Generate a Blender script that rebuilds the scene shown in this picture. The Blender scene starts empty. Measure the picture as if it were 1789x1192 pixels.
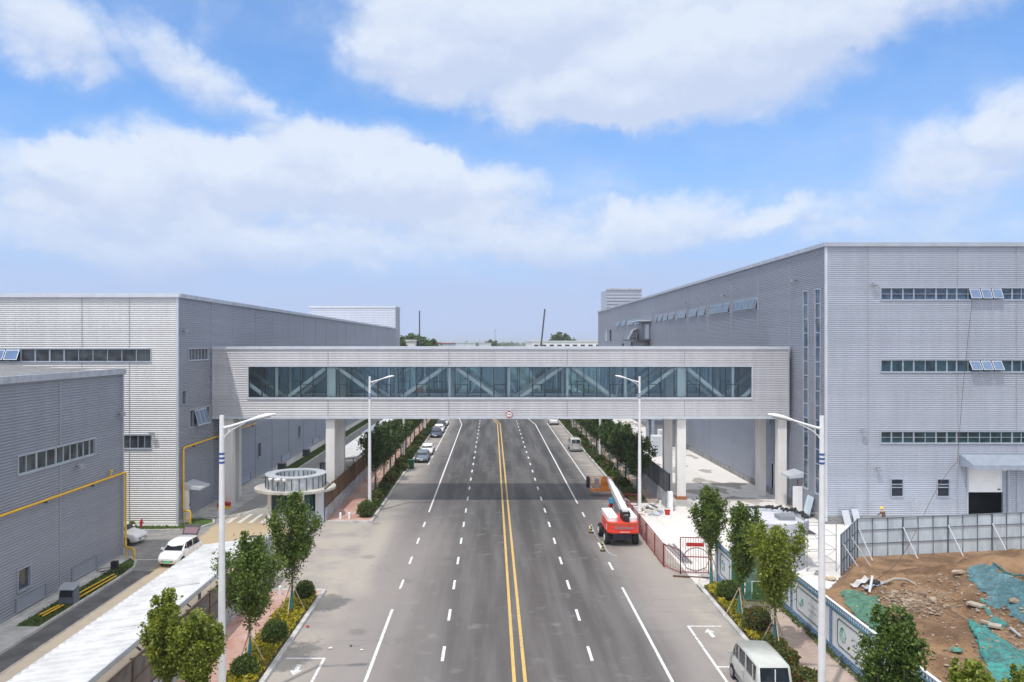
import bpy, math, random
import numpy as np
from mathutils import Vector, Matrix, noise as mnoise

# ---------------------------------------------------------------- camera
F = 1391.0          # focal length in photo pixels
H = 16.0            # camera height, metres
scene = bpy.context.scene
COL = scene.collection
cam_d = bpy.data.cameras.new('camera')
cam = bpy.data.objects.new('camera', cam_d)
COL.objects.link(cam)
cam.location = (0, 0, H)
cam.rotation_euler = (math.radians(90), 0, 0)
cam_d.sensor_width = 36.0
cam_d.lens = F / 1789.0 * 36.0
cam_d.shift_x = 34.5 / 1789.0
cam_d.shift_y = 4.0 / 1789.0
cam_d.clip_start = 0.5
cam_d.clip_end = 20000
scene.camera = cam
scene.render.engine = 'CYCLES'
scene.view_settings.view_transform = 'Standard'
scene.view_settings.look = 'None'
scene.view_settings.gamma = 1
scene.view_settings.use_curve_mapping = False
scene.view_settings.exposure = 0.4

# ---------------------------------------------------------------- sun
SUN = Vector((0.25, 0.40, -1.0)).normalized()      # direction the light travels
sun_el = math.asin(-SUN.z)
sun_az = math.atan2(-SUN.x, -SUN.y)                # clockwise from +Y
sd = bpy.data.lights.new('sun', 'SUN')
sd.energy = 2.0
sd.angle = math.radians(1.0)
sd.color = (1.0, 0.955, 0.89)
so = bpy.data.objects.new('sun', sd)
COL.objects.link(so)
so.location = (-30, -30, 90)
so.rotation_euler = SUN.to_track_quat('-Z', 'Y').to_euler()

# ---------------------------------------------------------------- world
class NT:
    """tiny node-graph helper"""
    def __init__(s, tree):
        s.t = tree
        s.n = tree.nodes
        s.l = tree.links
    def node(s, typ, **kw):
        n = s.n.new(typ)
        for k, v in kw.items():
            setattr(n, k, v)
        return n
    def put(s, sock, v):
        if isinstance(v, bpy.types.NodeSocket):
            s.l.new(v, sock)
        else:
            if sock.type == 'RGBA' and len(v) == 3:
                v = (v[0], v[1], v[2], 1)
            sock.default_value = v
    def m(s, op, a, b=None, c=None, clamp=False):
        n = s.node('ShaderNodeMath', operation=op, use_clamp=clamp)
        s.put(n.inputs[0], a)
        if b is not None: s.put(n.inputs[1], b)
        if c is not None: s.put(n.inputs[2], c)
        return n.outputs[0]
    def noise(s, vec, scale, detail=2, rough=.5, dist=0.0, w=None):
        n = s.node('ShaderNodeTexNoise')
        if w is not None:
            n.noise_dimensions = '4D'
            n.inputs['W'].default_value = w
        if vec is not None: s.l.new(vec, n.inputs['Vector'])
        n.inputs['Scale'].default_value = scale
        n.inputs['Detail'].default_value = detail
        n.inputs['Roughness'].default_value = rough
        n.inputs['Distortion'].default_value = dist
        return n.outputs['Fac']
    def step(s, x, a, b, c=0.0, d=1.0, smooth=True):
        n = s.node('ShaderNodeMapRange')
        if smooth: n.interpolation_type = 'SMOOTHSTEP'
        s.put(n.inputs[0], x)
        for i, v in enumerate((a, b, c, d)):
            s.put(n.inputs[i + 1], v)
        return n.outputs[0]
    def mix(s, f, a, b, mode='MIX'):
        n = s.node('ShaderNodeMix', data_type='RGBA', blend_type=mode)
        s.put(n.inputs[0], f)
        s.put(n.inputs[6], a)
        s.put(n.inputs[7], b)
        return n.outputs[2]

world = bpy.data.worlds.new('World')
scene.world = world
world.use_nodes = True
world.node_tree.nodes.clear()
W = NT(world.node_tree)
SKY_S = 0.1
sky = W.node('ShaderNodeTexSky', sky_type='NISHITA')
sky.sun_disc = False
sky.sun_elevation = sun_el
sky.sun_rotation = sun_az
sky.altitude = 50
sky.air_density = 1.0
sky.dust_density = 0.6
sky.ozone_density = 2.5
tc = W.node('ShaderNodeTexCoord')
gen = tc.outputs['Generated']
sep = W.node('ShaderNodeSeparateXYZ')
W.l.new(gen, sep.inputs[0])
dx, dy, dz = sep.outputs
az = W.m('ARCTAN2', dx, dy)
el = W.m('ARCSINE', dz)
def vshift(v, off):
    n = W.node('ShaderNodeVectorMath', operation='ADD')
    W.l.new(v, n.inputs[0]); n.inputs[1].default_value = off
    return n.outputs[0]
def sky_dir(px, py):
    x, y, z = (px - 860) / F, 1.0, -(py - 600) / F
    l = math.sqrt(x * x + y * y + z * z)
    return math.atan2(x, y), math.asin(z / l)
# cloud banks: where they stand (direction), how wide and tall, how dense
blobs = [
    (1030, 60, 500, 150, 1.3, 0), (1250, 130, 330, 110, 1.2, 0), (820, 20, 300, 90, .9, 0),
    (1600, -30, 330, 90, .9, 0), (700, 120, 150, 80, .6, 0), (980, 190, 220, 60, .6, 0),
    (290, 300, 240, 95, 1.2, 0), (560, 290, 250, 95, 1.4, 0), (760, 330, 190, 75, 1.1, 0), (100, 310, 260, 70, .9, 0),
    (70, 60, 190, 75, 1.0, -.2), (350, 125, 180, 62, .85, -.35), (480, 175, 60, 25, .4, 0),
    (1680, 300, 220, 85, .9, 0), (1770, 205, 120, 65, .8, 0), (1240, 380, 200, 60, 1.0, 0), (1430, 385, 140, 50, .7, 0),
    (980, 400, 240, 60, .7, 0), (1640, 420, 260, 50, .6, 0), (400, 420, 640, 70, .8, 0), (390, 30, 50, 40, .3, .8),
    (620, 430, 700, 60, .4, 0), (1380, 250, 200, 60, .22, 0), (1020, 330, 180, 50, .35, 0),
]
def cloud(off, full):
    g_ = vshift(gen, off) if off else gen
    s_ = W.node('ShaderNodeSeparateXYZ'); W.l.new(g_, s_.inputs[0])
    x_, y_, z_ = s_.outputs
    az_ = W.m('ARCTAN2', x_, y_); el_ = W.m('ARCSINE', z_)
    zz = W.m('ADD', W.m('MAXIMUM', z_, 0.0), 0.16)
    cmb = W.node('ShaderNodeCombineXYZ')
    W.l.new(W.m('DIVIDE', x_, zz), cmb.inputs[0]); W.l.new(W.m('DIVIDE', y_, zz), cmb.inputs[1])
    n1 = W.noise(cmb.outputs[0], 1.15, 5, .56, .5, 3.1)
    n2 = W.noise(g_, 6.0, 5, .6, .4, 7.7)
    wa = W.m('ADD', az_, W.m('MULTIPLY', W.m('SUBTRACT', n2, .5), .18))
    we = W.m('ADD', el_, W.m('MULTIPLY', W.m('SUBTRACT', W.noise(g_, 7.5, 7, .66, .2, 21.0), .5), .12))
    acc = None
    for px, py, rx, ry, w, tilt in blobs:
        a0, e0 = sky_dir(px, py)
        k = 1.0 / (1 + ((px - 860) / F) ** 2)
        da = W.m('MULTIPLY', W.m('SUBTRACT', wa, a0), 1 / (rx / F * k))
        de = W.m('SUBTRACT', we, e0)
        if tilt: de = W.m('SUBTRACT', de, W.m('MULTIPLY', da, tilt * rx / F * k))
        de = W.m('MULTIPLY', de, 1 / (ry / F))
        r2 = W.m('MULTIPLY_ADD', da, da, W.m('MULTIPLY', de, de))
        v = W.m('MULTIPLY', W.m('SUBTRACT', 1.0, r2, clamp=True), w)
        acc = v if acc is None else W.m('ADD', acc, v)
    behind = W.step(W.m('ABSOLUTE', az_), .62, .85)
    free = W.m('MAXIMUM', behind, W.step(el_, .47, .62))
    acc = W.m('ADD', acc, W.m('MULTIPLY', free, W.step(n1, .34, .55, 0, 1.3)))  # unseen cloud cover out of view, made denser to add neutral fill light
    stretch = W.node('ShaderNodeMapping'); stretch.inputs['Scale'].default_value = (1, 1, 1.9); W.l.new(g_, stretch.inputs['Vector'])
    n3 = W.noise(stretch.outputs[0], 13.0, 9, .66, .15, 1.7)
    d = W.m('ADD', acc, W.m('MULTIPLY', W.m('SUBTRACT', n3, .5), .85))
    d = W.m('ADD', d, W.m('MULTIPLY', W.m('SUBTRACT', n1, .5), .7))
    return d, n1, n3
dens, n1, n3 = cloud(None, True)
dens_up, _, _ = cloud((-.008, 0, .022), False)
K = 1.06 / SKY_S
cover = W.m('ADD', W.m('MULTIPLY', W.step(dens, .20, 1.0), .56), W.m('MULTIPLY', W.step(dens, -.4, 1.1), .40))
rim = W.m('SUBTRACT', dens, dens_up)          # bright where the bank ends upwards, shaded beneath it
lit = W.m('ADD', W.m('MULTIPLY', rim, 1.25), W.m('ADD', .44, W.m('MULTIPLY', W.m('SUBTRACT', n3, .5), .8)), clamp=True)
ccol = W.mix(lit, (.455 * K, .515 * K, .65 * K), (.575 * K, .625 * K, .71 * K))
ccol = W.mix(W.m('MAXIMUM', W.step(W.m('ABSOLUTE', az), .70, 1.0), W.step(el, .52, .8)), ccol, (.92 * K, .92 * K, .93 * K))  # out-of-view clouds whitened to brighten the fill light
veil = W.m('ADD', W.m('MULTIPLY', W.step(el, 0.0, .34, 1.0, 0.10), .92), W.m('MULTIPLY', W.step(n1, .3, .8), .20), clamp=True)
tint = W.mix(1.0, sky.outputs[0], (.62, 1.13, 1.58), 'MULTIPLY')
base = W.mix(veil, tint, (.345 * K, .435 * K, .64 * K))
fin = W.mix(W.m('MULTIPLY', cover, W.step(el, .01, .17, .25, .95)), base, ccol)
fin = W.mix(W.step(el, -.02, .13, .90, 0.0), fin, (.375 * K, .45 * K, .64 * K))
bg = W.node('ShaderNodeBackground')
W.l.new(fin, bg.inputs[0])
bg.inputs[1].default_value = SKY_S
wo = W.node('ShaderNodeOutputWorld')
W.l.new(bg.outputs[0], wo.inputs[0])

# ---------------------------------------------------------------- materials
def mat(name, col, rough=.6, metal=0.0, var=.0, scale=3.0, col2=None, bump=0.0, bscale=40.0, spec=None, coord='Object', stretch=None, emit=None):
    col = tuple(min(.84, c * 1.28) for c in col)
    if col2 is not None: col2 = tuple(min(.84, c * 1.28) for c in col2)
    m = bpy.data.materials.new(name)
    m.use_nodes = True
    t = NT(m.node_tree)
    p = t.n['Principled BSDF']
    p.inputs['Roughness'].default_value = rough
    p.inputs['Metallic'].default_value = metal
    if spec is not None: p.inputs['Specular IOR Level'].default_value = spec
    c = t.node('ShaderNodeTexCoord')
    v = c.outputs['Object'] if coord == 'Object' else None
    if coord == 'World':
        g = t.node('ShaderNodeNewGeometry')
        v = g.outputs['Position']
    if stretch:
        mp = t.node('ShaderNodeMapping')
        mp.inputs['Scale'].default_value = stretch
        t.l.new(v, mp.inputs['Vector'])
        v = mp.outputs[0]
    if var > 0 or col2 is not None:
        n = t.noise(v, scale, 5, .6)
        f = t.step(n, .3, .7)
        if col2 is None:
            a = tuple(x * (1 - var) for x in col)
            b = tuple(min(1, x * (1 + var)) for x in col)
        else:
            a, b = col, col2
        t.l.new(t.mix(f, a, b), p.inputs['Base Color'])
    else:
        p.inputs['Base Color'].default_value = (*col, 1)
    if bump > 0:
        bn = t.node('ShaderNodeBump')
        bn.inputs['Strength'].default_value = bump
        bn.inputs['Distance'].default_value = .03
        t.l.new(t.noise(v, bscale, 4, .6), bn.inputs['Height'])
        t.l.new(bn.outputs[0], p.inputs['Normal'])
    if emit:
        p.inputs['Emission Color'].default_value = (*emit, 1)
        p.inputs['Emission Strength'].default_value = 1
    return m

def corr_mat(name, col, rough=.42, metal=.35):
    """painted corrugated steel: streaks of dirt run down, slight sheet to sheet change"""
    m = bpy.data.materials.new(name)
    m.use_nodes = True
    t = NT(m.node_tree)
    p = t.n['Principled BSDF']
    g = t.node('ShaderNodeNewGeometry')
    mp = t.node('ShaderNodeMapping')
    mp.inputs['Scale'].default_value = (1.6, 1.6, .12)
    t.l.new(g.outputs['Position'], mp.inputs['Vector'])
    streak = t.noise(mp.outputs[0], 1.3, 5, .65)
    broad = t.noise(g.outputs['Position'], .09, 3, .5)
    mp2 = t.node('ShaderNodeMapping')
    mp2.inputs['Scale'].default_value = (.01, .01, 1.0)
    t.l.new(g.outputs['Position'], mp2.inputs['Vector'])
    sheet = t.noise(mp2.outputs[0], 1.4, 2, .5)
    f = t.m('ADD', t.m('MULTIPLY', streak, .45), t.m('ADD', t.m('MULTIPLY', broad, .3), t.m('MULTIPLY', sheet, .35)))
    f = t.step(f, .42, .74)
    t.l.new(t.mix(f, tuple(x * .90 for x in col), tuple(x * 1.05 for x in col)), p.inputs['Base Color'])
    p.inputs['Metallic'].default_value = metal
    t.l.new(t.step(streak, .3, .7, rough - .07, rough + .1), p.inputs['Roughness'])
    return m

def glass_dark(name, col, rough=.06, var=.5):
    m = bpy.data.materials.new(name)
    m.use_nodes = True
    t = NT(m.node_tree)
    p = t.n['Principled BSDF']
    c = t.node('ShaderNodeTexCoord')
    f = t.step(t.noise(c.outputs['Object'], .9, 3, .6), .35, .65)
    t.l.new(t.mix(f, tuple(x * (1 - var) for x in col), tuple(x * (1 + var) for x in col)), p.inputs['Base Color'])
    p.inputs['Roughness'].default_value = rough
    p.inputs['Specular IOR Level'].default_value = .6
    return m

def glass_clear(name, tint, refl=.10):
    m = bpy.data.materials.new(name)
    m.use_nodes = True
    t = NT(m.node_tree)
    t.n.remove(t.n['Principled BSDF'])
    out = t.n['Material Output']
    tr = t.node('ShaderNodeBsdfTransparent')
    tr.inputs[0].default_value = (*tint, 1)
    gl = t.node('ShaderNodeBsdfGlossy')
    gl.inputs['Roughness'].default_value = .02
    gl.inputs['Color'].default_value = (.85, .95, 1, 1)
    fr = t.node('ShaderNodeFresnel')
    fr.inputs[0].default_value = 1.5
    mx = t.node('ShaderNodeMixShader')
    t.l.new(t.m('ADD', t.m('MULTIPLY', fr.outputs[0], .9), refl), mx.inputs[0])
    t.l.new(tr.outputs[0], mx.inputs[1])
    t.l.new(gl.outputs[0], mx.inputs[2])
    t.l.new(mx.outputs[0], out.inputs[0])
    return m

def leaf_mat(name, dark, light, tint=None, trans=.25):
    m = bpy.data.materials.new(name)
    m.use_nodes = True
    t = NT(m.node_tree)
    p = t.n['Principled BSDF']
    out = t.n['Material Output']
    c = t.node('ShaderNodeTexCoord')
    dark = (dark[0] * 1.75, dark[1] * 1.5, dark[2] * 1.3); light = (light[0] * 1.85, light[1] * 1.6, light[2] * 1.4)
    n = t.noise(c.outputs['Object'], 1.6, 3, .6)
    a = t.node('ShaderNodeAttribute')
    a.attribute_name = 'leaf'
    f = t.m('ADD', t.m('MULTIPLY', t.step(n, .3, .7), .5), t.m('MULTIPLY', a.outputs['Fac'], .5))
    col = t.mix(f, dark, light)
    if tint:
        col = t.mix(t.step(t.noise(c.outputs['Object'], 3.5, 3, .6), .52, .64), col, tint)
    t.l.new(col, p.inputs['Base Color'])
    p.inputs['Roughness'].default_value = .48
    p.inputs['Specular IOR Level'].default_value = .45
    tl = t.node('ShaderNodeBsdfTranslucent')
    t.l.new(t.mix(.5, col, light), tl.inputs[0])
    mx = t.node('ShaderNodeMixShader')
    mx.inputs[0].default_value = trans
    t.l.new(p.outputs[0], mx.inputs[1])
    t.l.new(tl.outputs[0], mx.inputs[2])
    t.l.new(mx.outputs[0], out.inputs[0])
    return m

M = {}
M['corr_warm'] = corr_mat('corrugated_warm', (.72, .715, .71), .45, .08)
M['corr_mid'] = corr_mat('corrugated_mid', (.345, .365, .42))  # shade of the side walls is put into this darker cladding copy
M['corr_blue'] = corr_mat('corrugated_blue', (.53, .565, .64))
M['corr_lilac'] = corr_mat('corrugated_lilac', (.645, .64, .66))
M['trim'] = mat('trim', (.36, .385, .43), .4, .3, .08, 1.0)
M['trim_light'] = mat('trim_light', (.50, .525, .56), .4, .3, .06, 1.0)
M['trim_dark'] = mat('trim_dark', (.20, .21, .23), .5, .2)
M['cap'] = mat('cap', (.36, .38, .42), .45, .4, .15, 1.5)
M['roof_grey'] = mat('roof_grey', (.42, .43, .45), .5, .2, .12, .4)
M['concrete'] = mat('concrete', (.40, .395, .38), .85, 0, .18, .8, bump=.25, bscale=12)
M['concrete_dark'] = mat('concrete_dark', (.20, .20, .20), .9, 0, .25, 1.2, bump=.3, bscale=9)
M['column'] = mat('column_paint', (.62, .60, .57), .7, 0, .08, .8, stretch=(1, 1, .3))
M['white'] = mat('white_paint', (.78, .79, .80), .45, 0, .04, 2)
M['white_steel'] = mat('white_steel', (.74, .76, .79), .32, .1, .05, 1.5)
M['white_roof'] = mat('white_roof', (.50, .505, .51), .45, 0, .12, .9)
M['steel_grey'] = mat('steel_grey', (.30, .31, .33), .5, .5, .2, 3)
M['steel_dark'] = mat('steel_dark', (.07, .075, .085), .5, .3, .2, 3)
M['black'] = mat('black_rubber', (.018, .018, .02), .75, 0, .3, 8)
M['frame_dark'] = mat('frame_dark', (.035, .045, .05), .45, .4)
M['frame_grey'] = mat('frame_grey', (.30, .34, .40), .45, .3, .1, 2)
M['frame_teal'] = mat('frame_teal', (.34, .40, .42), .45, .2, .08, 2)
M['glass_teal'] = glass_dark('glass_teal', (.020, .055, .070))
M['glass_blue'] = glass_dark('glass_blue', (.045, .085, .14))
M['glass_grey'] = glass_dark('glass_grey', (.05, .058, .065))
M['glass_sash'] = mat('glass_sash', (.13, .19, .30), .12, .3, .1, 2)
M['glass_bridge'] = glass_clear('glass_bridge', (.92, .98, .98), .01)
M['glass_bridge_back'] = glass_clear('glass_bridge_back', (.42, .53, .55), .04)  # back panes tinted darker so the truss posts look lit against them
M['truss_paint'] = mat('truss_paint', (.80, .80, .79), .6)
M['car_glass'] = glass_dark('car_glass', (.020, .026, .034), .05, .3)
M['interior'] = mat('interior_dark', (.018, .022, .035), .9)
M['gas_yellow'] = mat('gas_yellow', (.62, .36, .02), .45, 0, .1, 4)
M['orange'] = mat('orange_paint', (.66, .20, .02), .4, 0, .12, 5)
M['red_paint'] = mat('red_paint', (.62, .045, .025), .35, 0, .08, 4)
M['red_fence'] = mat('red_fence', (.20, .028, .032), .55, 0, .25, 4)
M['red'] = mat('red', (.40, .022, .022), .5, 0, .1, 4)
M['rust'] = mat('rust', (.30, .12, .05), .85, 0, .3, 8)
M['kerb'] = mat('kerb', (.40, .395, .38), .85, 0, .22, 1.2, coord='World', bump=.2, bscale=14)
def worn(name, col, base):
    m = mat(name, col, .7, 0, .12, 6, coord='World')
    t = NT(m.node_tree); p = t.n['Principled BSDF']
    src = p.inputs['Base Color'].links[0].from_socket
    g = t.node('ShaderNodeNewGeometry')
    f = t.m('MULTIPLY', t.step(t.noise(g.outputs['Position'], 5.0, 6, .75), .50, .62), t.step(t.noise(g.outputs['Position'], .3, 3, .6), .38, .62, .25, .85))
    t.l.new(t.mix(f, src, base), p.inputs['Base Color'])
    return m
M['line_white'] = worn('line_white', (.58, .58, .57), (.22, .22, .22))
M['line_yellow'] = worn('line_yellow', (.50, .33, .10), (.20, .18, .15))
M['seam'] = mat('seam', (.33, .34, .36), .5, .3)
M['soil'] = mat('soil', (.09, .07, .045), .95, 0, .3, 3, bump=.5, bscale=20)
M['bark'] = mat('bark', (.16, .13, .105), .9, 0, .3, 9, bump=.5, bscale=30)
M['stake'] = mat('stake_wood', (.42, .35, .25), .8, 0, .2, 6)
M['wrap_green'] = mat('wrap_green', (.035, .14, .14), .7, 0, .3, 9)
M['bin_green'] = mat('bin_green', (.02, .11, .05), .5, 0, .15, 5)
M['turf_green'] = mat('turf_green', (.045, .10, .03), .95, 0, .35, 5, bump=.6, bscale=60)
M['net_dark'] = mat('net_dark', (.06, .17, .13), .8, 0, .35, 2.5)
M['leaf'] = leaf_mat('leaf', (.018, .050, .010), (.105, .165, .026))
M['leaf2'] = leaf_mat('leaf2', (.018, .050, .012), (.085, .145, .022))
M['leaf_bright'] = leaf_mat('leaf_bright', (.035, .075, .010), (.17, .22, .025))
M['leaf_far'] = leaf_mat('leaf_far', (.016, .044, .013), (.068, .115, .026))
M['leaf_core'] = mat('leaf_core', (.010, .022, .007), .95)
M['leaf_bush'] = leaf_mat('leaf_bush', (.022, .048, .010), (.075, .12, .018))
M['leaf_redbush'] = leaf_mat('leaf_redbush', (.03, .055, .012), (.085, .11, .02), tint=(.17, .05, .018))
M['leaf_yellow'] = leaf_mat('leaf_yellow', (.08, .105, .010), (.32, .30, .014), tint=(.06, .11, .014))
M['grass'] = mat('grass_blades', (.05, .085, .015), .9, 0, .4, 2, coord='World')

def ground_mats():
    # asphalt road
    m = bpy.data.materials.new('asphalt_road'); m.use_nodes = True
    t = NT(m.node_tree); p = t.n['Principled BSDF']
    g = t.node('ShaderNodeNewGeometry'); pos = g.outputs['Position']
    s = t.node('ShaderNodeSeparateXYZ'); t.l.new(pos, s.inputs[0])
    x, y = s.outputs[0], s.outputs[1]
    mp = t.node('ShaderNodeMapping'); mp.inputs['Scale'].default_value = (1.0, .06, 1)
    t.l.new(pos, mp.inputs['Vector'])
    lanes = t.noise(mp.outputs[0], .8, 4, .55)
    big = t.noise(pos, .09, 4, .6)
    mid = t.noise(pos, .7, 5, .6)
    fine = t.noise(pos, 26, 3, .7)
    mp3 = t.node('ShaderNodeMapping'); mp3.inputs['Scale'].default_value = (.25, 2.2, 1)
    t.l.new(pos, mp3.inputs['Vector'])
    cross = t.noise(mp3.outputs[0], .6, 5, .65)
    wx = t.m('ADD', x, t.m('MULTIPLY', t.m('SUBTRACT', big, .5), 3.0))
    carriage = t.m('MULTIPLY', t.step(wx, -8.0, -1.0), t.step(wx, 10.5, 7.0))
    far = t.step(y, 38, 100)
    dark = t.m('MAXIMUM', t.m('MULTIPLY', carriage, t.step(y, 30, 75, .80, .92)), t.m('MULTIPLY', far, t.m('MULTIPLY', t.step(wx, -11.0, -5.0), t.step(wx, 13.5, 9.0))))
    c = t.mix(dark, (.18, .16, .152), (.0275, .026, .0255))
    c = t.mix(t.step(lanes, .35, .68), c, t.mix(.25, c, (.19, .185, .18)))
    c = t.mix(t.m('MULTIPLY', t.step(cross, .57, .70), .28), c, (.088, .088, .093))
    c = t.mix(t.m('MULTIPLY', t.step(mid, .57, .72), .30), c, (.20, .188, .175))
    # tan dust along both kerbs and over the entrance turning
    edge = t.m('MAXIMUM', t.step(t.m('ADD', x, t.m('MULTIPLY', t.m('SUBTRACT', mid, .5), 3)), -7.2, -10.4), t.step(t.m('ADD', x, t.m('MULTIPLY', t.m('SUBTRACT', mid, .5), 3)), 10.6, 13.2))
    dust = t.m('MULTIPLY', edge, t.step(t.noise(pos, .35, 4, .6), .30, .62))
    # sweep of dust from the kerb at y 51 towards the kerb at y 71
    ex = t.m('ADD', t.m('SUBTRACT', x, -9.3), t.m('MULTIPLY', t.m('SUBTRACT', y, 61.0), .02))
    sweep = t.m('MULTIPLY', t.step(t.m('ABSOLUTE', t.m('ADD', ex, t.m('MULTIPLY', t.m('SUBTRACT', big, .5), 2.2))), 1.6, .2),
                t.m('MULTIPLY', t.step(y, 48, 53), t.step(y, 76, 70)))
    dust = t.m('MAXIMUM', dust, t.m('MULTIPLY', sweep, .9))
    # right hand turning into the building site
    sw2 = t.m('MULTIPLY', t.step(t.m('ADD', x, t.m('MULTIPLY', t.m('SUBTRACT', mid, .5), 2)), 9.0, 12.5), t.m('MULTIPLY', t.step(y, 40, 52), t.step(y, 82, 72)))
    dust = t.m('MAXIMUM', dust, t.m('MULTIPLY', sw2, .6))
    c = t.mix(t.m('MULTIPLY', dust, .8), c, (.265, .24, .205))
    # oil spots
    vo = t.node('ShaderNodeTexVoronoi'); vo.inputs['Scale'].default_value = .21
    t.l.new(pos, vo.inputs['Vector'])
    c = t.mix(t.m('MULTIPLY', t.step(t.m('ADD', vo.outputs['Distance'], t.m('MULTIPLY', mid, .3)), .30, .20), .35), c, (.05, .05, .053))
    # cracks
    vc = t.node('ShaderNodeTexVoronoi', feature='DISTANCE_TO_EDGE'); vc.inputs['Scale'].default_value = .16
    wv = t.node('ShaderNodeVectorMath', operation='ADD')
    nz = t.node('ShaderNodeTexNoise'); nz.inputs['Scale'].default_value = .8; nz.inputs['Detail'].default_value = 5
    t.l.new(pos, nz.inputs['Vector'])
    sc_ = t.node('ShaderNodeVectorMath', operation='SCALE'); sc_.inputs['Scale'].default_value = 2.5
    t.l.new(nz.outputs['Color'], sc_.inputs[0]); t.l.new(pos, wv.inputs[0]); t.l.new(sc_.outputs[0], wv.inputs[1])
    t.l.new(wv.outputs[0], vc.inputs['Vector'])
    crk = t.m('MULTIPLY', t.step(vc.outputs['Distance'], .006, .0015), t.step(big, .50, .58))
    c = t.mix(t.m('MULTIPLY', crk, .5), c, (.06, .06, .062))
    c = t.mix(t.m('MULTIPLY', t.m('SUBTRACT', fine, .5), .5), c, (.28, .28, .28))
    c = t.mix(1.0, c, (1.55, 1.55, 1.55), 'MULTIPLY'); t.l.new(c, p.inputs['Base Color'])
    p.inputs['Roughness'].default_value = .85
    bn = t.node('ShaderNodeBump'); bn.inputs['Strength'].default_value = .25; bn.inputs['Distance'].default_value = .01
    t.l.new(fine, bn.inputs['Height']); t.l.new(bn.outputs[0], p.inputs['Normal'])
    M['asphalt'] = m
    # yard road
    m = bpy.data.materials.new('yard_road'); m.use_nodes = True
    t = NT(m.node_tree); p = t.n['Principled BSDF']
    g = t.node('ShaderNodeNewGeometry'); pos = g.outputs['Position']
    s = t.node('ShaderNodeSeparateXYZ'); t.l.new(pos, s.inputs[0]); x, y = s.outputs[0], s.outputs[1]
    big = t.noise(pos, .16, 4, .6); mid = t.noise(pos, 1.1, 5, .65)
    c = t.mix(t.step(mid, .3, .7), (.13, .128, .128), (.18, .175, .168))
    wx = t.m('ADD', x, t.m('MULTIPLY', t.m('SUBTRACT', big, .5), 2.5))
    mud = t.m('MULTIPLY', t.m('MULTIPLY', t.step(wx, -24.6, -24.0), t.step(wx, -15.5, -17.6)), t.step(y, 77, 70))
    mud = t.m('MULTIPLY', mud, t.step(y, 28, 46, .45, 1))
    c = t.mix(t.m('MULTIPLY', mud, t.step(mid, .25, .6, .75, 1.0)), c, t.mix(t.step(y, 50, 60), (.27, .23, .18), (.30, .235, .15)))
    con = t.m('MULTIPLY', t.step(y, 72, 76), t.step(y, 101, 97))
    c = t.mix(t.m('MULTIPLY', con, .65), c, (.30, .285, .25))
    c = t.mix(1.0, c, (1.55, 1.55, 1.55), 'MULTIPLY'); t.l.new(c, p.inputs['Base Color']); p.inputs['Roughness'].default_value = .9
    M['yard'] = m
    # plaza concrete with poured bays
    m = bpy.data.materials.new('plaza_concrete'); m.use_nodes = True
    t = NT(m.node_tree); p = t.n['Principled BSDF']
    g = t.node('ShaderNodeNewGeometry'); pos = g.outputs['Position']
    br = t.node('ShaderNodeTexBrick'); br.inputs['Scale'].default_value = 1.0
    br.offset = 0; br.inputs['Brick Width'].default_value = 5.0; br.inputs['Row Height'].default_value = 5.0
    br.inputs['Mortar Size'].default_value = .018
    br.inputs['Color1'].default_value = (.47, .455, .43, 1); br.inputs['Color2'].default_value = (.42, .41, .385, 1); br.inputs['Mortar'].default_value = (.26, .25, .235, 1)
    t.l.new(pos, br.inputs['Vector'])
    n = t.noise(pos, .5, 6, .65); n2_ = t.noise(pos, .16, 5, .62)
    c = t.mix(t.m('MULTIPLY', t.step(n, .4, .75), .5), br.outputs[0], (.36, .335, .295))
    mp = t.node('ShaderNodeMapping'); mp.inputs['Scale'].default_value = (1.0, .55, 1); t.l.new(pos, mp.inputs['Vector'])
    wet_shade = t.step(t.noise(mp.outputs[0], .33, 2, .5, 0, 4.0), .58, .61)
    s = t.node('ShaderNodeSeparateXYZ'); t.l.new(pos, s.inputs[0])
    wet_shade = t.m('MULTIPLY', wet_shade, t.step(s.outputs[1], 74, 82))
    c = t.mix(t.m('MULTIPLY', wet_shade, .75), c, (.17, .155, .13))  # wet stains and the shading by the bridge, both as darker colour
    c = t.mix(1.0, c, (1.62, 1.60, 1.62), 'MULTIPLY'); t.l.new(c, p.inputs['Base Color']); p.inputs['Roughness'].default_value = .85
    M['plaza'] = m
    # brick pavers
    def pavers(name, c1, c2, mo, dirt):
        m = bpy.data.materials.new(name); m.use_nodes = True
        t = NT(m.node_tree); p = t.n['Principled BSDF']
        g = t.node('ShaderNodeNewGeometry'); pos = g.outputs['Position']
        br = t.node('ShaderNodeTexBrick'); br.inputs['Scale'].default_value = 1.0
        br.inputs['Brick Width'].default_value = .42; br.inputs['Row Height'].default_value = .2
        br.inputs['Mortar Size'].default_value = .012
        br.inputs['Color1'].default_value = (*c1, 1); br.inputs['Color2'].default_value = (*c2, 1); br.inputs['Mortar'].default_value = (*mo, 1)
        t.l.new(pos, br.inputs['Vector'])
        n = t.noise(pos, .45, 6, .65)
        c = t.mix(t.m('MULTIPLY', t.step(n, .38, .66), .75), br.outputs[0], dirt)
        c = t.mix(1.0, c, (1.35, 1.35, 1.35), 'MULTIPLY'); t.l.new(c, p.inputs['Base Color']); p.inputs['Roughness'].default_value = .85
        return m
    M['brick_pave'] = pavers('brick_pavers', (.36, .19, .15), (.32, .155, .12), (.26, .20, .175), (.42, .325, .285))
    M['pink_pave'] = pavers('pink_pavers', (.34, .25, .215), (.28, .205, .175), (.20, .165, .14), (.37, .31, .26))
    # dirt
    m = bpy.data.materials.new('site_dirt'); m.use_nodes = True
    t = NT(m.node_tree); p = t.n['Principled BSDF']
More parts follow.
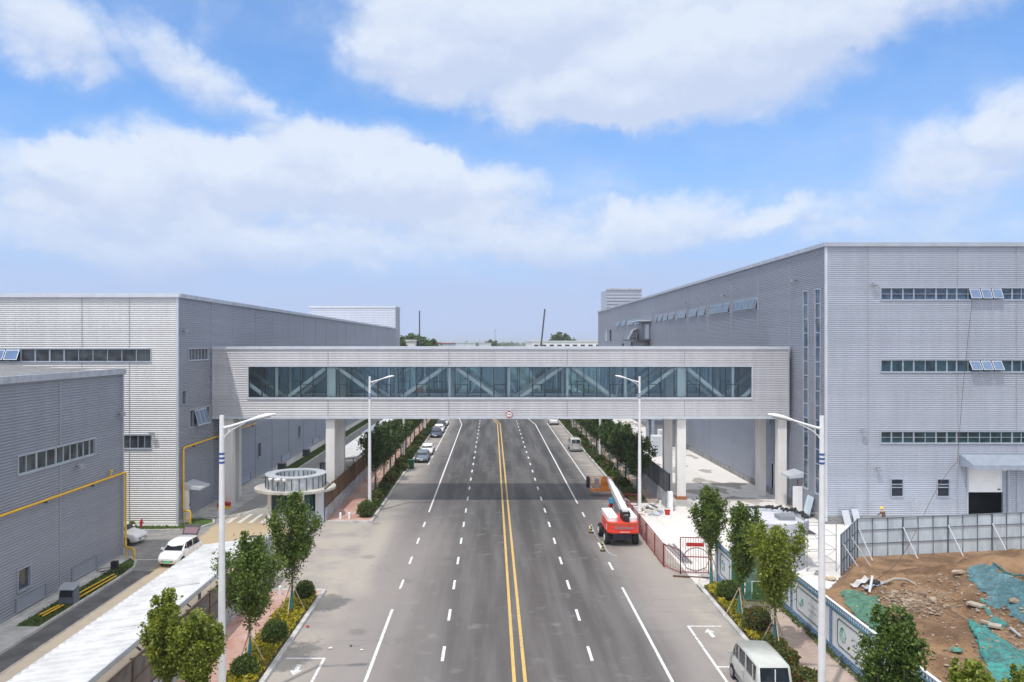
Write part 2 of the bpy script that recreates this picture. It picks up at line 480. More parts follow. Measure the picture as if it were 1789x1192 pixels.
    g = t.node('ShaderNodeNewGeometry'); pos = g.outputs['Position']
    a = t.noise(pos, .35, 6, .65); b = t.noise(pos, 5.5, 6, .75)
    c = t.mix(t.step(a, .36, .64), (.115, .072, .042), (.255, .172, .102))
    c = t.mix(t.m('MULTIPLY', t.step(b, .55, .72), .55), c, (.36, .265, .17))
    c = t.mix(t.m('MULTIPLY', t.step(t.noise(pos, 2.1, 5, .7), .58, .70), .55), c, (.10, .065, .04))
    c = t.mix(1.0, c, (1.85, 1.68, 1.56), 'MULTIPLY'); t.l.new(c, p.inputs['Base Color']); p.inputs['Roughness'].default_value = .97
    bn = t.node('ShaderNodeBump'); bn.inputs['Strength'].default_value = 1.0; bn.inputs['Distance'].default_value = .30
    t.l.new(b, bn.inputs['Height']); t.l.new(bn.outputs[0], p.inputs['Normal'])
    M['dirt'] = m
    # fields
    m = bpy.data.materials.new('fields'); m.use_nodes = True
    t = NT(m.node_tree); p = t.n['Principled BSDF']
    g = t.node('ShaderNodeNewGeometry'); pos = g.outputs['Position']
    a = t.noise(pos, .012, 5, .6)
    c = t.mix(t.step(a, .4, .6), (.075, .10, .035), (.19, .17, .11))
    c = t.mix(1.0, c, (1.3, 1.3, 1.3), 'MULTIPLY'); t.l.new(c, p.inputs['Base Color']); p.inputs['Roughness'].default_value = .95
    M['fields'] = m
    # rubble stones
    M['stone'] = mat('stone', (.15, .105, .07), .95, 0, .0, 1.3, col2=(.30, .255, .20), coord='World', bump=.4, bscale=14)
    M['slab'] = mat('broken_slab', (.30, .27, .23), .9, 0, .15, 2, bump=.2)
    # safety net: a thin woven sheet with gaps
    def net(name, c1, c2, alpha):
        m = bpy.data.materials.new(name); m.use_nodes = True
        t = NT(m.node_tree); p = t.n['Principled BSDF']; out = t.n['Material Output']
        c = t.node('ShaderNodeTexCoord')
        n = t.noise(c.outputs['Object'], .8, 5, .65)
        t.l.new(t.mix(t.step(n, .35, .68), c1, c2), p.inputs['Base Color']); p.inputs['Roughness'].default_value = .7
        tr = t.node('ShaderNodeBsdfTransparent'); mx = t.node('ShaderNodeMixShader')
        f = t.step(t.noise(c.outputs['Object'], 4, 5, .7), .36, .60, alpha[0], alpha[1])
        t.l.new(f, mx.inputs[0]); t.l.new(tr.outputs[0], mx.inputs[1]); t.l.new(p.outputs[0], mx.inputs[2])
        t.l.new(mx.outputs[0], out.inputs[0])
        return m
    M['net_blue'] = net('net_blue', (.05, .15, .18), (.11, .25, .29), (.50, .92))
    M['net_teal'] = net('net_teal', (.05, .18, .19), (.05, .33, .29), (.42, .92))
    M['net_green'] = net('net_green', (.06, .17, .12), (.10, .25, .18), (.6, .95))
    # corrugated weathering handled by corr_mat; blue brick print for the hoarding
    m = bpy.data.materials.new('blue_brick_print'); m.use_nodes = True
    t = NT(m.node_tree); p = t.n['Principled BSDF']
    c = t.node('ShaderNodeTexCoord')
    mp = t.node('ShaderNodeMapping'); mp.inputs['Rotation'].default_value = (0, math.radians(90), 0)
    sp = t.node('ShaderNodeSeparateXYZ'); cb = t.node('ShaderNodeCombineXYZ')
    t.l.new(c.outputs['Object'], sp.inputs[0]); t.l.new(sp.outputs[1], cb.inputs[0]); t.l.new(sp.outputs[2], cb.inputs[1])
    br = t.node('ShaderNodeTexBrick'); br.inputs['Scale'].default_value = 1
    br.inputs['Brick Width'].default_value = .34; br.inputs['Row Height'].default_value = .13; br.inputs['Mortar Size'].default_value = .014
    br.inputs['Color1'].default_value = (.05, .14, .30, 1); br.inputs['Color2'].default_value = (.09, .22, .42, 1); br.inputs['Mortar'].default_value = (.45, .55, .68, 1)
    t.l.new(cb.outputs[0], br.inputs['Vector']); t.l.new(br.outputs[0], p.inputs['Base Color']); p.inputs['Roughness'].default_value = .6
    M['blue_brick'] = m
ground_mats()

# ---------------------------------------------------------------- mesh helpers
def wloc(o):
    v = Vector((0, 0, 0))
    while o is not None:
        v += o.location
        o = o.parent
    return v

class MB:
    """collects faces and links them as ONE mesh object"""
    def __init__(s):
        s.v, s.f, s.mi, s.sm, s.cur, s.smooth = [], [], [], [], 0, False
    def face(s, pts, smooth=None):
        b = len(s.v)
        s.v.extend([tuple(p) for p in pts])
        s.f.append(tuple(range(b, b + len(pts))))
        s.mi.append(s.cur)
        s.sm.append(s.smooth if smooth is None else smooth)
    def raw(s, vs, fs, smooth=None):
        b = len(s.v)
        s.v.extend([tuple(p) for p in vs])
        for f in fs:
            s.f.append(tuple(i + b for i in f))
            s.mi.append(s.cur)
            s.sm.append(s.smooth if smooth is None else smooth)
    def hexa(s, p, smooth=False):
        s.raw(p, [(3, 2, 1, 0), (4, 5, 6, 7), (0, 1, 5, 4), (1, 2, 6, 5), (2, 3, 7, 6), (3, 0, 4, 7)], smooth)
    def box(s, x0, x1, y0, y1, z0, z1):
        x0, x1 = min(x0, x1), max(x0, x1); y0, y1 = min(y0, y1), max(y0, y1); z0, z1 = min(z0, z1), max(z0, z1)
        s.hexa([(x0, y0, z0), (x1, y0, z0), (x1, y1, z0), (x0, y1, z0), (x0, y0, z1), (x1, y0, z1), (x1, y1, z1), (x0, y1, z1)])
    def beam(s, a, b, w, h=None, up=(0, 0, 1)):
        """rectangular bar from a to b"""
        h = w if h is None else h
        a, b = Vector(a), Vector(b)
        d = (b - a).normalized()
        u = Vector(up)
        if abs(d.dot(u)) > .98: u = Vector((0, 1, 0))
        r = d.cross(u).normalized()
        u = r.cross(d).normalized()
        r *= w / 2; u *= h / 2
        s.hexa([a - r - u, a + r - u, a + r + u, a - r + u, b - r - u, b + r - u, b + r + u, b - r + u])
    def cyl(s, a, b, r0, r1=None, n=10, caps=True, smooth=True):
        r1 = r0 if r1 is None else r1
        a, b = Vector(a), Vector(b)
        d = (b - a).normalized()
        u = Vector((0, 0, 1)) if abs(d.z) < .9 else Vector((1, 0, 0))
        x = d.cross(u).normalized(); y = d.cross(x)
        vs = []
        for c, r in ((a, r0), (b, r1)):
            for i in range(n):
                t = 2 * math.pi * i / n
                vs.append(c + x * (r * math.cos(t)) + y * (r * math.sin(t)))
        s.raw(vs, [(i, i + n, (i + 1) % n + n, (i + 1) % n) for i in range(n)], smooth)
        if caps:
            s.raw(vs[:n], [tuple(range(n))], False)
            s.raw(vs[n:], [tuple(reversed(range(n)))], False)
    def tube(s, pts, r, n=8, smooth=True):
        rs = r if isinstance(r, (list, tuple)) else [r] * len(pts)
        pts = [Vector(p) for p in pts]
        rings = []
        px = None
        for i, p in enumerate(pts):
            d = (pts[min(i + 1, len(pts) - 1)] - pts[max(i - 1, 0)]).normalized()
            u = Vector((0, 0, 1)) if abs(d.z) < .95 else Vector((1, 0, 0))
            x = d.cross(u).normalized()
            if px is not None and (px - d * px.dot(d)).length > .1:
                x = (px - d * px.dot(d)).normalized()
            px = x
            y = d.cross(x)
            rings.append([p + x * (rs[i] * math.cos(2 * math.pi * k / n)) + y * (rs[i] * math.sin(2 * math.pi * k / n)) for k in range(n)])
        vs = [q for ring in rings for q in ring]
        fs = [(i * n + k, (i + 1) * n + k, (i + 1) * n + (k + 1) % n, i * n + (k + 1) % n) for i in range(len(pts) - 1) for k in range(n)]
        s.raw(vs, fs, smooth)
        s.raw(rings[0], [tuple(range(n))], False)
        s.raw(rings[-1], [tuple(reversed(range(n)))], False)
    def prism(s, poly, z0, z1):
        n = len(poly)
        s.raw([(x, y, z1) for x, y in poly], [tuple(range(n))], False)
        s.raw([(x, y, z0) for x, y in poly], [tuple(reversed(range(n)))], False)
        for i in range(n):
            a, b = poly[i], poly[(i + 1) % n]
            s.face([(a[0], a[1], z0), (b[0], b[1], z0), (b[0], b[1], z1), (a[0], a[1], z1)], False)
    def lathe(s, c, prof, n=24, sx=1, sy=1, smooth=True, a0=0, a1=2 * math.pi):
        """prof = [(radius, z)]"""
        full = abs(a1 - a0 - 2 * math.pi) < 1e-6
        k = n if full else n + 1
        vs = []
        for r, z in prof:
            for i in range(k):
                t = a0 + (a1 - a0) * i / n
                vs.append((c[0] + sx * r * math.cos(t), c[1] + sy * r * math.sin(t), c[2] + z))
        fs = []
        for j in range(len(prof) - 1):
            for i in range(n):
                a, b = i, (i + 1) % k
                fs.append((j * k + a, j * k + b, (j + 1) * k + b, (j + 1) * k + a))
        s.raw(vs, fs, smooth)
    def build(s, name, mats, parent=None):
        me = bpy.data.meshes.new(name)
        o = bpy.data.objects.new(name, me)
        off = wloc(parent) if parent is not None else Vector((0, 0, 0))
        vs = np.array(s.v, dtype=np.float64).reshape(-1, 3) - np.array(off)
        me.from_pydata(vs.tolist(), [], s.f)
        if not isinstance(mats, (list, tuple)): mats = [mats]
        for m in mats: me.materials.append(M[m] if isinstance(m, str) else m)
        if len(mats) > 1: me.polygons.foreach_set('material_index', s.mi)
        me.polygons.foreach_set('use_smooth', s.sm)
        me.update()
        COL.objects.link(o)
        if parent is not None: o.parent = parent
        return o

def tag(o, label=None, cat=None, group=None, kind=None):
    if label: o['label'] = label
    if cat: o['category'] = cat
    if group: o['group'] = group
    if kind: o['kind'] = kind
    return o

def thing(name, label, cat, loc=(0, 0, 0), group=None):
    o = bpy.data.objects.new(name, None)
    COL.objects.link(o)
    o.location = loc
    o.empty_display_size = .3
    return tag(o, label, cat, group)

def struct(name, mb, mats):
    return tag(mb.build(name, mats), kind='structure')

def copy_tree(o, loc=None, rz=None, sc=None, label=None, parent=None):
    c = o.copy()
    COL.objects.link(c)
    if parent is not None: c.parent = parent
    for ch in list(o.children):
        copy_tree(ch, parent=c)
    if loc is not None: c.location = loc
    if rz is not None: c.rotation_euler = (0, 0, rz)
    if sc is not None: c.scale = sc if isinstance(sc, (tuple, list)) else (sc, sc, sc)
    if label: c['label'] = label
    return c

ORD = ['first', 'second', 'third', 'fourth', 'fifth', 'sixth', 'seventh', 'eighth', 'ninth', 'tenth', 'eleventh', 'twelfth',
       'thirteenth', 'fourteenth', 'fifteenth', 'sixteenth', 'seventeenth', 'eighteenth', 'nineteenth', 'twentieth',
       'twenty-first', 'twenty-second', 'twenty-third', 'twenty-fourth', 'twenty-fifth', 'twenty-sixth', 'twenty-seventh', 'twenty-eighth',
       'twenty-ninth', 'thirtieth', 'thirty-first', 'thirty-second', 'thirty-third', 'thirty-fourth', 'thirty-fifth', 'thirty-sixth',
       'thirty-seventh', 'thirty-eighth', 'thirty-ninth', 'fortieth']

# ---------------------------------------------------------------- planes and corrugated walls
class Plane:
    """upright plane: u runs along the wall, d is the distance in front of it"""
    def __init__(s, ox, oy, ux, uy, nx, ny):
        s.o, s.u, s.n = (ox, oy), (ux, uy), (nx, ny)
    def p(s, u, z, d=0.0):
        return (s.o[0] + u * s.u[0] + d * s.n[0], s.o[1] + u * s.u[1] + d * s.n[1], z)
    def box(s, mb, u0, u1, z0, z1, d0, d1):
        P = s.p
        q = [P(u0, z0, d0), P(u1, z0, d0), P(u1, z0, d1), P(u0, z0, d1), P(u0, z1, d0), P(u1, z1, d0), P(u1, z1, d1), P(u0, z1, d1)]
        mb.hexa(q)
    def quad(s, mb, u0, u1, z0, z1, d):
        mb.face([s.p(u0, z0, d), s.p(u1, z0, d), s.p(u1, z1, d), s.p(u0, z1, d)])

def corrugated(mb, pl, u0, u1, z0, z1, holes=(), pitch=.175, depth=.058, seams=(), ztop=None):
    """horizontal ribs of profiled sheet, leaving the given holes (u0,u1,z0,z1) open"""
    prof = [(0.0, 0.0), (.30, 0.0), (.62, -1.0), (.82, -1.0), (1.0, 0.0)]
    us = sorted(set([u0, u1] + [h[0] for h in holes] + [h[1] for h in holes]))
    us = [u for u in us if u0 <= u <= u1]
    for a, b in zip(us[:-1], us[1:]):
        if b - a < 1e-4: continue
        mid = (a + b) / 2
        cuts = sorted([(h[2], h[3]) for h in holes if h[0] < mid < h[1]])
        spans, z = [], z0
        for c0, c1 in cuts:
            if c0 > z: spans.append((z, c0))
            z = max(z, c1)
        if z < z1: spans.append((z, z1))
        for s0, s1 in spans:
            k0 = int(math.floor(s0 / pitch)); k1 = int(math.ceil(s1 / pitch))
            pts = []
            for k in range(k0, k1):
                for (fz, fd) in prof[:-1]:
                    pts.append(((k + fz) * pitch, fd * depth))
            pts.append((k1 * pitch, 0))
            def at(zq):
                for (za, da), (zb, db) in zip(pts[:-1], pts[1:]):
                    if za <= zq <= zb:
                        return da + (db - da) * (zq - za) / max(1e-9, zb - za)
                return 0.0
            run = [(s0, at(s0))] + [q for q in pts if s0 + 1e-5 < q[0] < s1 - 1e-5] + [(s1, at(s1))]
            vs, fs = [], []
            for zq, dq in run:
                vs.append(pl.p(a, zq, dq)); vs.append(pl.p(b, zq, dq))
            for i in range(len(run) - 1):
                fs.append((2 * i, 2 * i + 1, 2 * i + 3, 2 * i + 2))
            mb.raw(vs, fs, False)
    mb.cur = 1
    for sm in seams:
        segs, z = [], z0
        for c0, c1 in sorted([(h[2], h[3]) for h in holes if h[0] - .1 < sm < h[1] + .1]):
            if c0 > z: segs.append((z, c0))
            z = max(z, c1)
        if z < z1: segs.append((z, z1))
        for a, b in segs:
            pl.box(mb, sm - .03, sm + .03, a, b, -.03, .022)
    mb.cur = 0

def strip_window(parent, pl, u0, u1, z0, z1, bays, glass='glass_teal', frame='frame_grey', sashes=(), wide=(), depth=.16, transom=None, open_angle=26, mull=.055, smat='trim_light', gmat='glass_sash'):
    """ribbon window: outer surround, mullions, one sheet of panes, tilted open sashes. bays = list of bay edges as fractions"""
    mb = MB(); t = .07
    pl.box(mb, u0 - t, u1 + t, z1, z1 + t, -depth, .045)
    pl.box(mb, u0 - t, u1 + t, z0 - t, z0, -depth, .075)
    pl.box(mb, u0 - t, u0, z0, z1, -depth, .045)
    pl.box(mb, u1, u1 + t, z0, z1, -depth, .045)
    w = mb.build('window', 'trim', parent)
    mb = MB()
    L = u1 - u0
    for i, b in enumerate(bays[1:-1], 1):
        m = mull * (2.2 if i in wide else 1)
        pl.box(mb, u0 + b * L - m / 2, u0 + b * L + m / 2, z0, z1, -depth + .01, -.05)
    pl.box(mb, u0, u1, z0, z0 + .05, -depth + .01, -.052)
    pl.box(mb, u0, u1, z1 - .05, z1, -depth + .01, -.052)
    if transom:
        pl.box(mb, u0, u1, transom - .02, transom + .02, -depth + .01, -.054)
    mb.build('frame', frame, w)
    mb = MB()
    pl.quad(mb, u0, u1, z0, z1, -depth + .03)
    mb.build('pane', glass, w)
    for i in sashes:
        a, b = u0 + bays[i] * L + .05, u0 + bays[i + 1] * L - .05
        h = z1 - z0 - .1
        ang = math.radians(open_angle)
        dz, dd = h * math.cos(ang), h * math.sin(ang)
        mb = MB()
        P = pl.p
        zt = z1 - .06
        mb.hexa([P(a, zt - dz, dd), P(b, zt - dz, dd), P(b, zt - dz, dd + .035), P(a, zt - dz, dd + .035), P(a, zt, 0), P(b, zt, 0), P(b, zt, .035), P(a, zt, .035)])
        s = mb.build('sash', smat, w)
        mb = MB()
        a2, b2, f0, f1 = a + .05, b - .05, .06, .95
        mb.face([P(a2, zt + .06 - .06 - h * f1 * math.cos(ang), h * f1 * math.sin(ang) + .040), P(b2, zt - h * f1 * math.cos(ang), h * f1 * math.sin(ang) + .040),
                 P(b2, zt - h * f0 * math.cos(ang), h * f0 * math.sin(ang) + .040), P(a2, zt - h * f0 * math.cos(ang), h * f0 * math.sin(ang) + .040)])
        mb.build('sash_glass', gmat, w)
    return w

def single_window(parent, pl, u0, u1, z0, z1, glass='glass_grey', cross=None, frame='frame_grey'):
    mb = MB(); t = .09
    pl.box(mb, u0 - t, u1 + t, z1, z1 + t, -.14, .05)
    pl.box(mb, u0 - t, u1 + t, z0 - t, z0, -.14, .09)
    pl.box(mb, u0 - t, u0, z0, z1, -.14, .05)
    pl.box(mb, u1, u1 + t, z0, z1, -.14, .05)
    if cross:
        for c in cross: pl.box(mb, u0, u1, z0 + c * (z1 - z0) - .04, z0 + c * (z1 - z0) + .04, -.12, -.02)
    w = mb.build('window', frame, parent)
    mb = MB(); pl.quad(mb, u0, u1, z0, z1, -.11)
    mb.build('pane', glass, w)
    return w

def louver(parent, pl, u0, u1, z0, z1, name='vent_louver', m='corr_mid'):
    mb = MB(); t = .06
    pl.box(mb, u0 - t, u1 + t, z1, z1 + t, -.10, .045)
    pl.box(mb, u0 - t, u1 + t, z0 - t, z0, -.10, .045)
    pl.box(mb, u0 - t, u0, z0, z1, -.10, .045)
    pl.box(mb, u1, u1 + t, z0, z1, -.10, .045)
    n = max(3, int((z1 - z0) / .14))
    for i in range(n):
        za = z0 + (z1 - z0) * i / n
        P = pl.p
        mb.hexa([P(u0, za, .02), P(u1, za, .02), P(u1, za + .015, .03), P(u0, za + .015, .03), P(u0, za + .11, -.07), P(u1, za + .11, -.07), P(u1, za + .125, -.06), P(u0, za + .125, -.06)])
    pl.quad(mb, u0, u1, z0, z1, -.095)
    return mb.build(name, m, parent)

def wall_lamp(label, pl, u, z, k=1.0):
    o = thing('flood_light', label, 'wall lamp', pl.p(u, z, .1), 'small flood lights fixed on the metal walls')
    mb = MB()
    pl.box(mb, u - .05, u + .05, z - .05, z + .05, 0.03, .30)
    mb.build('bracket', 'steel_dark', o)
    mb = MB()
    P = pl.p
    q = [P(u - .22 * k, z - .16, .28), P(u + .22 * k, z - .16, .28), P(u + .22 * k, z - .10, .48), P(u - .22 * k, z - .10, .48),
         P(u - .22 * k, z + .10, .24), P(u + .22 * k, z + .10, .24), P(u + .22 * k, z + .16, .44), P(u - .22 * k, z + .16, .44)]
    mb.hexa(q)
    mb.build('lamp_head', 'steel_grey', o)
    return o

# ---------------------------------------------------------------- ground, road, yard
XL, XR = -27.5, 29.4      # the two long building faces along the street
KL, KR = -10.7, 13.5      # kerb faces
g = MB(); g.box(-9000, 9000, -60, 12000, -1.2, -.06); struct('ground', g, 'fields')
g = MB(); g.box(-10.7, 13.5, -20, 900, -.3, 0.0); struct('road', g, 'asphalt')
g = MB(); g.box(-95, -10.7, -20, 290, -.3, -.008); struct('yard_pavement', g, 'yard')
g = MB(); g.box(13.5, XR + .3, 51.0, 300, -.3, .06)
g.box(17.7, 20.6, 48.6, 51.0, -.3, .055)
g.box(XR + .3, 80, 59.6, 70.6, -.3, .058)
struct('plaza', g, 'plaza')
g = MB(); g.box(-14.9, -10.7, 51.4, 71.0, -.2, .0)
struct('entrance_apron', g, 'asphalt')

def kerb(name, runs):
    g = MB()
    for (x0, x1, y0, y1) in runs:
        along_y = (y1 - y0) > (x1 - x0)
        a, b = (y0, y1) if along_y else (x0, x1)
        k = a
        while k < b - .05:
            e = min(k + 1.0, b)
            if along_y: g.box(x0, x1, k + .006, e - .006, -.1, .15)
            else: g.box(k + .006, e - .006, y0, y1, -.1, .15)
            k = e
    return struct(name, g, 'kerb')
kerb('kerb', [(-10.95, -10.7, -6, 51.4), (-14.9, -10.95, 51.15, 51.4), (-10.95, -10.7, 71.0, 300), (-14.9, -10.95, 71.0, 71.2)])
kerb('kerb', [(13.5, 13.75, -6, 52.6), (13.5, 13.75, 79.5, 300), (13.75, 15.0, 41.9, 42.1)])
# pavements
g = MB(); g.box(-14.9, -12.75, -6, 51.15, -.1, .12); g.box(-12.75, -10.95, 50.2, 51.15, -.1, .12)
g.box(-14.9, -12.75, 71.2, 300, -.1, .12); g.box(-12.75, -10.95, 71.2, 74.0, -.1, .12)
struct('pavement', g, 'brick_pave')
g = MB(); g.box(15.1, 17.3, -6, 48.4, -.1, .12); g.box(15.6, 16.8, 79.5, 300, -.1, .13)
struct('pavement', g, 'pink_pave')
g = MB(); g.box(-12.75, -12.68, -6, 50.2, -.1, .135); g.box(15.03, 15.1, -6, 48.4, -.1, .135); g.box(17.3, 17.38, -6, 48.4, -.1, .135)
struct('kerb_edging', g, 'kerb')
# planting soil
g = MB(); g.box(-12.68, -10.95, -6, 50.2, -.1, .10); g.box(-12.75, -10.95, 74.0, 300, -.1, .10)
g.box(13.75, 15.03, -6, 41.9, -.1, .10); g.box(13.75, 15.03, 42.1, 52.0, -.1, .10); g.box(13.75, 15.6, 79.5, 300, -.1, .10)
g.box(17.38, 17.5, -6, 48.4, -.1, .09)
struct('verge_soil', g, 'soil')

# yard: grass strips with kerbs beside the long building walls
g = MB()
def kerb_line(g, pts, w=.16, z=.13):
    for a, b in zip(pts[:-1], pts[1:]):
        g.beam((a[0], a[1], z / 2), (b[0], b[1], z / 2), w, z)
kerb_line(g, [(-25.35, -5), (-25.35, 54.8), (-25.5, 56.6), (-26.0, 58.1), (-26.8, 59.1), (-27.6, 59.4), (-40, 59.5)])
kerb_line(g, [(-60, 67.9), (-28.8, 67.9), (-26.6, 68.2), (-25.2, 69.2), (-24.7, 70.6), (-25.2, 72.0), (-26.4, 72.6)])
kerb_line(g, [(XL, 94.5), (-24.7, 94.5), (-24.7, 285)])
kerb_line(g, [(-20.6, 71.9), (-19.9, 70.2), (-18.5, 69.3), (-17.2, 69.0)], .2, .12)
struct('kerb', g, 'kerb')
g = MB()
g.prism([(-27.3, -5), (-25.43, -5), (-25.43, 54.8), (-25.6, 56.5), (-26.1, 58.0), (-26.8, 58.9), (-27.3, 59.2)], -.1, .06)
g.prism([(-60, 68.0), (-28.8, 68.0), (-26.6, 68.3), (-25.3, 69.25), (-24.8, 70.6), (-25.3, 71.9), (-26.4, 72.4), (-27.3, 72.4), (-27.4, 69.3), (-60, 69.3)], -.1, .07)
g.box(-26.5, -24.78, 94.6, 285, -.1, .07)
struct('lawn_strip', g, 'grass')
g = MB(); g.box(-27.6, -26.85, 44, 59.3, -.1, .09); g.box(XL - .1, -26.5, 94.5, 285, -.1, .10); g.box(-60, -27.4, 69.3, 69.8, -.1, .1)
g.box(-27.6, -25.25, 12, 44.6, -.1, .145)
g.box(-27.6, -24.6, 73.2, 94.3, -.1, .03)
struct('concrete_path', g, 'concrete')

# road markings -------------------------------------------------
def sheet(g, x0, x1, y0, y1, z=.004):
    g.face([(x0, y0, z), (x1, y0, z), (x1, y1, z), (x0, y1, z)])
def skew(g, xa, ya, xb, yb, w, z=.004):
    a, b = Vector((xa, ya, 0)), Vector((xb, yb, 0))
    r = (b - a).normalized().cross(Vector((0, 0, 1))) * (w / 2)
    g.face([(*(a - r).xy, z), (*(a + r).xy, z), (*(b + r).xy, z), (*(b - r).xy, z)][::1])
g = MB()
for x in (1.04, 1.56):
    sheet(g, x - .085, x + .085, -20, 158)
    skew(g, x, 158, x - .9, 168, .17); skew(g, x - .9, 168, x - .9, 600, .17)
struct('road_marking_yellow', g, 'line_yellow')
g = MB()
for X in (-2.52, 5.04):
    for n in range(-7, 60):
        y = 41.06 + 5.86 * n
        sheet(g, X - .08, X + .08, y - .98, y + .98)
for y in (52.9, 58.7, 64.5, 70.35): sheet(g, -6.09, -5.93, y - .98, y + .98)
for y in (57.2, 63.0, 68.7, 74.4): sheet(g, 8.44, 8.60, y - .98, y + .98)
sheet(g, -6.09, -5.93, -20, 47.9); sheet(g, -6.09, -5.93, 75.4, 157); skew(g, -6.01, 157, -6.9, 168, .16); skew(g, -6.9, 168, -6.9, 500, .16)
sheet(g, 8.44, 8.60, -20, 52.2); sheet(g, 8.44, 8.60, 79.5, 157); skew(g, 8.52, 157, 7.7, 168, .16); skew(g, 7.7, 168, 7.7, 500, .16)
# parking bays
sheet(g, -8.6, -8.46, 6, 40.5); sheet(g, -10.45, -8.6, 40.36, 40.5)
sheet(g, 11.02, 11.16, 6, 45.1); sheet(g, 11.16, 12.95, 44.96, 45.1)
for y in (39.3, 33.2, 27.0): sheet(g, 11.16, 13.2, y, y + .13)
sheet(g, -8.52, -8.38, 104.7, 157); sheet(g, 10.95, 11.09, 85.6, 160)
sheet(g, -10.4, -8.52, 104.7, 104.84)
for k in range(1, 9): sheet(g, -10.0, -8.52, 104.7 + 6.1 * k, 104.8 + 6.1 * k)
for k in range(0, 13): sheet(g, 11.09, 13.2, 85.6 + 6.1 * k, 85.7 + 6.1 * k)
# small arrows in the first bay on each side
def arrow(g, x, y, d):
    s = 1 if d > 0 else -1
    g.face([(x - .11, y - .55 * s, .004), (x + .11, y - .55 * s, .004), (x + .11, y + .15 * s, .004), (x - .11, y + .15 * s, .004)][::s])
    g.face([(x - .30, y + .15 * s, .004), (x + .30, y + .15 * s, .004), (x, y + .70 * s, .004)][::s])
arrow(g, -9.60, 39.1, -1)
arrow(g, 12.05, 43.9, 1)
struct('road_marking_white', g, 'line_white')
g = MB()
for k in range(5):
    x = -23.6 + k * 1.0
    skew(g, x, 70.9, x + .05, 74.6, .36, .002)
skew(g, -24.3, 70.8, -21.9, 80.5, .14, .002)
skew(g, -24.2, 58.9, -35, 58.9, .12, .002)
struct('yard_marking', g, 'line_white')
g = MB(); g.box(-25.25, -23.8, -5, 56, -.02, -.0035)
struct('yard_gutter', g, mat('yard_edge_asphalt', (.115, .112, .112), .9, 0, .25, .8, coord='World'))
g = MB(); g.box(-23.9, -23.76, -5, 55, -.02, .002); g.box(-22.6, -22.5, 96, 285, -.02, .002)
struct('yard_edge_line', g, mat('pale_concrete_line', (.34, .31, .26), .9, 0, .2, 2, coord='World'))

# ---------------------------------------------------------------- buildings
LY = lambda px: XL * F / (px - 860)
RY = lambda px: XR * F / (px - 860)
ZZ = lambda py, D: H - (py - 600) * D / F
FX = lambda px, D: (px - 860) * D / F

def shell(parent, name, m, x0, x1, y0, y1, z0, z1):
    g = MB(); g.box(x0, x1, y0, y1, z0, z1)
    return g.build(name, m, parent)

def coping(parent, segs, z, h=.32, w=.42, m='trim'):
    g = MB()
    for (x0, y0, x1, y1) in segs:
        g.box(min(x0, x1) - w / 2, max(x0, x1) + w / 2, min(y0, y1) - w / 2, max(y0, y1) + w / 2, z - h, z + .03)
    return g.build('coping', m, parent)

# --- long left hall
LD, LZ = 69.6, 20.33
left = thing('factory_hall', 'long silver hall on the left with a brightly sunlit end wall, joined to the footbridge', 'building', (-45, LD, 0))
fr = Plane(-90, LD, 1, 0, 0, -1)           # u = x + 90
sdp = Plane(XL, 0, 0, 1, 1, 0)             # u = y
hole_f = [(0, 90 + FX(263, LD), ZZ(632, LD), ZZ(610, LD)), (90 + FX(186, LD), 90 + FX(264, LD), ZZ(784, LD), ZZ(761, LD))]
holes_s = [(LY(330), LY(364), 14.45, 15.5), (LY(317.5), LY(325), 10.6, 11.75), (72.4, 77.6, 8.3, 9.9),
           (71.2, 72.6, .3, 2.7)]
small_s = [(z, z + 1.1) for z in (93.5, 113, 132, 151, 172, 193, 214)]
for a, b in small_s: holes_s.append((a, b, 2.6, 4.2))
lou_s = [(a, a + 4.6) for a in (86, 104, 122, 141, 161, 182)]
for a, b in lou_s: holes_s.append((a, b, .55, 1.35))
g = MB()
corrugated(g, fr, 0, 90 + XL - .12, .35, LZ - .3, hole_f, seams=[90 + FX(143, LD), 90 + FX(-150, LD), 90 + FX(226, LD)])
g.box(-90, XL - .06, LD - .03, LD + .4, 0, .35)
g.build('end_wall', ['corr_warm', 'seam'], left)
g = MB()
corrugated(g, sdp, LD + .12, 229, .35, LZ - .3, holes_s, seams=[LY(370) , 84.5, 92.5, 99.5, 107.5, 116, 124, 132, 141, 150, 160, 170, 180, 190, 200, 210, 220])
g.build('side_wall', ['corr_mid', 'seam'], left)
shell(left, 'plinth', 'concrete', XL - .35, XL + .03, LD + .12, 229, 0, .35)
shell(left, 'core', 'interior', -89.5, XL - .38, LD + .42, 228.8, 0.02, LZ - .7)
g = MB(); g.box(XL - .12, XL + .05, LD - .05, LD + .12, 0.02, LZ - .28); g.build('corner_trim', 'trim_light', left)
coping(left, [(-90, LD, XL, LD)], LZ, m='trim_light')
coping(left, [(XL, LD + .42, XL, 229)], LZ, m='cap')
shell(left, 'roof', 'roof_grey', -89.5, XL - .25, LD + .25, 229, LZ - .68, LZ - .5)
bays = [i / 34 for i in range(35)]
strip_window(left, fr, 2, 90 + FX(263, LD), ZZ(632, LD), ZZ(610, LD), [i / 46 for i in range(47)], 'glass_grey', 'frame_grey', sashes=(35, 36, 32, 31), wide=(34, 37, 38, 39, 40), open_angle=30)
strip_window(left, fr, 90 + FX(186, LD), 90 + FX(264, LD), ZZ(784, LD), ZZ(761, LD), [0, .3, .52, .7, .85, 1], 'glass_grey', 'frame_grey', wide=(1,))
strip_window(left, sdp, LY(330), LY(364), 14.45, 15.5, [i / 6 for i in range(7)], 'glass_grey', 'frame_grey')
single_window(left, sdp, LY(317.5), LY(325), 10.6, 11.75)
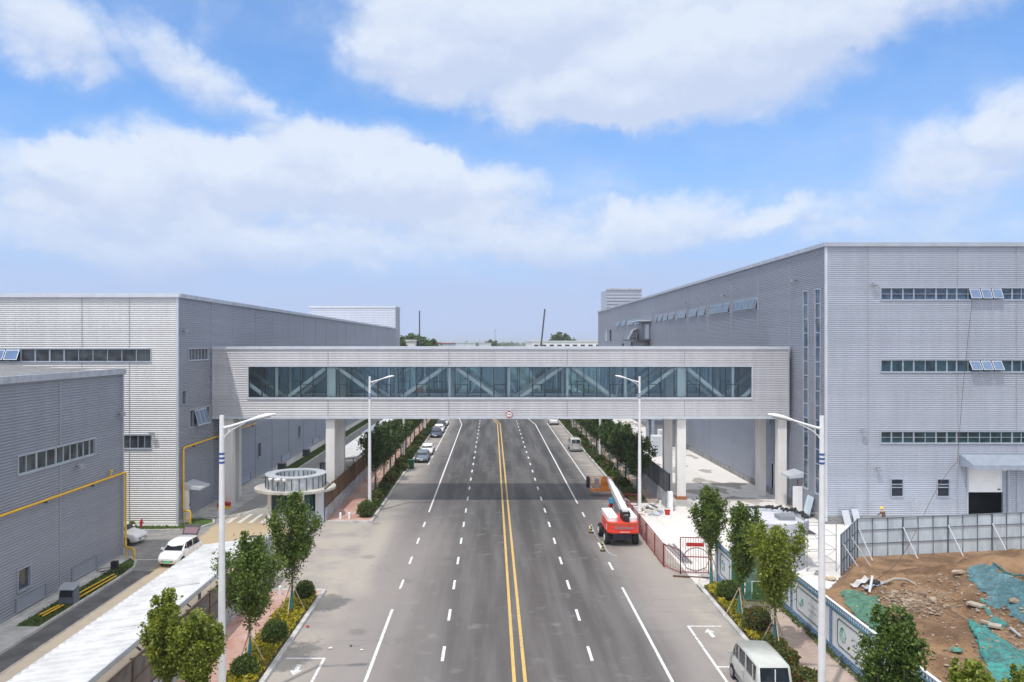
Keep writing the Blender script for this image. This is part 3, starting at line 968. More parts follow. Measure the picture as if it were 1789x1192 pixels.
strip_window(left, sdp, 72.4, 77.6, 8.3, 9.9, [0, .2, .4, .6, .8, 1], 'glass_grey', 'frame_grey', sashes=(1, 2, 3), open_angle=14)
for a, b in small_s: single_window(left, sdp, a, b, 2.6, 4.2)
for a, b in lou_s: louver(left, sdp, a, b, .55, 1.35)
g = MB(); sdp.box(g, 71.2, 72.6, .3, 2.7, -.12, -.04); d = g.build('door', 'trim_light', left)
g = MB(); sdp.box(g, 72.3, 72.4, 1.2, 1.45, -.04, .03); g.build('handle', 'steel_dark', d)
# door canopy
g = MB(); P = sdp.p
g.hexa([P(70.7, 3.05, .04), P(73.1, 3.05, .04), P(73.1, 2.95, 1.6), P(70.7, 2.95, 1.6), P(70.7, 3.55, .04), P(73.1, 3.55, .04), P(73.1, 3.1, 1.6), P(70.7, 3.1, 1.6)])
g.build('door_canopy', 'trim_light', left)
g = MB(); sdp.box(g, 70.75, 70.95, 0.02, 3.0, .05, .5); g.build('canopy_post', 'white', left)

# --- tower block behind the left hall
tb = thing('stair_tower', 'tall pale windowless metal block rising behind the far end of the left hall', 'building', (-40, 229.5, 0))
TY, TZ = 229.4, ZZ(535, 229.4)
tf = Plane(-52.5, TY, 1, 0, 0, -1); ts = Plane(XL - .35, 0, 0, 1, 1, 0)
g = MB(); corrugated(g, tf, 0, 52.5 + XL - .35, 0.5, TZ - .3, pitch=.5, depth=.06); g.build('front_wall', ['corr_blue', 'seam'], tb)
g = MB(); corrugated(g, ts, TY, TY + 11, 0.5, TZ - .3, pitch=.3, depth=.05); g.build('side_wall', ['corr_mid', 'seam'], tb)
shell(tb, 'core', 'interior', -52.3, XL - .5, TY + .3, TY + 10.8, 0, TZ - .5)
coping(tb, [(-52.5, TY, XL - .4, TY)], TZ, .5, .3, 'trim_light'); coping(tb, [(XL - .4, TY + .4, XL - .4, TY + 11)], TZ, .5, .3, 'cap')

# --- near left hall
NZ, NE = 14.1, 59.3
near = thing('factory_hall', 'nearer corrugated grey hall at the left edge with a yellow gas pipe along its wall', 'building', (-40, NE, 0))
nh = [(LY(32), LY(166), 8.35, 9.42), (LY(31), LY(52), 1.6, 2.8), (LY(126), LY(168), .45, 1.25), (46.0, 49.0, .45, 1.2)]
g = MB(); corrugated(g, sdp, -12, NE, .3, NZ - .3, nh, seams=[LY(105), 39.5, 28, 16]); g.build('side_wall', ['corr_mid', 'seam'], near)
ne = Plane(-90, NE, 1, 0, 0, 1)
g = MB(); corrugated(g, ne, 0, 90 + XL, .3, NZ - .3, []); g.build('end_wall', ['corr_mid', 'seam'], near)
shell(near, 'plinth', 'concrete', -89.9, XL + .03, -12, NE - .02, 0, .3)
shell(near, 'core', 'interior', -89.5, XL - .38, -11.5, NE - .3, 0.32, NZ - .7)
coping(near, [(XL, -12, XL, NE)], NZ, .38, .34, 'cap')
g = MB(); g.box(XL - .1, XL + .06, NE - .1, NE + .06, .02, NZ - .36); g.build('corner_trim', 'trim', near)
g = MB()   # ribbed white roof rising away from the wall
n = 150
for i in range(n):
    y0 = -12 + (NE + 12) * i / n; y1 = -12 + (NE + 12) * (i + 1) / n; ym = y0 + (y1 - y0) * .22
    g.face([(XL - .25, y0, NZ - .15), (XL - .25, ym, NZ - .15), (-60, ym, NZ + 1.6), (-60, y0, NZ + 1.6)][::-1])
    g.face([(XL - .25, ym, NZ - .21), (XL - .25, y1, NZ - .21), (-60, y1, NZ + 1.54), (-60, ym, NZ + 1.54)][::-1])
    g.face([(XL - .25, ym, NZ - .15), (XL - .25, ym, NZ - .21), (-60, ym, NZ + 1.54), (-60, ym, NZ + 1.6)])
g.build('roof', 'white_roof', near)
strip_window(near, sdp, LY(32), LY(166), 8.35, 9.42, [0, .1, .22, .34, .46, .56, .65, .75, .84, .93, 1], 'glass_grey', 'frame_teal', wide=(2, 4))
single_window(near, sdp, LY(31), LY(52), 1.6, 2.8, 'glass_grey')
louver(near, sdp, LY(126), LY(168), .45, 1.25); louver(near, sdp, 46.0, 49.0, .45, 1.2)

# --- right hall
RD, RZ = 70.2, 24.85
right = thing('factory_hall', 'largest corrugated blue-grey hall on the right with three ribbon windows in its end wall', 'building', (50, RD, 0))
rf = Plane(0, RD, 1, 0, 0, -1)          # u = x
rs = Plane(XR, 0, 0, 1, -1, 0)          # u = y
wz = [(ZZ(524, RD), ZZ(503.5, RD)), (ZZ(650, RD), ZZ(629.5, RD)), (ZZ(774.5, RD), ZZ(754.5, RD))]
wx0 = FX(1539.5, RD)
hf = [(wx0, 74, a, b) for a, b in wz]
sw = [(FX(1557.5, RD), FX(1577, RD), ZZ(867, RD), ZZ(838, RD)), (FX(1638, RD), FX(1658, RD), ZZ(867, RD), ZZ(838, RD))]
dr = (FX(1691.5, RD), FX(1761, RD), 0.06, ZZ(818.5, RD))
hf += sw + [dr]
g = MB()
corrugated(g, rf, XR + .14, 75, .75, RZ - .3, hf, seams=[FX(1517, RD), FX(1674, RD), FX(1776.5, RD), 52, 60, 68], pitch=.17)
g.build('end_wall', ['corr_blue', 'seam'], right)
g = MB(); g.box(XR + .03, dr[0], RD - .02, RD + .3, 0, .75); g.box(dr[1], 75, RD - .02, RD + .3, 0, .75); g.build('plinth', 'concrete_dark', right)
slots = [(71.35, 72.45), (74.1, 75.2)]
bay_r = [(88.3, 97.0), (98.6, 107.5), (109.6, 112.9), (114.2, 118.4), (120.6, 126.6), (128.4, 132.0), (133.0, 136.0), (137.4, 140.6), (141.6, 143.4)]
far_r = [(158.5, 163.0), (165.0, 172.5), (175.5, 180.5), (183, 188.5)]
hs = [(a, b, 2.4, 20.85) for a, b in slots] + [(a, b, 19.85, 21.1) for a, b in bay_r] + [(a, b, 19.85, 21.1) for a, b in far_r]
hs += [(84.3, 88.2, 7.6, 9.2), (79.5, 83.8, .1, 3.4), (75.4, 76.8, .1, 2.9), (166, 169.5, 14.5, 16.4), (178, 180.5, 13, 16), (196, 200, 16.6, 19.4), (204, 207, 16.6, 19.4)]
g = MB()
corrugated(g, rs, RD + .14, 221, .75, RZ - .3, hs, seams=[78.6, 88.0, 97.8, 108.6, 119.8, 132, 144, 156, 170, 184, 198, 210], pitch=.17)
g.build('side_wall', ['corr_mid', 'seam'], right)
g = MB()
for a, b in ((RD + .1, 75.3), (76.9, 79.4), (83.9, 221)): rs.box(g, a, b, 0, .75, -.4, .02)
g.build('plinth', 'concrete_dark', right)
shell(right, 'core', 'interior', XR + .40, 74.8, RD + 3.2, 220.8, 0.02, RZ - .7)
g = MB(); g.box(XR - .05, XR + .14, RD - .05, RD + .14, 0.3, RZ - .28); g.build('corner_trim', 'trim_light', right)
coping(right, [(XR, RD, 75, RD)], RZ, m='trim'); coping(right, [(XR, RD + .42, XR, 221)], RZ, m='cap')
shell(right, 'roof', 'roof_grey', XR + .25, 75, RD + .25, 221, RZ - .68, RZ - .5)
shell(right, 'rear_wall', 'corr_mid', XR, 75, 220.85, 221.0, 0, RZ - .3)
for k, (a, b) in enumerate(wz):
    n = 13 * 3 + 2
    pitch_w = (FX(1609, RD) - FX(1539.5, RD)) / 3.56
    edges = [0]
    xs = [1539.5, 1558, 1578, 1597, 1617, 1636, 1655, 1672, 1692, 1712, 1731, 1750, 1769, 1785]
    e = [(x - 1539.5) / (1539.5 - 860 + 0) for x in xs]
    u1 = 74
    L = u1 - wx0
    ed = [(FX(x, RD) - wx0) / L for x in xs]
    while ed[-1] < .975: ed.append(ed[-1] + .0215)
    ed.append(1.0)
    sash = (8, 9, 10, 16, 17) if k < 2 else ()
    strip_window(right, rf, wx0, u1, a, b, ed, ['glass_blue', 'glass_teal', 'glass_teal'][k], 'frame_grey', sashes=sash, wide=(1, 2, 3, 5, 6, 7, 12, 15), transom=(a + b) / 2 if k != 1 else None, open_angle=24 if k == 0 else 34)
for q in sw: single_window(right, rf, *q, glass='interior', cross=(.70, .52), frame='frame_grey')
# roller door, its frame and the dark hall behind
g = MB()
rf.box(g, dr[0] - .14, dr[0], 0.06, dr[3] + .14, -.4, .05); rf.box(g, dr[1], dr[1] + .14, 0.06, dr[3] + .14, -.4, .05); rf.box(g, dr[0], dr[1], dr[3], dr[3] + .14, -.4, .05)
fm = g.build('door_frame', 'trim', right)
g = MB()
za, zb = ZZ(861, RD), dr[3]
k = 6
for i in range(k):
    a = za + (zb - za) * i / k; b = za + (zb - za) * (i + 1) / k
    rf.box(g, dr[0] + .02, dr[1] - .32, a + .012, b - .012, -.36, -.28)
    rf.box(g, dr[0] + .02, dr[1] - .32, a - .012, a + .012, -.36, -.30)
rd = g.build('roller_door', 'white', right)
g = MB(); rf.box(g, dr[1] - .75, dr[1] - .5, za + .18, za + .30, -.28, -.25); g.build('door_handle', 'steel_dark', rd)
g = MB(); rf.box(g, dr[1] - .32, dr[1] - .02, .06, zb, -.38, -.16); g.build('guide_rail', 'frame_grey', right)
g = MB()
rf.quad(g, dr[0] - .1, dr[1] + .1, .06, dr[3] + .1, -3.0)
g.build('doorway_interior', 'interior', right)
# canopy above the roller door
g = MB(); P = rf.p
cx0, cx1 = FX(1677, RD), FX(1810, RD)
zt, ze = ZZ(796, RD), ZZ(805, RD)
g.hexa([P(cx0, ze - .45, .05), P(cx1, ze - .45, .05), P(cx1, ze - .42, 2.0), P(cx0, ze - .42, 2.0), P(cx0, zt + .1, .05), P(cx1, zt + .1, .05), P(cx1, ze - .12, 2.0), P(cx0, ze - .12, 2.0)])
rf.box(g, cx0 - .04, cx1 + .04, ze - .50, ze - .10, 1.98, 2.08)
cn = g.build('door_canopy', 'frame_grey', right)
g = MB(); rf.box(g, FX(1731, RD), FX(1731, RD) + .2, ze - .62, ze - .50, 1.6, 1.85); g.build('canopy_lamp', 'white', cn)
# stacked slot windows on the shaded side
for a, b in slots:
    g = MB(); t = .08
    rs.box(g, a - t, a, 2.4, 20.85, -.2, .05); rs.box(g, b, b + t, 2.4, 20.85, -.2, .05); rs.box(g, a - t, b + t, 20.85, 20.93, -.2, .05); rs.box(g, a - t, b + t, 2.32, 2.4, -.2, .05)
    w = g.build('slot_window', 'trim', right)
    g = MB(); z = 2.4
    while z < 20.6:
        rs.box(g, a, b, z, z + .09, -.19, -.03); z += 1.32
    g.build('frame', 'frame_grey', w)
    g = MB(); rs.quad(g, a, b, 2.4, 20.85, -.05); g.build('pane', 'glass_blue', w)
for a, b in bay_r + far_r:
    n = max(2, int(round((b - a) / 1.1)))
    strip_window(right, rs, a, b, 19.85, 21.1, [i / n for i in range(n + 1)], 'glass_grey', 'frame_grey', sashes=tuple(range(n)), open_angle=11, smat='frame_grey', gmat='glass_blue')  # darker sash colours carry the shade of this side
single_window(right, rs, 166, 169.5, 14.5, 16.4, 'interior'); single_window(right, rs, 196, 200, 16.6, 19.4, 'interior'); single_window(right, rs, 204, 207, 16.6, 19.4, 'trim_light')
louver(right, rs, 84.3, 88.2, 7.6, 9.2, 'window_louver', 'steel_grey')
g = MB(); rs.box(g, 178, 180.5, 13, 16, -.2, -.1); g.build('hatch', 'interior', right)
g = MB(); rs.box(g, 79.5, 83.8, .1, 3.4, -.25, -.15); rs.box(g, 81.6, 81.7, .1, 3.4, -.15, -.1); g.build('double_door', 'trim_light', right)
# balcony with a hatch on the far part of the shaded side
g = MB(); rs.box(g, 148, 163, 16.5, 16.75, .03, 2.6); pf = g.build('balcony', 'steel_dark', right)
g = MB()
for u in (148.1, 151.8, 155.5, 159.2, 162.9): rs.box(g, u - .04, u + .04, 16.75, 17.9, 2.5, 2.58)
rs.box(g, 148, 163, 17.85, 17.92, 2.5, 2.58); rs.box(g, 148, 163, 17.3, 17.35, 2.5, 2.58)
g.build('railing', 'steel_grey', pf)
g = MB(); rs.box(g, 149, 152.6, 16.8, 19.6, .03, .12); g.build('door', 'trim_light', right)
g = MB(); rs.box(g, 147, 158, 20.1, 20.3, .04, 2.3); g.build('balcony_canopy', 'trim_light', right)
g = MB(); P = rs.p
g.hexa([P(160, 16.8, .3), P(163.5, 16.8, .3), P(163.5, 16.8, 1.9), P(160, 16.8, 1.9), P(159, 19.0, .3), P(162, 19.0, .3), P(162, 18.6, 1.2), P(159, 18.6, 1.2)])
g.build('duct_hood', 'steel_grey', right)
g = MB(); rs.box(g, 150, 161, 13.2, 16.4, .03, .9); g.build('duct_box', 'trim_dark', right)
# door on the shaded side near the bridge, with its little canopy
g = MB(); rs.box(g, 75.4, 76.8, .1, 2.9, -.16, -.08); g.build('door', 'trim_dark', right)
g = MB(); P = rs.p
g.hexa([P(75.0, 3.35, .04), P(77.4, 3.35, .04), P(77.4, 3.25, 1.35), P(75.0, 3.25, 1.35), P(75.0, 3.85, .04), P(77.4, 3.85, .04), P(77.4, 3.45, 1.35), P(75.0, 3.45, 1.35)])
g.build('side_door_canopy', 'trim_light', right)
g = MB(); rs.box(g, 75.2, 75.26, .07, 2.5, .1, 1.0); g.build('open_door_leaf', 'white', right)

# --- block on the right hall's far roof
rt = thing('roof_block', 'pale blue metal plant block standing behind the far roof of the right hall', 'building', (37, 225, 0))
TY2 = 225; TZ2 = ZZ(504, TY2)
tf2 = Plane(FX(1060, TY2), TY2, 1, 0, 0, -1); W2 = FX(1121, TY2) - FX(1060, TY2)
g = MB(); corrugated(g, tf2, 0, W2, 0, TZ2 - .3, pitch=.9, depth=.09); g.build('front_wall', ['corr_mid', 'seam'], rt)
shell(rt, 'core', 'trim', FX(1060, TY2), FX(1121, TY2), TY2 + .2, TY2 + 12, 0, TZ2 - .4)
coping(rt, [(FX(1060, TY2), TY2, FX(1121, TY2), TY2)], TZ2, .4, .3, 'cap')

# ---------------------------------------------------------------- footbridge
BY, BD = 78.0, 6.6
bx0, bx1 = FX(370, BY), FX(1379, BY)
bz0, bz1 = ZZ(732, BY), ZZ(606, BY)
wz0, wz1 = ZZ(694.5, BY), ZZ(641, BY)
wx_0, wx_1 = FX(434, BY), FX(1313.5, BY)
br = thing('footbridge', 'enclosed corrugated metal footbridge with a long glazed band crossing above the road', 'footbridge', (1, BY, 0))
bf = Plane(0, BY, 1, 0, 0, -1); bb = Plane(0, BY + BD, 1, 0, 0, 1)
seam = [FX(x, BY) for x in (573, 784, 991, 1196)]
for pl, nm in ((bf, 'front_cladding'), (bb, 'back_cladding')):
    g = MB()
    corrugated(g, pl, bx0 + .1, bx1 - .1, bz0 + .22, bz1 - .25, [(wx_0, wx_1, wz0, wz1)], seams=seam)
    g.build(nm, ['corr_lilac', 'seam'], br)
g = MB()
for pl in (bf, bb):
    pl.box(g, bx0, bx1, bz1 - .25, bz1 + .02, -.5, .07)
    pl.box(g, bx0, bx1, bz0, bz0 + .22, -.3, .045)
g.build('flashing', 'trim_light', br)
g = MB()
for pl in (bf, bb):
    pl.box(g, bx0, bx0 + .12, bz0 + .22, bz1 - .25, -.3, .04); pl.box(g, bx1 - .12, bx1, bz0 + .22, bz1 - .25, -.3, .04)
g.build('end_trim', 'trim', br)
g = MB(); g.box(bx0 + .05, bx1 - .05, BY + .45, BY + BD - .45, bz1 - .55, bz1 - .35); g.build('roof', 'cap', br)
g = MB(); g.box(bx0 + .05, bx1 - .05, BY + .25, BY + BD - .25, bz0 + .08, bz0 + .35); g.build('soffit', 'trim', br)
g = MB(); g.box(bx0 + .05, bx1 - .05, BY + .32, BY + BD - .32, bz0 + 1.0, bz0 + 1.2); g.build('floor', 'concrete', br)
g = MB(); g.box(bx0 + .05, bx1 - .05, BY + .32, BY + BD - .32, wz1 + .35, wz1 + .45); g.build('ceiling', 'truss_paint', br)
g = MB(); g.box(bx0 + .13, bx0 + .2, BY + .3, BY + BD - .3, bz0 + .35, bz1 - .6); g.box(bx1 - .2, bx1 - .13, BY + .3, BY + BD - .3, bz0 + .35, bz1 - .6); g.build('end_panel', 'trim', br)
g = MB()
for pl in (bf, bb):
    t = .10
    pl.box(g, wx_0 - t, wx_1 + t, wz1, wz1 + t, -.25, .05); pl.box(g, wx_0 - t, wx_1 + t, wz0 - .2, wz0, -.25, .055)
    pl.box(g, wx_0 - t, wx_0, wz0, wz1, -.25, .05); pl.box(g, wx_1, wx_1 + t, wz0, wz1, -.25, .05)
    for i in range(1, 39):
        u = wx_0 + (wx_1 - wx_0) * i / 39
        pl.box(g, u - .012, u + .012, wz0 - .26, wz0 - .0, .05, .062)
g.build('window_surround', 'trim_light', br)
# glazing: one bay copied along both sides
nb = 39
bw = (wx_1 - wx_0) / nb
def bay_proto(openable, side):
    h = wz1 - wz0
    o = MB(); m = .035
    o.box(-m, m, -.05, .05, 0, h); o.box(m, bw - m, -.05, .05, 0, .05); o.box(m, bw - m, -.05, .05, h - .05, h)
    if openable:
        zt = h * .425
        o.box(m, bw - m, -.05, .05, zt - .035, zt + .035)
        o.box(m, m + .05, -.06, .04, .05, zt); o.box(bw - m - .05, bw - m, -.06, .04, .05, zt)
    f = o.build('window_bay', 'frame_dark', br)
    pz = MB(); pz.box(m, bw - m, -.008, .008, .05, h - .05)
    p = pz.build('pane', 'glass_bridge', None)
    p.parent = f
    return f
# part meshes are written in the bay's own frame
def mk_bay(openable):
    f = bay_proto(openable, 0)
    me = f.data
    off = wloc(br)
    vs = np.empty(len(me.vertices) * 3); me.vertices.foreach_get('co', vs)
    vs = vs.reshape(-1, 3) + np.array(off)
    me.vertices.foreach_set('co', vs.ravel())
    return f
pa, pb_ = mk_bay(True), mk_bay(False)
ua = ub = False
for side in (0, 1):
    for i in range(nb):
        op = (i % 3 == 1) if side == 0 else (i % 3 == 2)
        src = pa if op else pb_
        first = (op and not ua) or (not op and not ub)
        if first:
            c = src
            if op: ua = True
            else: ub = True
        else:
            c = copy_tree(src, parent=br)
        y = (BY + .15) if side == 0 else (BY + BD - .15)
        c.location = Vector((wx_0 + i * bw, y, wz0)) - wloc(br)
backs = {}
for f_ in [o for o in br.children if o.name.startswith('window_bay')]:
    if f_.location.y > 3:
        for p in f_.children:
            if p.data.name not in backs:
                mm = p.data.copy(); mm.materials.clear(); mm.materials.append(M['glass_bridge_back']); backs[p.data.name] = mm; backs[mm.name] = mm
            p.data = backs[p.data.name]
# trusses behind the glass
bot, top = bz0 + 1.25, wz1 + .33
posts = [FX(x, BY) for x in (385, 481, 577, 680, 785, 889, 992, 1094, 1193, 1283, 1372)]
for side, y in ((0, BY + .62), (1, BY + BD - .62)):
    for i, x in enumerate(posts[1:-1]):
        g = MB(); big = i in (1, 7)
        w = .42 if big else .12
        g.box(x - w, x + w, y - .16, y + .16, bot, top)
        g.build('truss_post', 'truss_paint', br)
    for i in range(len(posts) - 1):
        a, b = posts[i], posts[i + 1]
        up = (i % 2 == 1)
        za, zb = (bot, top) if up else (top, bot)
        if i in (1, 3): pass
        g = MB(); g.beam((a, y + (.05), za), (b, y + .05, zb), .2, .34, up=(0, 0, 1)); g.build('truss_brace', 'truss_paint', br)
    g = MB(); g.box(bx0 + .3, bx1 - .3, y - .16, y + .16, top, top + .02 + .28); g.box(bx0 + .3, bx1 - .3, y - .16, y + .16, bot - .3, bot); g.build('truss_chord', 'column', br)
# columns below
for x, y, zb in ((FX(577, BY + .4), BY + .75, .0), (FX(1190.5, BY + .4), BY + .75, .7), (FX(593.5, 83), 83.4, 0.), (FX(1167.5, 83), 83.4, .0),
             (FX(403, 79), BY + .75, 0.), (FX(1366.5, BY + .4), BY + .75, 0.), (FX(416, 84), 83.4, 0.), (FX(1331, 83), 83.4, 0.)):
    g = MB(); g.box(x - .43, x + .43, y - .40, y + .40, zb, bz0 + .1)
    c = g.build('column', 'column', br)
    if zb:
        g = MB(); g.box(x - 1.1, x + 1.0, y - .95, y + .8, .0, .62); g.build('column_footing', 'concrete', c)
        g = MB(); g.box(x - .5, x + .5, y - .46, y + .46, .63, .95); g.build('column_collar', 'rust', c)
# height limit roundel
sx, sz = FX(889.5, BY), ZZ(724, BY)
sg = thing('height_limit_sign', 'round white height limit sign with a red rim on the footbridge', 'road sign', (sx, BY - .1, sz))
def disc(g, c, r, y, n=28, r0=0):
    if r0 == 0:
        g.face([(c[0] + r * math.cos(2 * math.pi * i / n), y, c[1] + r * math.sin(2 * math.pi * i / n)) for i in range(n)])
    else:
        for i in range(n):
            a, b = 2 * math.pi * i / n, 2 * math.pi * (i + 1) / n
            g.face([(c[0] + r0 * math.cos(a), y, c[1] + r0 * math.sin(a)), (c[0] + r * math.cos(a), y, c[1] + r * math.sin(a)),
                    (c[0] + r * math.cos(b), y, c[1] + r * math.sin(b)), (c[0] + r0 * math.cos(b), y, c[1] + r0 * math.sin(b))])
g = MB(); g.cyl((sx, BY - .11, sz), (sx, BY - .07, sz), .33, n=28); g.build('sign_plate', 'white', sg)
g = MB(); disc(g, (sx, sz), .335, BY - .114, r0=.265); g.build('rim', 'red', sg)
g = MB()
g.face([(sx - .07, BY - .114, sz + .25), (sx + .07, BY - .114, sz + .25), (sx, BY - .114, sz + .15)])
g.face([(sx - .07, BY - .114, sz - .25), (sx + .07, BY - .114, sz - .25), (sx, BY - .114, sz - .15)])
g.build('triangle_mark', 'black', sg)

def text_mesh(body, size, m, parent, loc, rot=(math.radians(90), 0, 0), align='CENTER', ext=0.0, bold=0.0):
    cu = bpy.data.curves.new('lettering', 'FONT')
    cu.body = body; cu.size = size; cu.align_x = align; cu.align_y = 'CENTER'; cu.extrude = ext; cu.offset = bold
    tmp = bpy.data.objects.new('lettering', cu)
    COL.objects.link(tmp)
    dg = bpy.context.evaluated_depsgraph_get()
    me = bpy.data.meshes.new_from_object(tmp.evaluated_get(dg))
    bpy.data.objects.remove(tmp)
    o = bpy.data.objects.new('lettering', me)
    COL.objects.link(o)
    me.materials.clear(); me.materials.append(M[m])
    o.parent = parent
    o.location = Vector(loc) - wloc(parent)
    o.rotation_euler = rot
    return o
text_mesh('4.5m', .20, 'black', sg, (sx, BY - .116, sz), bold=.004)
for i, (lab, pl, px, z, D) in enumerate([
        ('small flood light above the lower window of the sunlit left end wall', fr, 268, ZZ(757, LD), LD),
        ('small flood light above the top ribbon window of the right hall', rf, 1526, ZZ(497, RD), RD),
        ('small flood light beside the lowest ribbon window of the right hall', rf, 1506, ZZ(752, RD), RD),
        ('small flood light above the two small windows of the right hall', rf, 1533, ZZ(819, RD), RD)]):
    wall_lamp(lab, pl, (FX(px, D) + (90 if pl is fr else 0)), z, 1.0)
wall_lamp('flood light high on the side wall of the left hall near its corner', sdp, LY(319), ZZ(579, LY(319)))
wall_lamp('flood light near the far top corner of the nearer left hall', sdp, LY(206), ZZ(724, LY(206)))
wall_lamp('flood light under the ribbon window of the nearer left hall', sdp, LY(132), ZZ(815, LY(132)))
wall_lamp('flood light nearest the corner on the shaded side of the right hall', rs, RY(1391), ZZ(490, RY(1391)))
wall_lamp('flood light above the open sashes on the shaded side of the right hall', rs, RY(1267), ZZ(516, RY(1267)))
wall_lamp('third flood light from the corner on the shaded side of the right hall', rs, RY(1199), ZZ(529, RY(1199)))

# ---------------------------------------------------------------- street lamps
def lamp_proto(label):
    o = thing('street_lamp', label, 'street lamp', (0, 0, 0), 'tall white street lamps along the road')
    g = MB(); g.tube([(0, 0, .4), (0, 0, 6), (0, 0, 12.78)], [.17, .14, .095], 14); g.build('pole', 'white_steel', o)
    g = MB(); g.cyl((0, 0, 0), (0, 0, .4), .22, .20, 14); g.build('base', 'white_steel', o)
    g = MB(); g.tube([(0, 0, 12.22), (.35, 0, 12.30), (.8, 0, 12.44), (1.3, 0, 12.60)], [.065, .055, .05, .045], 8)
    g.build('arm', 'white_steel', o)
    g = MB(); g.tube([(0, 0, 11.6), (.15, 0, 11.9), (.40, 0, 12.13), (.75, 0, 12.32), (1.0, 0, 12.44)], .022, 6); g.tube([(.30, 0, 12.05), (.30, 0, 12.28)], .02, 6)
    g.build('brace', 'white_steel', o)
    g = MB()
    # flattened luminaire, wide in the middle and tapering to the arm
    st = [(1.22, .05, .05, 12.58), (1.40, .10, .07, 12.63), (1.65, .17, .10, 12.70), (1.95, .18, .10, 12.77), (2.2, .14, .07, 12.82), (2.32, .06, .03, 12.84)]
    n = 12; vs = []; 
    for x, w, h, z in st:
        for i in range(n):
            t = 2 * math.pi * i / n
            vs.append((x, w * math.cos(t), z + h * math.sin(t)))
    fs = [(i * n + k, (i + 1) * n + k, (i + 1) * n + (k + 1) % n, i * n + (k + 1) % n) for i in range(len(st) - 1) for k in range(n)]
    g.raw(vs, fs, True); g.raw(vs[:n], [tuple(range(n))]); g.raw(vs[-n:], [tuple(reversed(range(n)))])
    h = g.build('lamp_head', 'white_steel', o)
    g = MB(); g.hexa([(1.50, -.11, 12.565), (2.1, -.11, 12.70), (2.1, .11, 12.70), (1.50, .11, 12.565), (1.50, -.11, 12.62), (2.1, -.11, 12.75), (2.1, .11, 12.75), (1.50, .11, 12.62)])
    g.build('lens', 'trim_dark', h)
    for z in (11.12, 10.93, 10.74):
        g = MB(); g.cyl((0, 0, z - .045), (0, 0, z + .045), .118, n=14, caps=False); g.build('blue_band', mat_blue, o)
    return o
mat_blue = mat('band_blue', (.03, .08, .25), .5)
lp = lamp_proto('nearest street lamp on the left, its pole running the full height of the frame')
lp.location = (-11.72, 34.5, .1)
lr = [(14.2, 34.3, 'nearest street lamp on the right, standing in front of the blue hoarding'),
      (13.95, 75.4, 'right street lamp in front of the footbridge beside the rubble heap'),
      (14.35, 106, 'right street lamp just beyond the footbridge'), (14.35, 141.5, 'second right street lamp beyond the footbridge'),
      (14.35, 177, 'third right street lamp beyond the footbridge'), (14.35, 212, 'fourth right street lamp beyond the footbridge')]
ll = [(-11.55, 75, 'left street lamp in front of the footbridge beside the round bush'),
      (-11.9, 107, 'left street lamp just beyond the footbridge'), (-11.9, 141, 'second left street lamp beyond the footbridge'),
      (-11.9, 176, 'third left street lamp beyond the footbridge'), (-11.9, 211, 'fourth left street lamp beyond the footbridge')]
for x, y, lab in lr: copy_tree(lp, (x, y, .1), math.pi, label=lab)
for x, y, lab in ll: copy_tree(lp, (x, y, .1), 0, label=lab)

# ---------------------------------------------------------------- foliage
def leaf_mesh(name, cen, size, seed, up=.55, parent=None, m='leaf', core=None):
    """many small folded leaves, one at each centre"""
    rng = np.random.default_rng(seed)
    n = len(cen)
    cen = np.asarray(cen, dtype=np.float64)
    nrm = rng.normal(size=(n, 3)); nrm[:, 2] += up
    nrm /= np.linalg.norm(nrm, axis=1)[:, None]
    a = rng.normal(size=(n, 3)); a -= nrm * np.sum(a * nrm, axis=1)[:, None]; a /= np.linalg.norm(a, axis=1)[:, None]
    b = np.cross(nrm, a)
    s = size * rng.uniform(.6, 1.35, size=(n, 1))
    v = np.empty((n, 4, 3))
    v[:, 0] = cen - a * s * .62
    v[:, 1] = cen + b * s * .34 + nrm * s * .10
    v[:, 2] = cen + a * s * .62 - nrm * s * .06
    v[:, 3] = cen - b * s * .34 + nrm * s * .10
    vs = v.reshape(-1, 3)
    me = bpy.data.meshes.new(name)
    me.vertices.add(len(vs)); me.vertices.foreach_set('co', vs.ravel())
    me.loops.add(n * 4); me.loops.foreach_set('vertex_index', np.arange(n * 4, dtype=np.int32))
    me.polygons.add(n); me.polygons.foreach_set('loop_start', np.arange(0, n * 4, 4, dtype=np.int32))
    me.polygons.foreach_set('loop_total', np.full(n, 4, dtype=np.int32))
    at = me.attributes.new('leaf', 'FLOAT', 'FACE')
    at.data.foreach_set('value', rng.uniform(0, 1, n).astype(np.float32))
    me.materials.append(M[m]); me.update(calc_edges=True)
    o = bpy.data.objects.new(name, me); COL.objects.link(o)
    if parent is not None: o.parent = parent
    return o

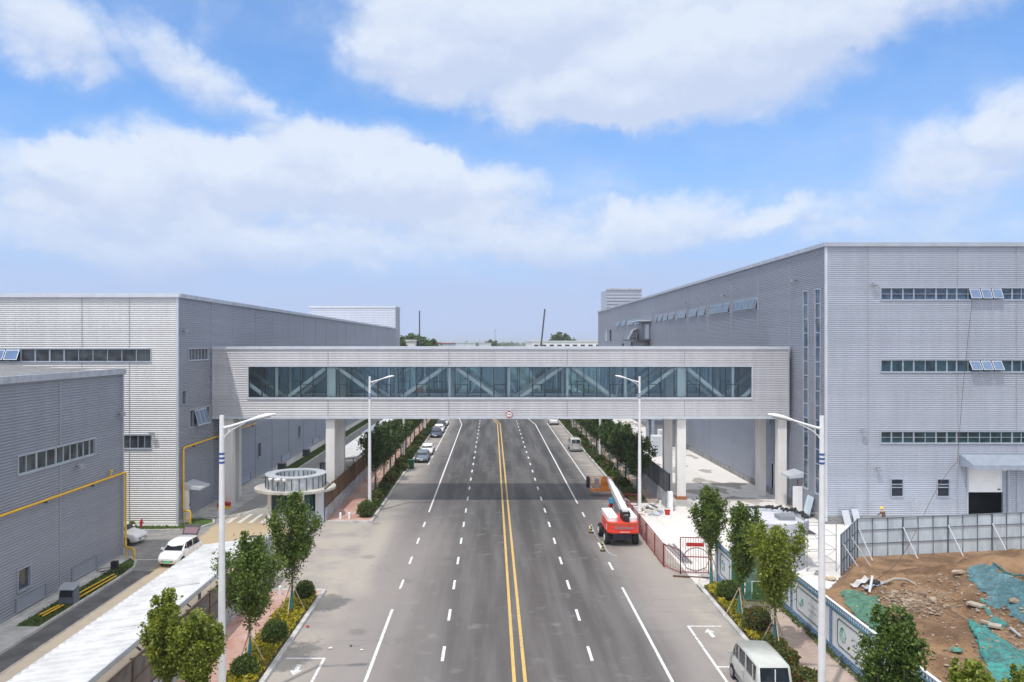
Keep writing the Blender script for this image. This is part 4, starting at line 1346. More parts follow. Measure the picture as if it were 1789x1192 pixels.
def tree_proto(label, h, r, seed, nleaf=9000, leaf=.15, m='leaf', group='young street trees in the verges', th=2.0, stakes=True, lobes=11, lean=0.0, name='street_tree', split=0.0, low=.0):
    rnd = random.Random(seed)
    o = thing(name, label, 'tree', (0, 0, 0), group)
    g = MB()
    trunk = [(0, 0, -.05), (lean * .15, .02, th * .5), (lean * .4, .03, th), (lean * .8, 0, h * .55), (lean, 0, h * .8)]
    g.tube(trunk, [.085, .07, .06, .035, .012], 9)
    cen = []
    for i in range(lobes):
        a = 2 * math.pi * (i * .382 + rnd.uniform(-.08, .08))
        t = (i + .5) / lobes
        rr = r * (.30 + .62 * rnd.random()) if i > 1 else r * .12
        s0 = th * .9 + (h * .55 - th) * rnd.random() * .8
        ztop = h * (1.0 - .26 * (rr / r) ** 1.6) * rnd.uniform(.86, 1.0)
        if split and i > 1: a = (0 if i % 2 else math.pi) + rnd.uniform(-.7, .7); rr = r * rnd.uniform(.55, .95)
        tip = Vector((lean + rr * math.cos(a), rr * math.sin(a), ztop))
        st = Vector((lean * .4, 0, s0))
        mid = st.lerp(tip, .5) + Vector((.22 * rr * math.cos(a), .22 * rr * math.sin(a), -.05 * h))
        pts = [st, st.lerp(mid, .6) , mid, mid.lerp(tip, .55) + Vector((0, 0, .08)), tip]
        g.tube(pts, [.035, .03, .022, .014, .004], 5)
        # clumps of leaves hang all along the limb
        nc = 11
        for k in range(nc):
            u = (k + rnd.random()) / nc
            f = .10 + .90 * u
            x = f * (len(pts) - 1); j = min(int(x), len(pts) - 2)
            p = pts[j].lerp(pts[j + 1], x - j)
            w = r * (.19 * math.sin(math.pi * min(1, f * .86 + .06)) ** .8 + .03)
            c = p + Vector((rnd.gauss(0, w * .55), rnd.gauss(0, w * .55), rnd.gauss(0, w * .5)))
            cw = rnd.uniform(.5, 1.25) * (1 if f > .25 else .6)
            cen.append((c, r * .105 * rnd.uniform(.75, 1.3), cw))
    # the crown keeps an upright teardrop outline: narrow foot, broad shoulder, pointed leaders
    def wid(z):
        t = (z - th * .9) / (h - th * .9)
        ks = [(-.2, .08), (0, .15), (.15, .32), (.35, .62), (.60, 1.0), (.80, .95), (.92, .70), (1.0, .45), (1.2, .2)]
        for (a_, v_), (b_, w_) in zip(ks[:-1], ks[1:]):
            if t <= b_: return r * (v_ + (w_ - v_) * max(0, t - a_) / (b_ - a_))
        return r * .2
    fixed = []
    for c, s, w in cen:
        ax = Vector((lean * min(1, c.z / h), 0, c.z)); d = c - ax; lim = wid(c.z) - s * .8
        if d.length > lim > 0: c = ax + d * (lim / d.length) * rnd.uniform(.85, 1.0)
        fixed.append((c, s, w))
    cen = fixed
    for i in range(10):      # leaders sticking out of the top
        a = 2 * math.pi * i / 10 * 3 + rnd.uniform(-.4, .4); q_ = r * rnd.uniform(.1, .80)
        zt_ = h * rnd.uniform(.86, 1.02) - (q_ / r) ** 2 * h * .12
        for k in range(4): cen.append((Vector((lean + q_ * math.cos(a) + rnd.gauss(0, .03), q_ * math.sin(a), zt_ - k * .20)), r * (.035 + .022 * k), .28 + .1 * k))
    # a few low twigs under the crown
    for k in range(int(6 + low * 10)):
        a = rnd.uniform(0, 6.28); z = th + rnd.uniform(-.35, .7)
        cen.append((Vector((.25 * math.cos(a) * rnd.random() * r, .25 * math.sin(a) * r * rnd.random(), z)), .10 * r, .35))
    tot = sum(c[2] for c in cen)
    rng = np.random.default_rng(seed)
    pts = []
    for c, s, w in cen:
        k = max(4, int(nleaf * w / tot))
        q = rng.normal(size=(k, 3)) * (s * 1.0); q[:, 2] *= 1.15
        pts.append(q + np.array(c))
    pts = np.vstack(pts)
    pts = pts[pts[:, 2] > th * .55]
    # nothing above the intended height
    over = pts[:, 2] > h
    pts[over, 2] = h - np.abs(rng.normal(size=over.sum())) * .12
    g.build('trunk', 'bark', o)
    leaf_mesh('crown', pts, leaf, seed + 5, parent=o, m=m)
    if stakes:
        zt = 1.75
        for k in range(3):
            a = 2 * math.pi * k / 3 + .5
            g = MB(); g.tube([(.85 * math.cos(a), .85 * math.sin(a), -.02), (.05 * math.cos(a), .05 * math.sin(a), zt)], .028, 6); g.build('stake', 'stake', o)
        g = MB(); g.cyl((0, 0, 0.05), (0.01, .01, 1.35), .115, .10, 10); g.build('trunk_wrap', 'wrap_green', o)
        g = MB(); g.cyl((0, 0, zt - .05), (0, 0, zt + .05), .095, .095, 8); g.build('tie', 'stake', o)
    return o

TG = 'young street trees in the verges'
near_trees = [
    # x, y, height, radius, seed, label, mat, split, lean
    (-13.05, 31.9, 6.05, 1.05, 11, 'bright slim street tree over the pink pavement, leftmost of the left verge trees', 'leaf_bright', 0, 0),
    (-11.65, 31.3, 5.55, 1.15, 21, 'bright street tree beside the nearest left lamp pole, right of the slim one', 'leaf_bright', 0, .1),
    (-11.8, 38.7, 6.8, 1.85, 12, 'dark street tree in the left verge between the lamp pole and the round bushes', 'leaf', 0, 0),
    (-11.8, 46.8, 7.2, 1.65, 13, 'street tree in the left verge rising in front of the round guardhouse', 'leaf', 0, .15),
    (14.5, 52.7, 6.5, 1.40, 14, 'street tree beside the red barred gate, first in the right verge', 'leaf', 0, -.1),
    (14.25, 45.9, 6.7, 1.35, 15, 'narrow street tree beside the green panels in the right verge', 'leaf', 0, .3),
    (14.65, 41.2, 6.9, 1.85, 16, 'broad street tree overlapping the covered ring building in the right verge', 'leaf_bright', 0, 0),
    (14.5, 28.9, 6.35, 1.28, 17, 'street tree in front of the brown earth mound, right of the lamp pole', 'leaf2', 0, 0),
    (14.6, 24.2, 6.25, 1.0, 18, 'yellow-green tree top at the bottom edge, left of the other one', 'leaf_bright', 0, .1),
    (16.4, 24.6, 6.15, .9, 19, 'yellow-green tree top at the bottom right corner over the teal net', 'leaf_bright', 0, .2),
]
for x, y, h, r, sd_, lab, m_, spl, ln in near_trees:
    t = tree_proto(lab, h, r, sd_, 13500, .125, m_, split=spl, lean=ln, th=2.35 if not spl else 1.7, low=0)
    t.location = (x, y, .1)
    t.rotation_euler = (0, 0, 0)
# rows beyond the footbridge: four shapes copied with their own turn and size
far_protos = [tree_proto('x', 5.9, 2.0, 40 + k, 5200, .21, 'leaf_far', lobes=10, th=2.2) for k in range(4)]
used = [False] * 4
def far_tree(k, loc, rz, sc, lab):
    if not used[k]:
        used[k] = True
        o = far_protos[k]; o.location = loc; o.rotation_euler = (0, 0, rz); o.scale = sc; o['label'] = lab
        return o
    return copy_tree(far_protos[k], loc, rz, sc, lab)
rnd = random.Random(5)
yy = 86.0
for i in range(24):
    s = rnd.uniform(.9, 1.12)
    far_tree(i % 4, (-12.7 + rnd.uniform(-.15, .15), yy, .1), rnd.uniform(0, 6), (s, s, s * rnd.uniform(.95, 1.1)), ORD[i] + ' street tree past the footbridge in the left verge')
    yy += 6.4
yy = 83.2
for i in range(24):
    s = rnd.uniform(.95, 1.18)
    far_tree((i + 2) % 4, (15.0 + rnd.uniform(-.15, .15), yy, .1), rnd.uniform(0, 6), (s, s, s * rnd.uniform(.95, 1.1)), ORD[i] + ' street tree past the footbridge in the right verge')
    yy += 6.4

# bushes -------------------------------------------------------
def bush_proto(label, r, h, seed, n=3000, leaf=.085, m='leaf_bush', group='clipped round bushes in the verges', name='round_bush'):
    o = thing(name, label, 'bush', (0, 0, 0), group)
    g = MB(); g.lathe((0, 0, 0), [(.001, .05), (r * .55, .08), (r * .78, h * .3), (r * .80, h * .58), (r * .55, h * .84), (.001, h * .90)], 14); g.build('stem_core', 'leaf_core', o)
    rng = np.random.default_rng(seed)
    d = rng.normal(size=(n, 3)); d /= np.linalg.norm(d, axis=1)[:, None]
    k = np.array([mnoise.noise(Vector((x * 2.1 + seed, y * 2.1, z * 2.1))) for x, y, z in d])
    rad = (1 + .16 * k + rng.normal(size=n) * .045) * rng.uniform(.86, 1.03, n)
    p = d * rad[:, None] * np.array([r, r, h * .52]) + np.array([0, 0, h * .50])
    p = p[p[:, 2] > .03]
    leaf_mesh('foliage', p, leaf, seed + 1, up=.4, parent=o, m=m)
    return o
bushes = [
    (-11.75, 37.8, .62, 1.05, 1, 'leaf_bush', 'clipped green bush at the foot of the nearest left lamp'),
    (-11.55, 42.3, .66, 1.15, 2, 'leaf_bush', 'large clipped green bush in the middle of the near left planter'),
    (-11.60, 49.2, .60, 1.20, 3, 'leaf_bush', 'clipped green bush at the far end of the near left planter'),
    (-11.55, 73.0, .80, 1.45, 4, 'leaf_bush', 'clipped green bush at the corner below the left footbridge lamp'),
    (14.55, 49.0, .72, 1.25, 5, 'leaf_bush', 'clipped green bush beside the green panels'),
    (14.55, 43.8, .78, 1.35, 6, 'leaf_redbush', 'clipped reddish-tipped bush right behind the small planter kerb'),
]
for x, y, r, h, s, m_, lab in bushes:
    b = bush_proto(lab, r, h, s, 3600, .085, m_)
    b.location = (x, y, .1)
low = [(14.45, 41.0, .75, .75), (14.5, 39.6, .7, .7), (14.35, 36.6, .8, .9), (14.45, 35.0, .85, .95), (14.5, 32.9, .8, .9), (14.4, 31.0, .8, .8)]
for i, (x, y, r, h) in enumerate(low):
    b = bush_proto(['low reddish shrub at the foot of the staked tree, farthest of the red shrubs', 'low reddish shrub just ahead of the silver van', 'low reddish shrub beside the middle of the silver van',
                    'low reddish shrub beside the back of the silver van', 'low reddish shrub behind the silver van by the lamp', 'lowest reddish shrub at the bottom edge near the lamp'][i], r, h, 60 + i, 2600, .10, 'leaf_redbush', 'low reddish shrubs in the right verge', 'low_shrub')
    b.location = (x, y, .1)
# shrub rows beyond the footbridge
bp = [bush_proto('x', .72, 1.15, 70 + k, 1100, .15, ['leaf_bush', 'leaf_redbush', 'leaf_bush'][k], 'shrubs along the verges past the footbridge', 'verge_shrub') for k in range(3)]
bu = [False] * 3
def far_bush(k, loc, s, lab):
    if not bu[k]:
        bu[k] = True; o = bp[k]; o.location = loc; o.scale = s; o['label'] = lab; return o
    return copy_tree(bp[k], loc, rnd.uniform(0, 6), s, lab)
for i in range(40):
    far_bush(i % 3, (-11.55 + rnd.uniform(-.2, .2), 77 + i * 3.1 + rnd.uniform(-.6, .6), .1), (rnd.uniform(.8, 1.15), rnd.uniform(.9, 1.5), rnd.uniform(.7, 1.1)), ORD[i] + ' verge shrub past the footbridge on the left')
for i in range(40):
    far_bush((i + 1) % 3, (14.4 + rnd.uniform(-.15, .25), 81.5 + i * 3.1 + rnd.uniform(-.6, .6), .1), (rnd.uniform(.8, 1.1), rnd.uniform(.9, 1.5), rnd.uniform(.6, 1.0)), ORD[i] + ' verge shrub past the footbridge on the right')

# ground cover as stuff
def cover(name, rects, n, size, m, h, seed, label, cat):
    rng = np.random.default_rng(seed)
    areas = [(b - a) * (d - c) for a, b, c, d in rects]
    pts = []
    for (a, b, c, d), ar in zip(rects, areas):
        k = int(n * ar / sum(areas))
        q = np.column_stack([rng.uniform(a, b, k), rng.uniform(c, d, k), np.zeros(k)])
        hh = np.array([.5 + .5 * mnoise.noise(Vector((x * 1.9, y * 1.9, seed))) for x, y, _ in q])
        q[:, 2] = .1 + h * np.clip(hh * 1.3, .1, 1.1) * rng.uniform(.25, 1, k) ** .6
        pts.append(q)
    o = leaf_mesh(name, np.vstack(pts), size, seed, up=.9, m=m)
    return tag(o, label, cat, kind='stuff')
cover('yellow_ground_cover', [(-12.6, -11.0, 24, 50.1), (13.8, 15.0, 42.2, 52.0)], 17000, .13, 'leaf_yellow', .5, 3, 'low yellow-green leafy ground cover filling the planters', 'ground cover')
cover('verge_ground_cover', [(-12.7, -11.0, 74.2, 200), (13.85, 15.5, 80, 200), (13.85, 15.0, 22, 41.8)], 22000, .20, 'leaf_bush', .45, 4, 'low dark green ground cover along the verges', 'ground cover')
cover('yard_grass', [(-26.8, -25.5, 45.0, 57.2), (-60, -25.4, 68.1, 69.3), (-26.4, -24.9, 94.7, 200)], 26000, .10, 'leaf_bush', .10, 6, 'short green grass beside the left halls', 'grass')
cover('hoarding_weeds', [(17.1, 17.45, 24, 48)], 1800, .12, 'leaf_bush', .28, 8, 'weeds growing along the foot of the blue hoarding', 'weeds')

# ---------------------------------------------------------------- guardhouses
gx, gy = -18.0, 73.0
gh = thing('guardhouse', 'round guardhouse with a panelled drum parapet and a wide thin oval canopy', 'guardhouse', (gx, gy, 0))
def oval(g, cx, cy, rx, ry, z0, z1, n=48, hole=None):
    P = lambda a, k=1.0: (cx + rx * k * math.cos(a), cy + ry * k * math.sin(a))
    for i in range(n):
        a, b = 2 * math.pi * i / n, 2 * math.pi * (i + 1) / n
        p, q = P(a), P(b)
        g.face([(*p, z0), (*q, z0), (*q, z1), (*p, z1)], True)
        if hole:
            r, s = P(a, hole), P(b, hole)
            g.face([(*p, z1), (*q, z1), (*s, z1), (*r, z1)], False); g.face([(*r, z0), (*s, z0), (*q, z0), (*p, z0)], False)
            g.face([(*s, z0), (*r, z0), (*r, z1), (*s, z1)], True)
        else:
            g.face([(*p, z1), (*q, z1), (cx, cy, z1)], False); g.face([(*q, z0), (*p, z0), (cx, cy, z0)], False)
g = MB()
n = 56
# canopy: lens shaped plate with rounded tips
pts = []
for i in range(n):
    a = 2 * math.pi * i / n
    c, s = math.cos(a), math.sin(a)
    pts.append((gx + 3.65 * math.copysign(abs(c) ** .8, c), gy - .15 + 3.25 * math.copysign(abs(s) ** 1.1, s)))
g.prism(pts, 2.72, 2.94)
g.build('canopy', mat('canopy_cream', (.40, .385, .35), .8, 0, .15, 1.5), gh)
g = MB(); oval(g, gx, gy, 2.66, 2.85, 2.94, 4.05, 64, .70); dr_ = g.build('parapet_drum', mat('zinc_panel', (.36, .39, .41), .5, .3, .22, 1.6), gh)
g = MB()
for i in range(26):
    a = 2 * math.pi * i / 26
    for k, rr in ((1.0, 1.012), (.7, .985)):
        x, y = gx + 2.66 * k * rr * math.cos(a), gy + 2.85 * k * rr * math.sin(a)
        g.box(x - .03, x + .03, y - .03, y + .03, 2.95, 4.0)
g.build('panel_joint', 'steel_dark', dr_)
g = MB(); oval(g, gx, gy, 2.72, 2.91, 4.05, 4.12, 64, .68); g.build('parapet_cap', 'trim_light', dr_)
g = MB(); g.prism([(gx + 1.9 * math.cos(2 * math.pi * i / 32), gy + 2.0 * math.sin(2 * math.pi * i / 32)) for i in range(32)], 3.0, 3.06); g.build('roof', 'steel_grey', gh)
g = MB(); oval(g, gx, gy, 2.45, 2.6, 0.0, .95, 48, .93); g.build('base_wall', 'trim_light', gh)
g = MB(); oval(g, gx, gy, 2.40, 2.55, .95, 2.72, 48, .985); gl = g.build('glazing', 'glass_teal', gh)
g = MB()
for i in range(16):
    a = 2 * math.pi * i / 16 + .1
    x, y = gx + 2.43 * math.cos(a), gy + 2.58 * math.sin(a)
    g = MB(); g.box(x - .045, x + .045, y - .045, y + .045, .95, 2.72); g.build('mullion', 'frame_dark', gl)
for a in (-.35, -2.45, -1.1):
    x, y = gx + 2.5 * math.cos(a), gy + 2.65 * math.sin(a)
    g = MB(); g.box(x - .17, x + .17, y - .12, y + .12, 0, 2.72); g.build('pier', 'column', gh)
g = MB(); g.box(gx + 2.2, gx + 2.95, gy - 1.9, gy + 1.6, 0, 2.72); g.build('side_wall', 'trim_light', gh)
g = MB(); g.box(gx + 2.955, gx + 3.0, gy - 1.9, gy - 1.65, 0, 2.7); g.build('blue_strip', mat_blue, gh)
# roof cameras and loudspeakers on the parapet
for dx_, dy_, lab in ((-1.3, -2.75, 'pair of white loudspeakers on a pole at the front of the guardhouse roof'), (-.55, -2.95, 'white security camera bracket at the front of the guardhouse roof')):
    o = thing('roof_equipment', lab, 'security camera', (gx + dx_, gy + dy_ - .05, 2.94))
    g = MB(); g.cyl((gx + dx_, gy + dy_ - .05, 2.94), (gx + dx_, gy + dy_ - .05, 4.15), .03, n=8); g.build('pole', 'trim_dark', o)
    g = MB(); g.cyl((gx + dx_ - .38, gy + dy_ - .2, 4.0), (gx + dx_ - .1, gy + dy_ - .05, 4.05), .16, .06, 10); g.cyl((gx + dx_ + .38, gy + dy_ - .2, 3.95), (gx + dx_ + .1, gy + dy_ - .05, 4.0), .14, .06, 10); g.build('horn', 'white', o)

# unfinished round house behind the right hoarding
hx, hy = 20.15, 58.0
uh = thing('unfinished_guardhouse', 'unfinished round guardhouse wrapped in white sheeting with a ragged black rim on its roof', 'guardhouse', (hx, hy, 0))
g = MB(); oval(g, hx, hy, 2.45, 2.7, .06, 2.6, 48); g.build('wall', mat('wrapped_wall', (.36, .38, .42), .7, 0, .25, 1.5), uh)
g = MB(); oval(g, hx, hy, 2.62, 2.9, 2.6, 3.45, 48, .93); g.build('parapet', mat('sheeting', (.42, .43, .47), .6, 0, .12, 2, bump=.5, bscale=6), uh)
g = MB(); g.prism([(hx + 2.42 * math.cos(2 * math.pi * i / 36), hy + 2.65 * math.sin(2 * math.pi * i / 36)) for i in range(36)], 3.0, 3.22); g.build('roof', mat('roof_film', (.46, .46, .50), .5, 0, .1, 1), uh)
g = MB()
rr = random.Random(3)
for i in range(46):
    a = -.35 + (math.pi + .5) * i / 46
    x, y = hx + 2.52 * math.cos(a), hy + 2.78 * math.sin(a)
    w, z = rr.uniform(.10, .22), rr.uniform(3.42, 3.6)
    g.cyl((x - w, y, z), (x + w, y + rr.uniform(-.1, .1), z + rr.uniform(-.05, .12)), rr.uniform(.06, .13), n=6)
g.build('membrane_edge', 'black', uh)
g = MB()
for i in range(7):
    a = .25 - i * .16
    x, y = hx + 2.64 * math.cos(a), hy + 2.92 * math.sin(a)
    for k in range(5):
        z = 2.75 + k * .13
        g.box(x - .015, x + .02, y - .10, y + .10, z, z + .06)
g.build('printed_marks', mat('print_grey', (.32, .32, .46), .7), uh)
g = MB(); g.box(hx + .6, hx + 1.7, hy - .6, hy + .6, 3.22, 3.5); g.build('roof_hatch', 'trim_dark', uh)

# ---------------------------------------------------------------- carports, boundary walls
def carport(label, y0, y1, xr=-15.2, zr=3.25, xl=-18.9, zl=2.75, post=6.0):
    o = thing('carport', label, 'carport', (-17, (y0 + y1) / 2, 0), 'white roofed carports along the left boundary')
    g = MB()
    n = int((y1 - y0) / .55)
    for i in range(n):
        a = y0 + (y1 - y0) * i / n; b = y0 + (y1 - y0) * (i + 1) / n; m_ = a + (b - a) * .3
        c, d = a + (b - a) * .08, a + (b - a) * .38
        for (p, q, h0, h1) in ((a, c, 0, .09), (c, m_, .09, .09), (m_, d, .09, 0), (d, b, 0, 0)):
            g.face([(xl, p, zl + h0), (xr, p, zr + h0), (xr, q, zr + h1), (xl, q, zl + h1)])
    g.build('roof', 'white_roof', o)
    g = MB(); g.box(xr, xr + .08, y0, y1, zr - .16, zr + .10); g.box(xl - .06, xl, y0, y1, zl - .14, zl + .04)
    g.box(xl, xr, y0 - .06, y0, zl - .1, zl + .04)
    g.build('gutter', 'trim_light', o)
    y = y0 + .4
    while y < y1:
        g = MB(); g.box(xr - .45, xr - .33, y - .06, y + .06, 0, zr - .05); g.beam((xr - .4, y, zr - .10), (xl + .1, y, zl - .08), .1, .16); g.beam((xr - .4, y, 1.6), (xr - 2.0, y, zl + .1), .07)
        g.build('post', 'steel_grey', o)
        y += post
    return o
carport('long white ribbed carport roof in the left foreground', 12, 52.4)
carport('white carport roof seen under the footbridge', 89, 116)
carport('farther white carport roof beyond the grey roofed gap', 132, 168)
cb = thing('grey_shed', 'low shed with a flat blue-grey roof between the two far carports', 'shed', (-17.2, 124, 0))
g = MB(); g.box(-19.0, -15.3, 117.4, 130.6, 0, 2.6); g.build('wall', 'trim', cb)
g = MB(); g.box(-19.2, -15.2, 117.2, 130.8, 2.6, 2.85); g.build('roof', 'frame_grey', cb)
sf = thing('slatted_screen', 'dark horizontal slatted end screen standing beside the footbridge column', 'screen', (-17, 88.4, 0))
for x in (-19.1, -17.2, -15.3):
    g = MB(); g.box(x - .05, x + .05, 88.3, 88.42, 0, 2.75); g.build('post', 'steel_dark', sf)
g = MB()
for i in range(12): g.box(-19.05, -15.3, 88.26, 88.3, .2 + i * .215, .31 + i * .215)
g.build('slat_panel', 'steel_dark', sf)
g = MB()
for i in range(12): g.box(-19.15, -19.11, 88.4, 91.5, .2 + i * .215, .31 + i * .215)
g.build('side_slat_panel', 'steel_dark', sf)

def boundary(label, y0, y1, solid=1.15, top=2.55, x=-14.95, lattice='timber'):
    o = thing('boundary_wall', label, 'wall', (x, (y0 + y1) / 2, 0))
    g = MB(); y = y0
    while y < y1 - .1:
        e = min(y + 3.0, y1); g.box(x - .12, x + .10, y + .01, e - .01, 0, solid); y = e
    g.build('concrete_base', 'conc_panel', o)
    g = MB(); g.box(x - .02, x + .04, y0, y1, solid + .02, top)
    pn = g.build('panel', lattice, o)
    g = MB(); y = y0
    while y <= y1:
        g.box(x - .06, x + .08, y - .05, y + .05, solid, top + .05); y += 3.0
    for z in (solid + .05, (solid + top) / 2, top - .05): g.box(x - .03, x + .06, y0, y1, z - .03, z + .03)
    g.build('frame', 'frame_brown', pn)
    return o
M['timber'] = mat('timber_slats', (.13, .075, .04), .85, 0, .25, 3, stretch=(1, 9, .4))
M['frame_brown'] = mat('frame_brown', (.09, .055, .035), .7, 0, .2, 3)
M['conc_panel'] = mat('concrete_panel', (.30, .31, .33), .85, 0, .2, 1.1, bump=.2)
M['dark_panel'] = mat('dark_panel', (.14, .125, .115), .8, 0, .25, 1.5)
boundary('brown slatted fence on a concrete base beside the far brick pavement', 71.2, 168, 1.3, 3.05)
boundary('dark panelled boundary wall under the edge of the near carport', 12, 51.0, 1.15, 2.9, lattice='dark_panel')
bw_ = thing('gate_wall', 'short grey wall with a white sloping rail beside the end of the near carport', 'wall', (-14.95, 53.5, 0))
g = MB(); g.box(-15.05, -14.85, 51.05, 53.9, 0, 3.05); g.build('wall_panel', 'conc_panel', bw_)
g = MB(); g.box(-15.02, -14.9, 51.0, 56.2, 3.24, 3.34); g.build('rail', 'white_steel', bw_)
g = MB()
for y in (51.1, 52.7, 54.4, 56.1): g.box(-14.99, -14.93, y - .03, y + .03, 0.0 if y > 54 else 3.0, 3.24)
g.build('rail_post', 'steel_grey', bw_)

# right boundary fence: dark metal panels over a concrete wall
rbw = thing('boundary_wall', 'dark metal panelled wall on a concrete base running beside the right columns', 'wall', (16.85, 100, 0))
g = MB(); g.box(16.8, 17.0, 76.0, 200, 0, 1.6); g.build('concrete_base', 'conc_panel', rbw)
g = MB(); g.box(16.87, 16.93, 76.0, 200, 1.62, 3.5); pn = g.build('panel', mat('slate_panel', (.11, .12, .145), .5, .3, .25, 1.2), rbw)
g = MB(); y = 76
while y < 200:
    g.box(16.82, 16.98, y - .05, y + .05, 1.6, 3.58); y += 2.4
for z in (1.66, 2.56, 3.5): g.box(16.83, 16.97, 76, 200, z - .04, z + .04)
g.build('frame', 'steel_dark', pn)
g = MB(); g.box(16.7, 17.12, 75.4, 76.0, 0, 1.9); g.build('end_pier', 'white', rbw)
g = MB(); g.box(16.85, 16.95, 75.95, 76.05, 1.9, 3.55); g.build('end_post', 'frame_grey', rbw)
sp = thing('signal_post', 'thin dark post standing on the plaza behind the metal panelled wall', 'post', (17.9, 96, 0))
g = MB(); g.cyl((17.9, 96, 0), (17.9, 96, 4.6), .07, n=8); g.build('pole', 'steel_dark', sp)
g = MB(); g.box(17.5, 18.3, 95.95, 96.05, 4.5, 4.62); g.build('cross_arm', 'steel_dark', sp)

# ---------------------------------------------------------------- cars
def car_proto(kind, label, paint, L, W_, Hh, belt, hood, trunk, ws0, ws1, rf1, rb0, plate='white', group='cars parked along the kerbs', name='parked_car', wheel=.31, cat='car', nose=.55, tumble=.80):
    """front of the car points to -Y; ws0/ws1 = foot and top of the windscreen, rf1/rb0 = top and foot of the rear glass, from the nose"""
    o = thing(name, label, cat, (0, 0, 0), group)
    w = W_ / 2; y0 = -L / 2
    st = [(y0, .40, nose, .70), (y0 + .06, .28, nose + .08, .88), (y0 + .30, .22, hood - .07, .97), (y0 + ws0 * .6, .20, hood, 1.0), (y0 + ws0, .20, belt - .02, 1.0),
          (y0 + L * .5, .20, belt, 1.0), (y0 + rb0, .20, belt + .03, 1.0), (y0 + rb0 + (L - rb0) * .5, .22, trunk, .99), (y0 + L - .05, .30, trunk - .08, .92), (y0 + L, .42, trunk - .22, .82)]
    def ring(y, zl, zt, k):
        h = [(w * .80, zl), (w * .96, zl + .10), (w, (zl + zt) / 2), (w * .985, zt - (zt - zl) * .18), (w * .92, zt - .025), (w * .70, zt + .012), (0, zt + .03)]
        r = [(x * k, y, z) for x, z in h]
        return r + [(-x * k, y, z) for x, z in reversed(h[:-1])]
    g = MB(); vs = []; n = 13
    for s in st: vs += ring(*s)
    fs = [(i * n + k, i * n + (k + 1) % n, (i + 1) * n + (k + 1) % n, (i + 1) * n + k) for i in range(len(st) - 1) for k in range(n)]
    g.raw(vs, fs, True); g.raw(vs[:n], [tuple(range(n))], True); g.raw(vs[-n:], [tuple(reversed(range(n)))], True)
    # cabin
    wb, wt = w * .93, w * tumble
    ys = [y0 + ws0, y0 + ws1, y0 + (ws1 + rf1) / 2, y0 + rf1, y0 + rb0]
    zb = [belt - .03, belt - .02, belt, belt, belt + .02]
    zt = [belt - .01, Hh - .06, Hh, Hh - .03, belt + .04]
    bw_ = [wb, wb, wb, wb, wb * .96]; tw = [wb * .96, wt, wt * 1.02, wt, wt * 1.06]
    vs = []
    for y, a, b, p, q in zip(ys, zb, zt, bw_, tw):
        e = .03 if b > belt + .2 else .0
        vs += [(-p, y, a), (-q, y, b - e), (-q * .8, y, b + e * .3), (0, y, b + e * .9), (q * .8, y, b + e * .3), (q, y, b - e), (p, y, a)]
    n = 7
    fs = [(i * n + k, i * n + k + 1, (i + 1) * n + k + 1, (i + 1) * n + k) for i in range(4) for k in range(6)]
    g.raw(vs, fs, False)
    for q in range(len(g.f) - 24, len(g.f)):
        g.sm[q] = True
    g.build('body', paint, o)
    def patch(a, b, c, d, s0, s1, t0, t1, off):
        a, b, c, d = map(Vector, (a, b, c, d))
        def P(s, t): return (a * (1 - s) + b * s) * (1 - t) + (d * (1 - s) + c * s) * t
        nrm = (b - a).cross(d - a).normalized() * off
        return [P(s0, t0) + nrm, P(s1, t0) + nrm, P(s1, t1) + nrm, P(s0, t1) + nrm]
    A = lambda i, s: Vector((s * bw_[i], ys[i], zb[i] + .05)); B = lambda i, s: Vector((s * tw[i], ys[i], zt[i] - .04))
    g = MB(); g.face(patch(Vector((-wb, ys[0] - .0, zb[0] + .04)), Vector((wb, ys[0], zb[0] + .04)), B(1, 1), B(1, -1), .05, .95, .06, .95, .018)); g.build('windscreen', 'car_glass', o)
    g = MB(); g.face(patch(Vector((wb * .96, ys[4], zb[4] + .05)), Vector((-wb * .96, ys[4], zb[4] + .05)), B(3, -1), B(3, 1), .07, .93, .10, .92, .018)); g.build('rear_window', 'car_glass', o)
    for s in (-1, 1):
        # front quarter, door windows
        spans = [(0, 1), (1, 2), (2, 3), (3, 4)]
        for i, j in spans:
            if i == 0: q = [A(0, s) + Vector((0, .18, 0)), A(1, s), B(1, s), B(1, s)]
            elif j == 4: q = [A(3, s), A(4, s) - Vector((0, .18, 0)), B(3, s), B(3, s)]
            else: q = [A(i, s), A(j, s), B(j, s), B(i, s)]
            if abs(ys[j] - ys[i]) < .28 and i in (0, 3): continue
            c = sum(q, Vector((0, 0, 0))) / 4
            q = [c + (p - c) * .90 + Vector((s * .016, 0, 0)) for p in q]
            if i == 0 or j == 4: q = q[:3]
            g = MB(); g.face(q); g.build('side_window', 'car_glass', o)
        g = MB(); g.hexa([(s * (w * .95), y0 + ws0 + .20, belt + .02), (s * (w + .20), y0 + ws0 + .22, belt + .04), (s * (w + .20), y0 + ws0 + .34, belt + .04), (s * (w * .95), y0 + ws0 + .32, belt + .02),
                          (s * (w * .95), y0 + ws0 + .20, belt + .13), (s * (w + .18), y0 + ws0 + .22, belt + .17), (s * (w + .18), y0 + ws0 + .34, belt + .17), (s * (w * .95), y0 + ws0 + .32, belt + .13)])
        g.build('wing_mirror', paint, o)
        g = MB(); g.face(patch((s * w * .93, y0 + .10, nose - .08), (s * w * .42, y0 + .02, nose - .10), (s * w * .46, y0 + .06, nose + .04), (s * w * .96, y0 + .25, nose + .07), 0, 1, 0, 1, 0.02 * s)); g.build('headlight', 'lamp_clear', o)
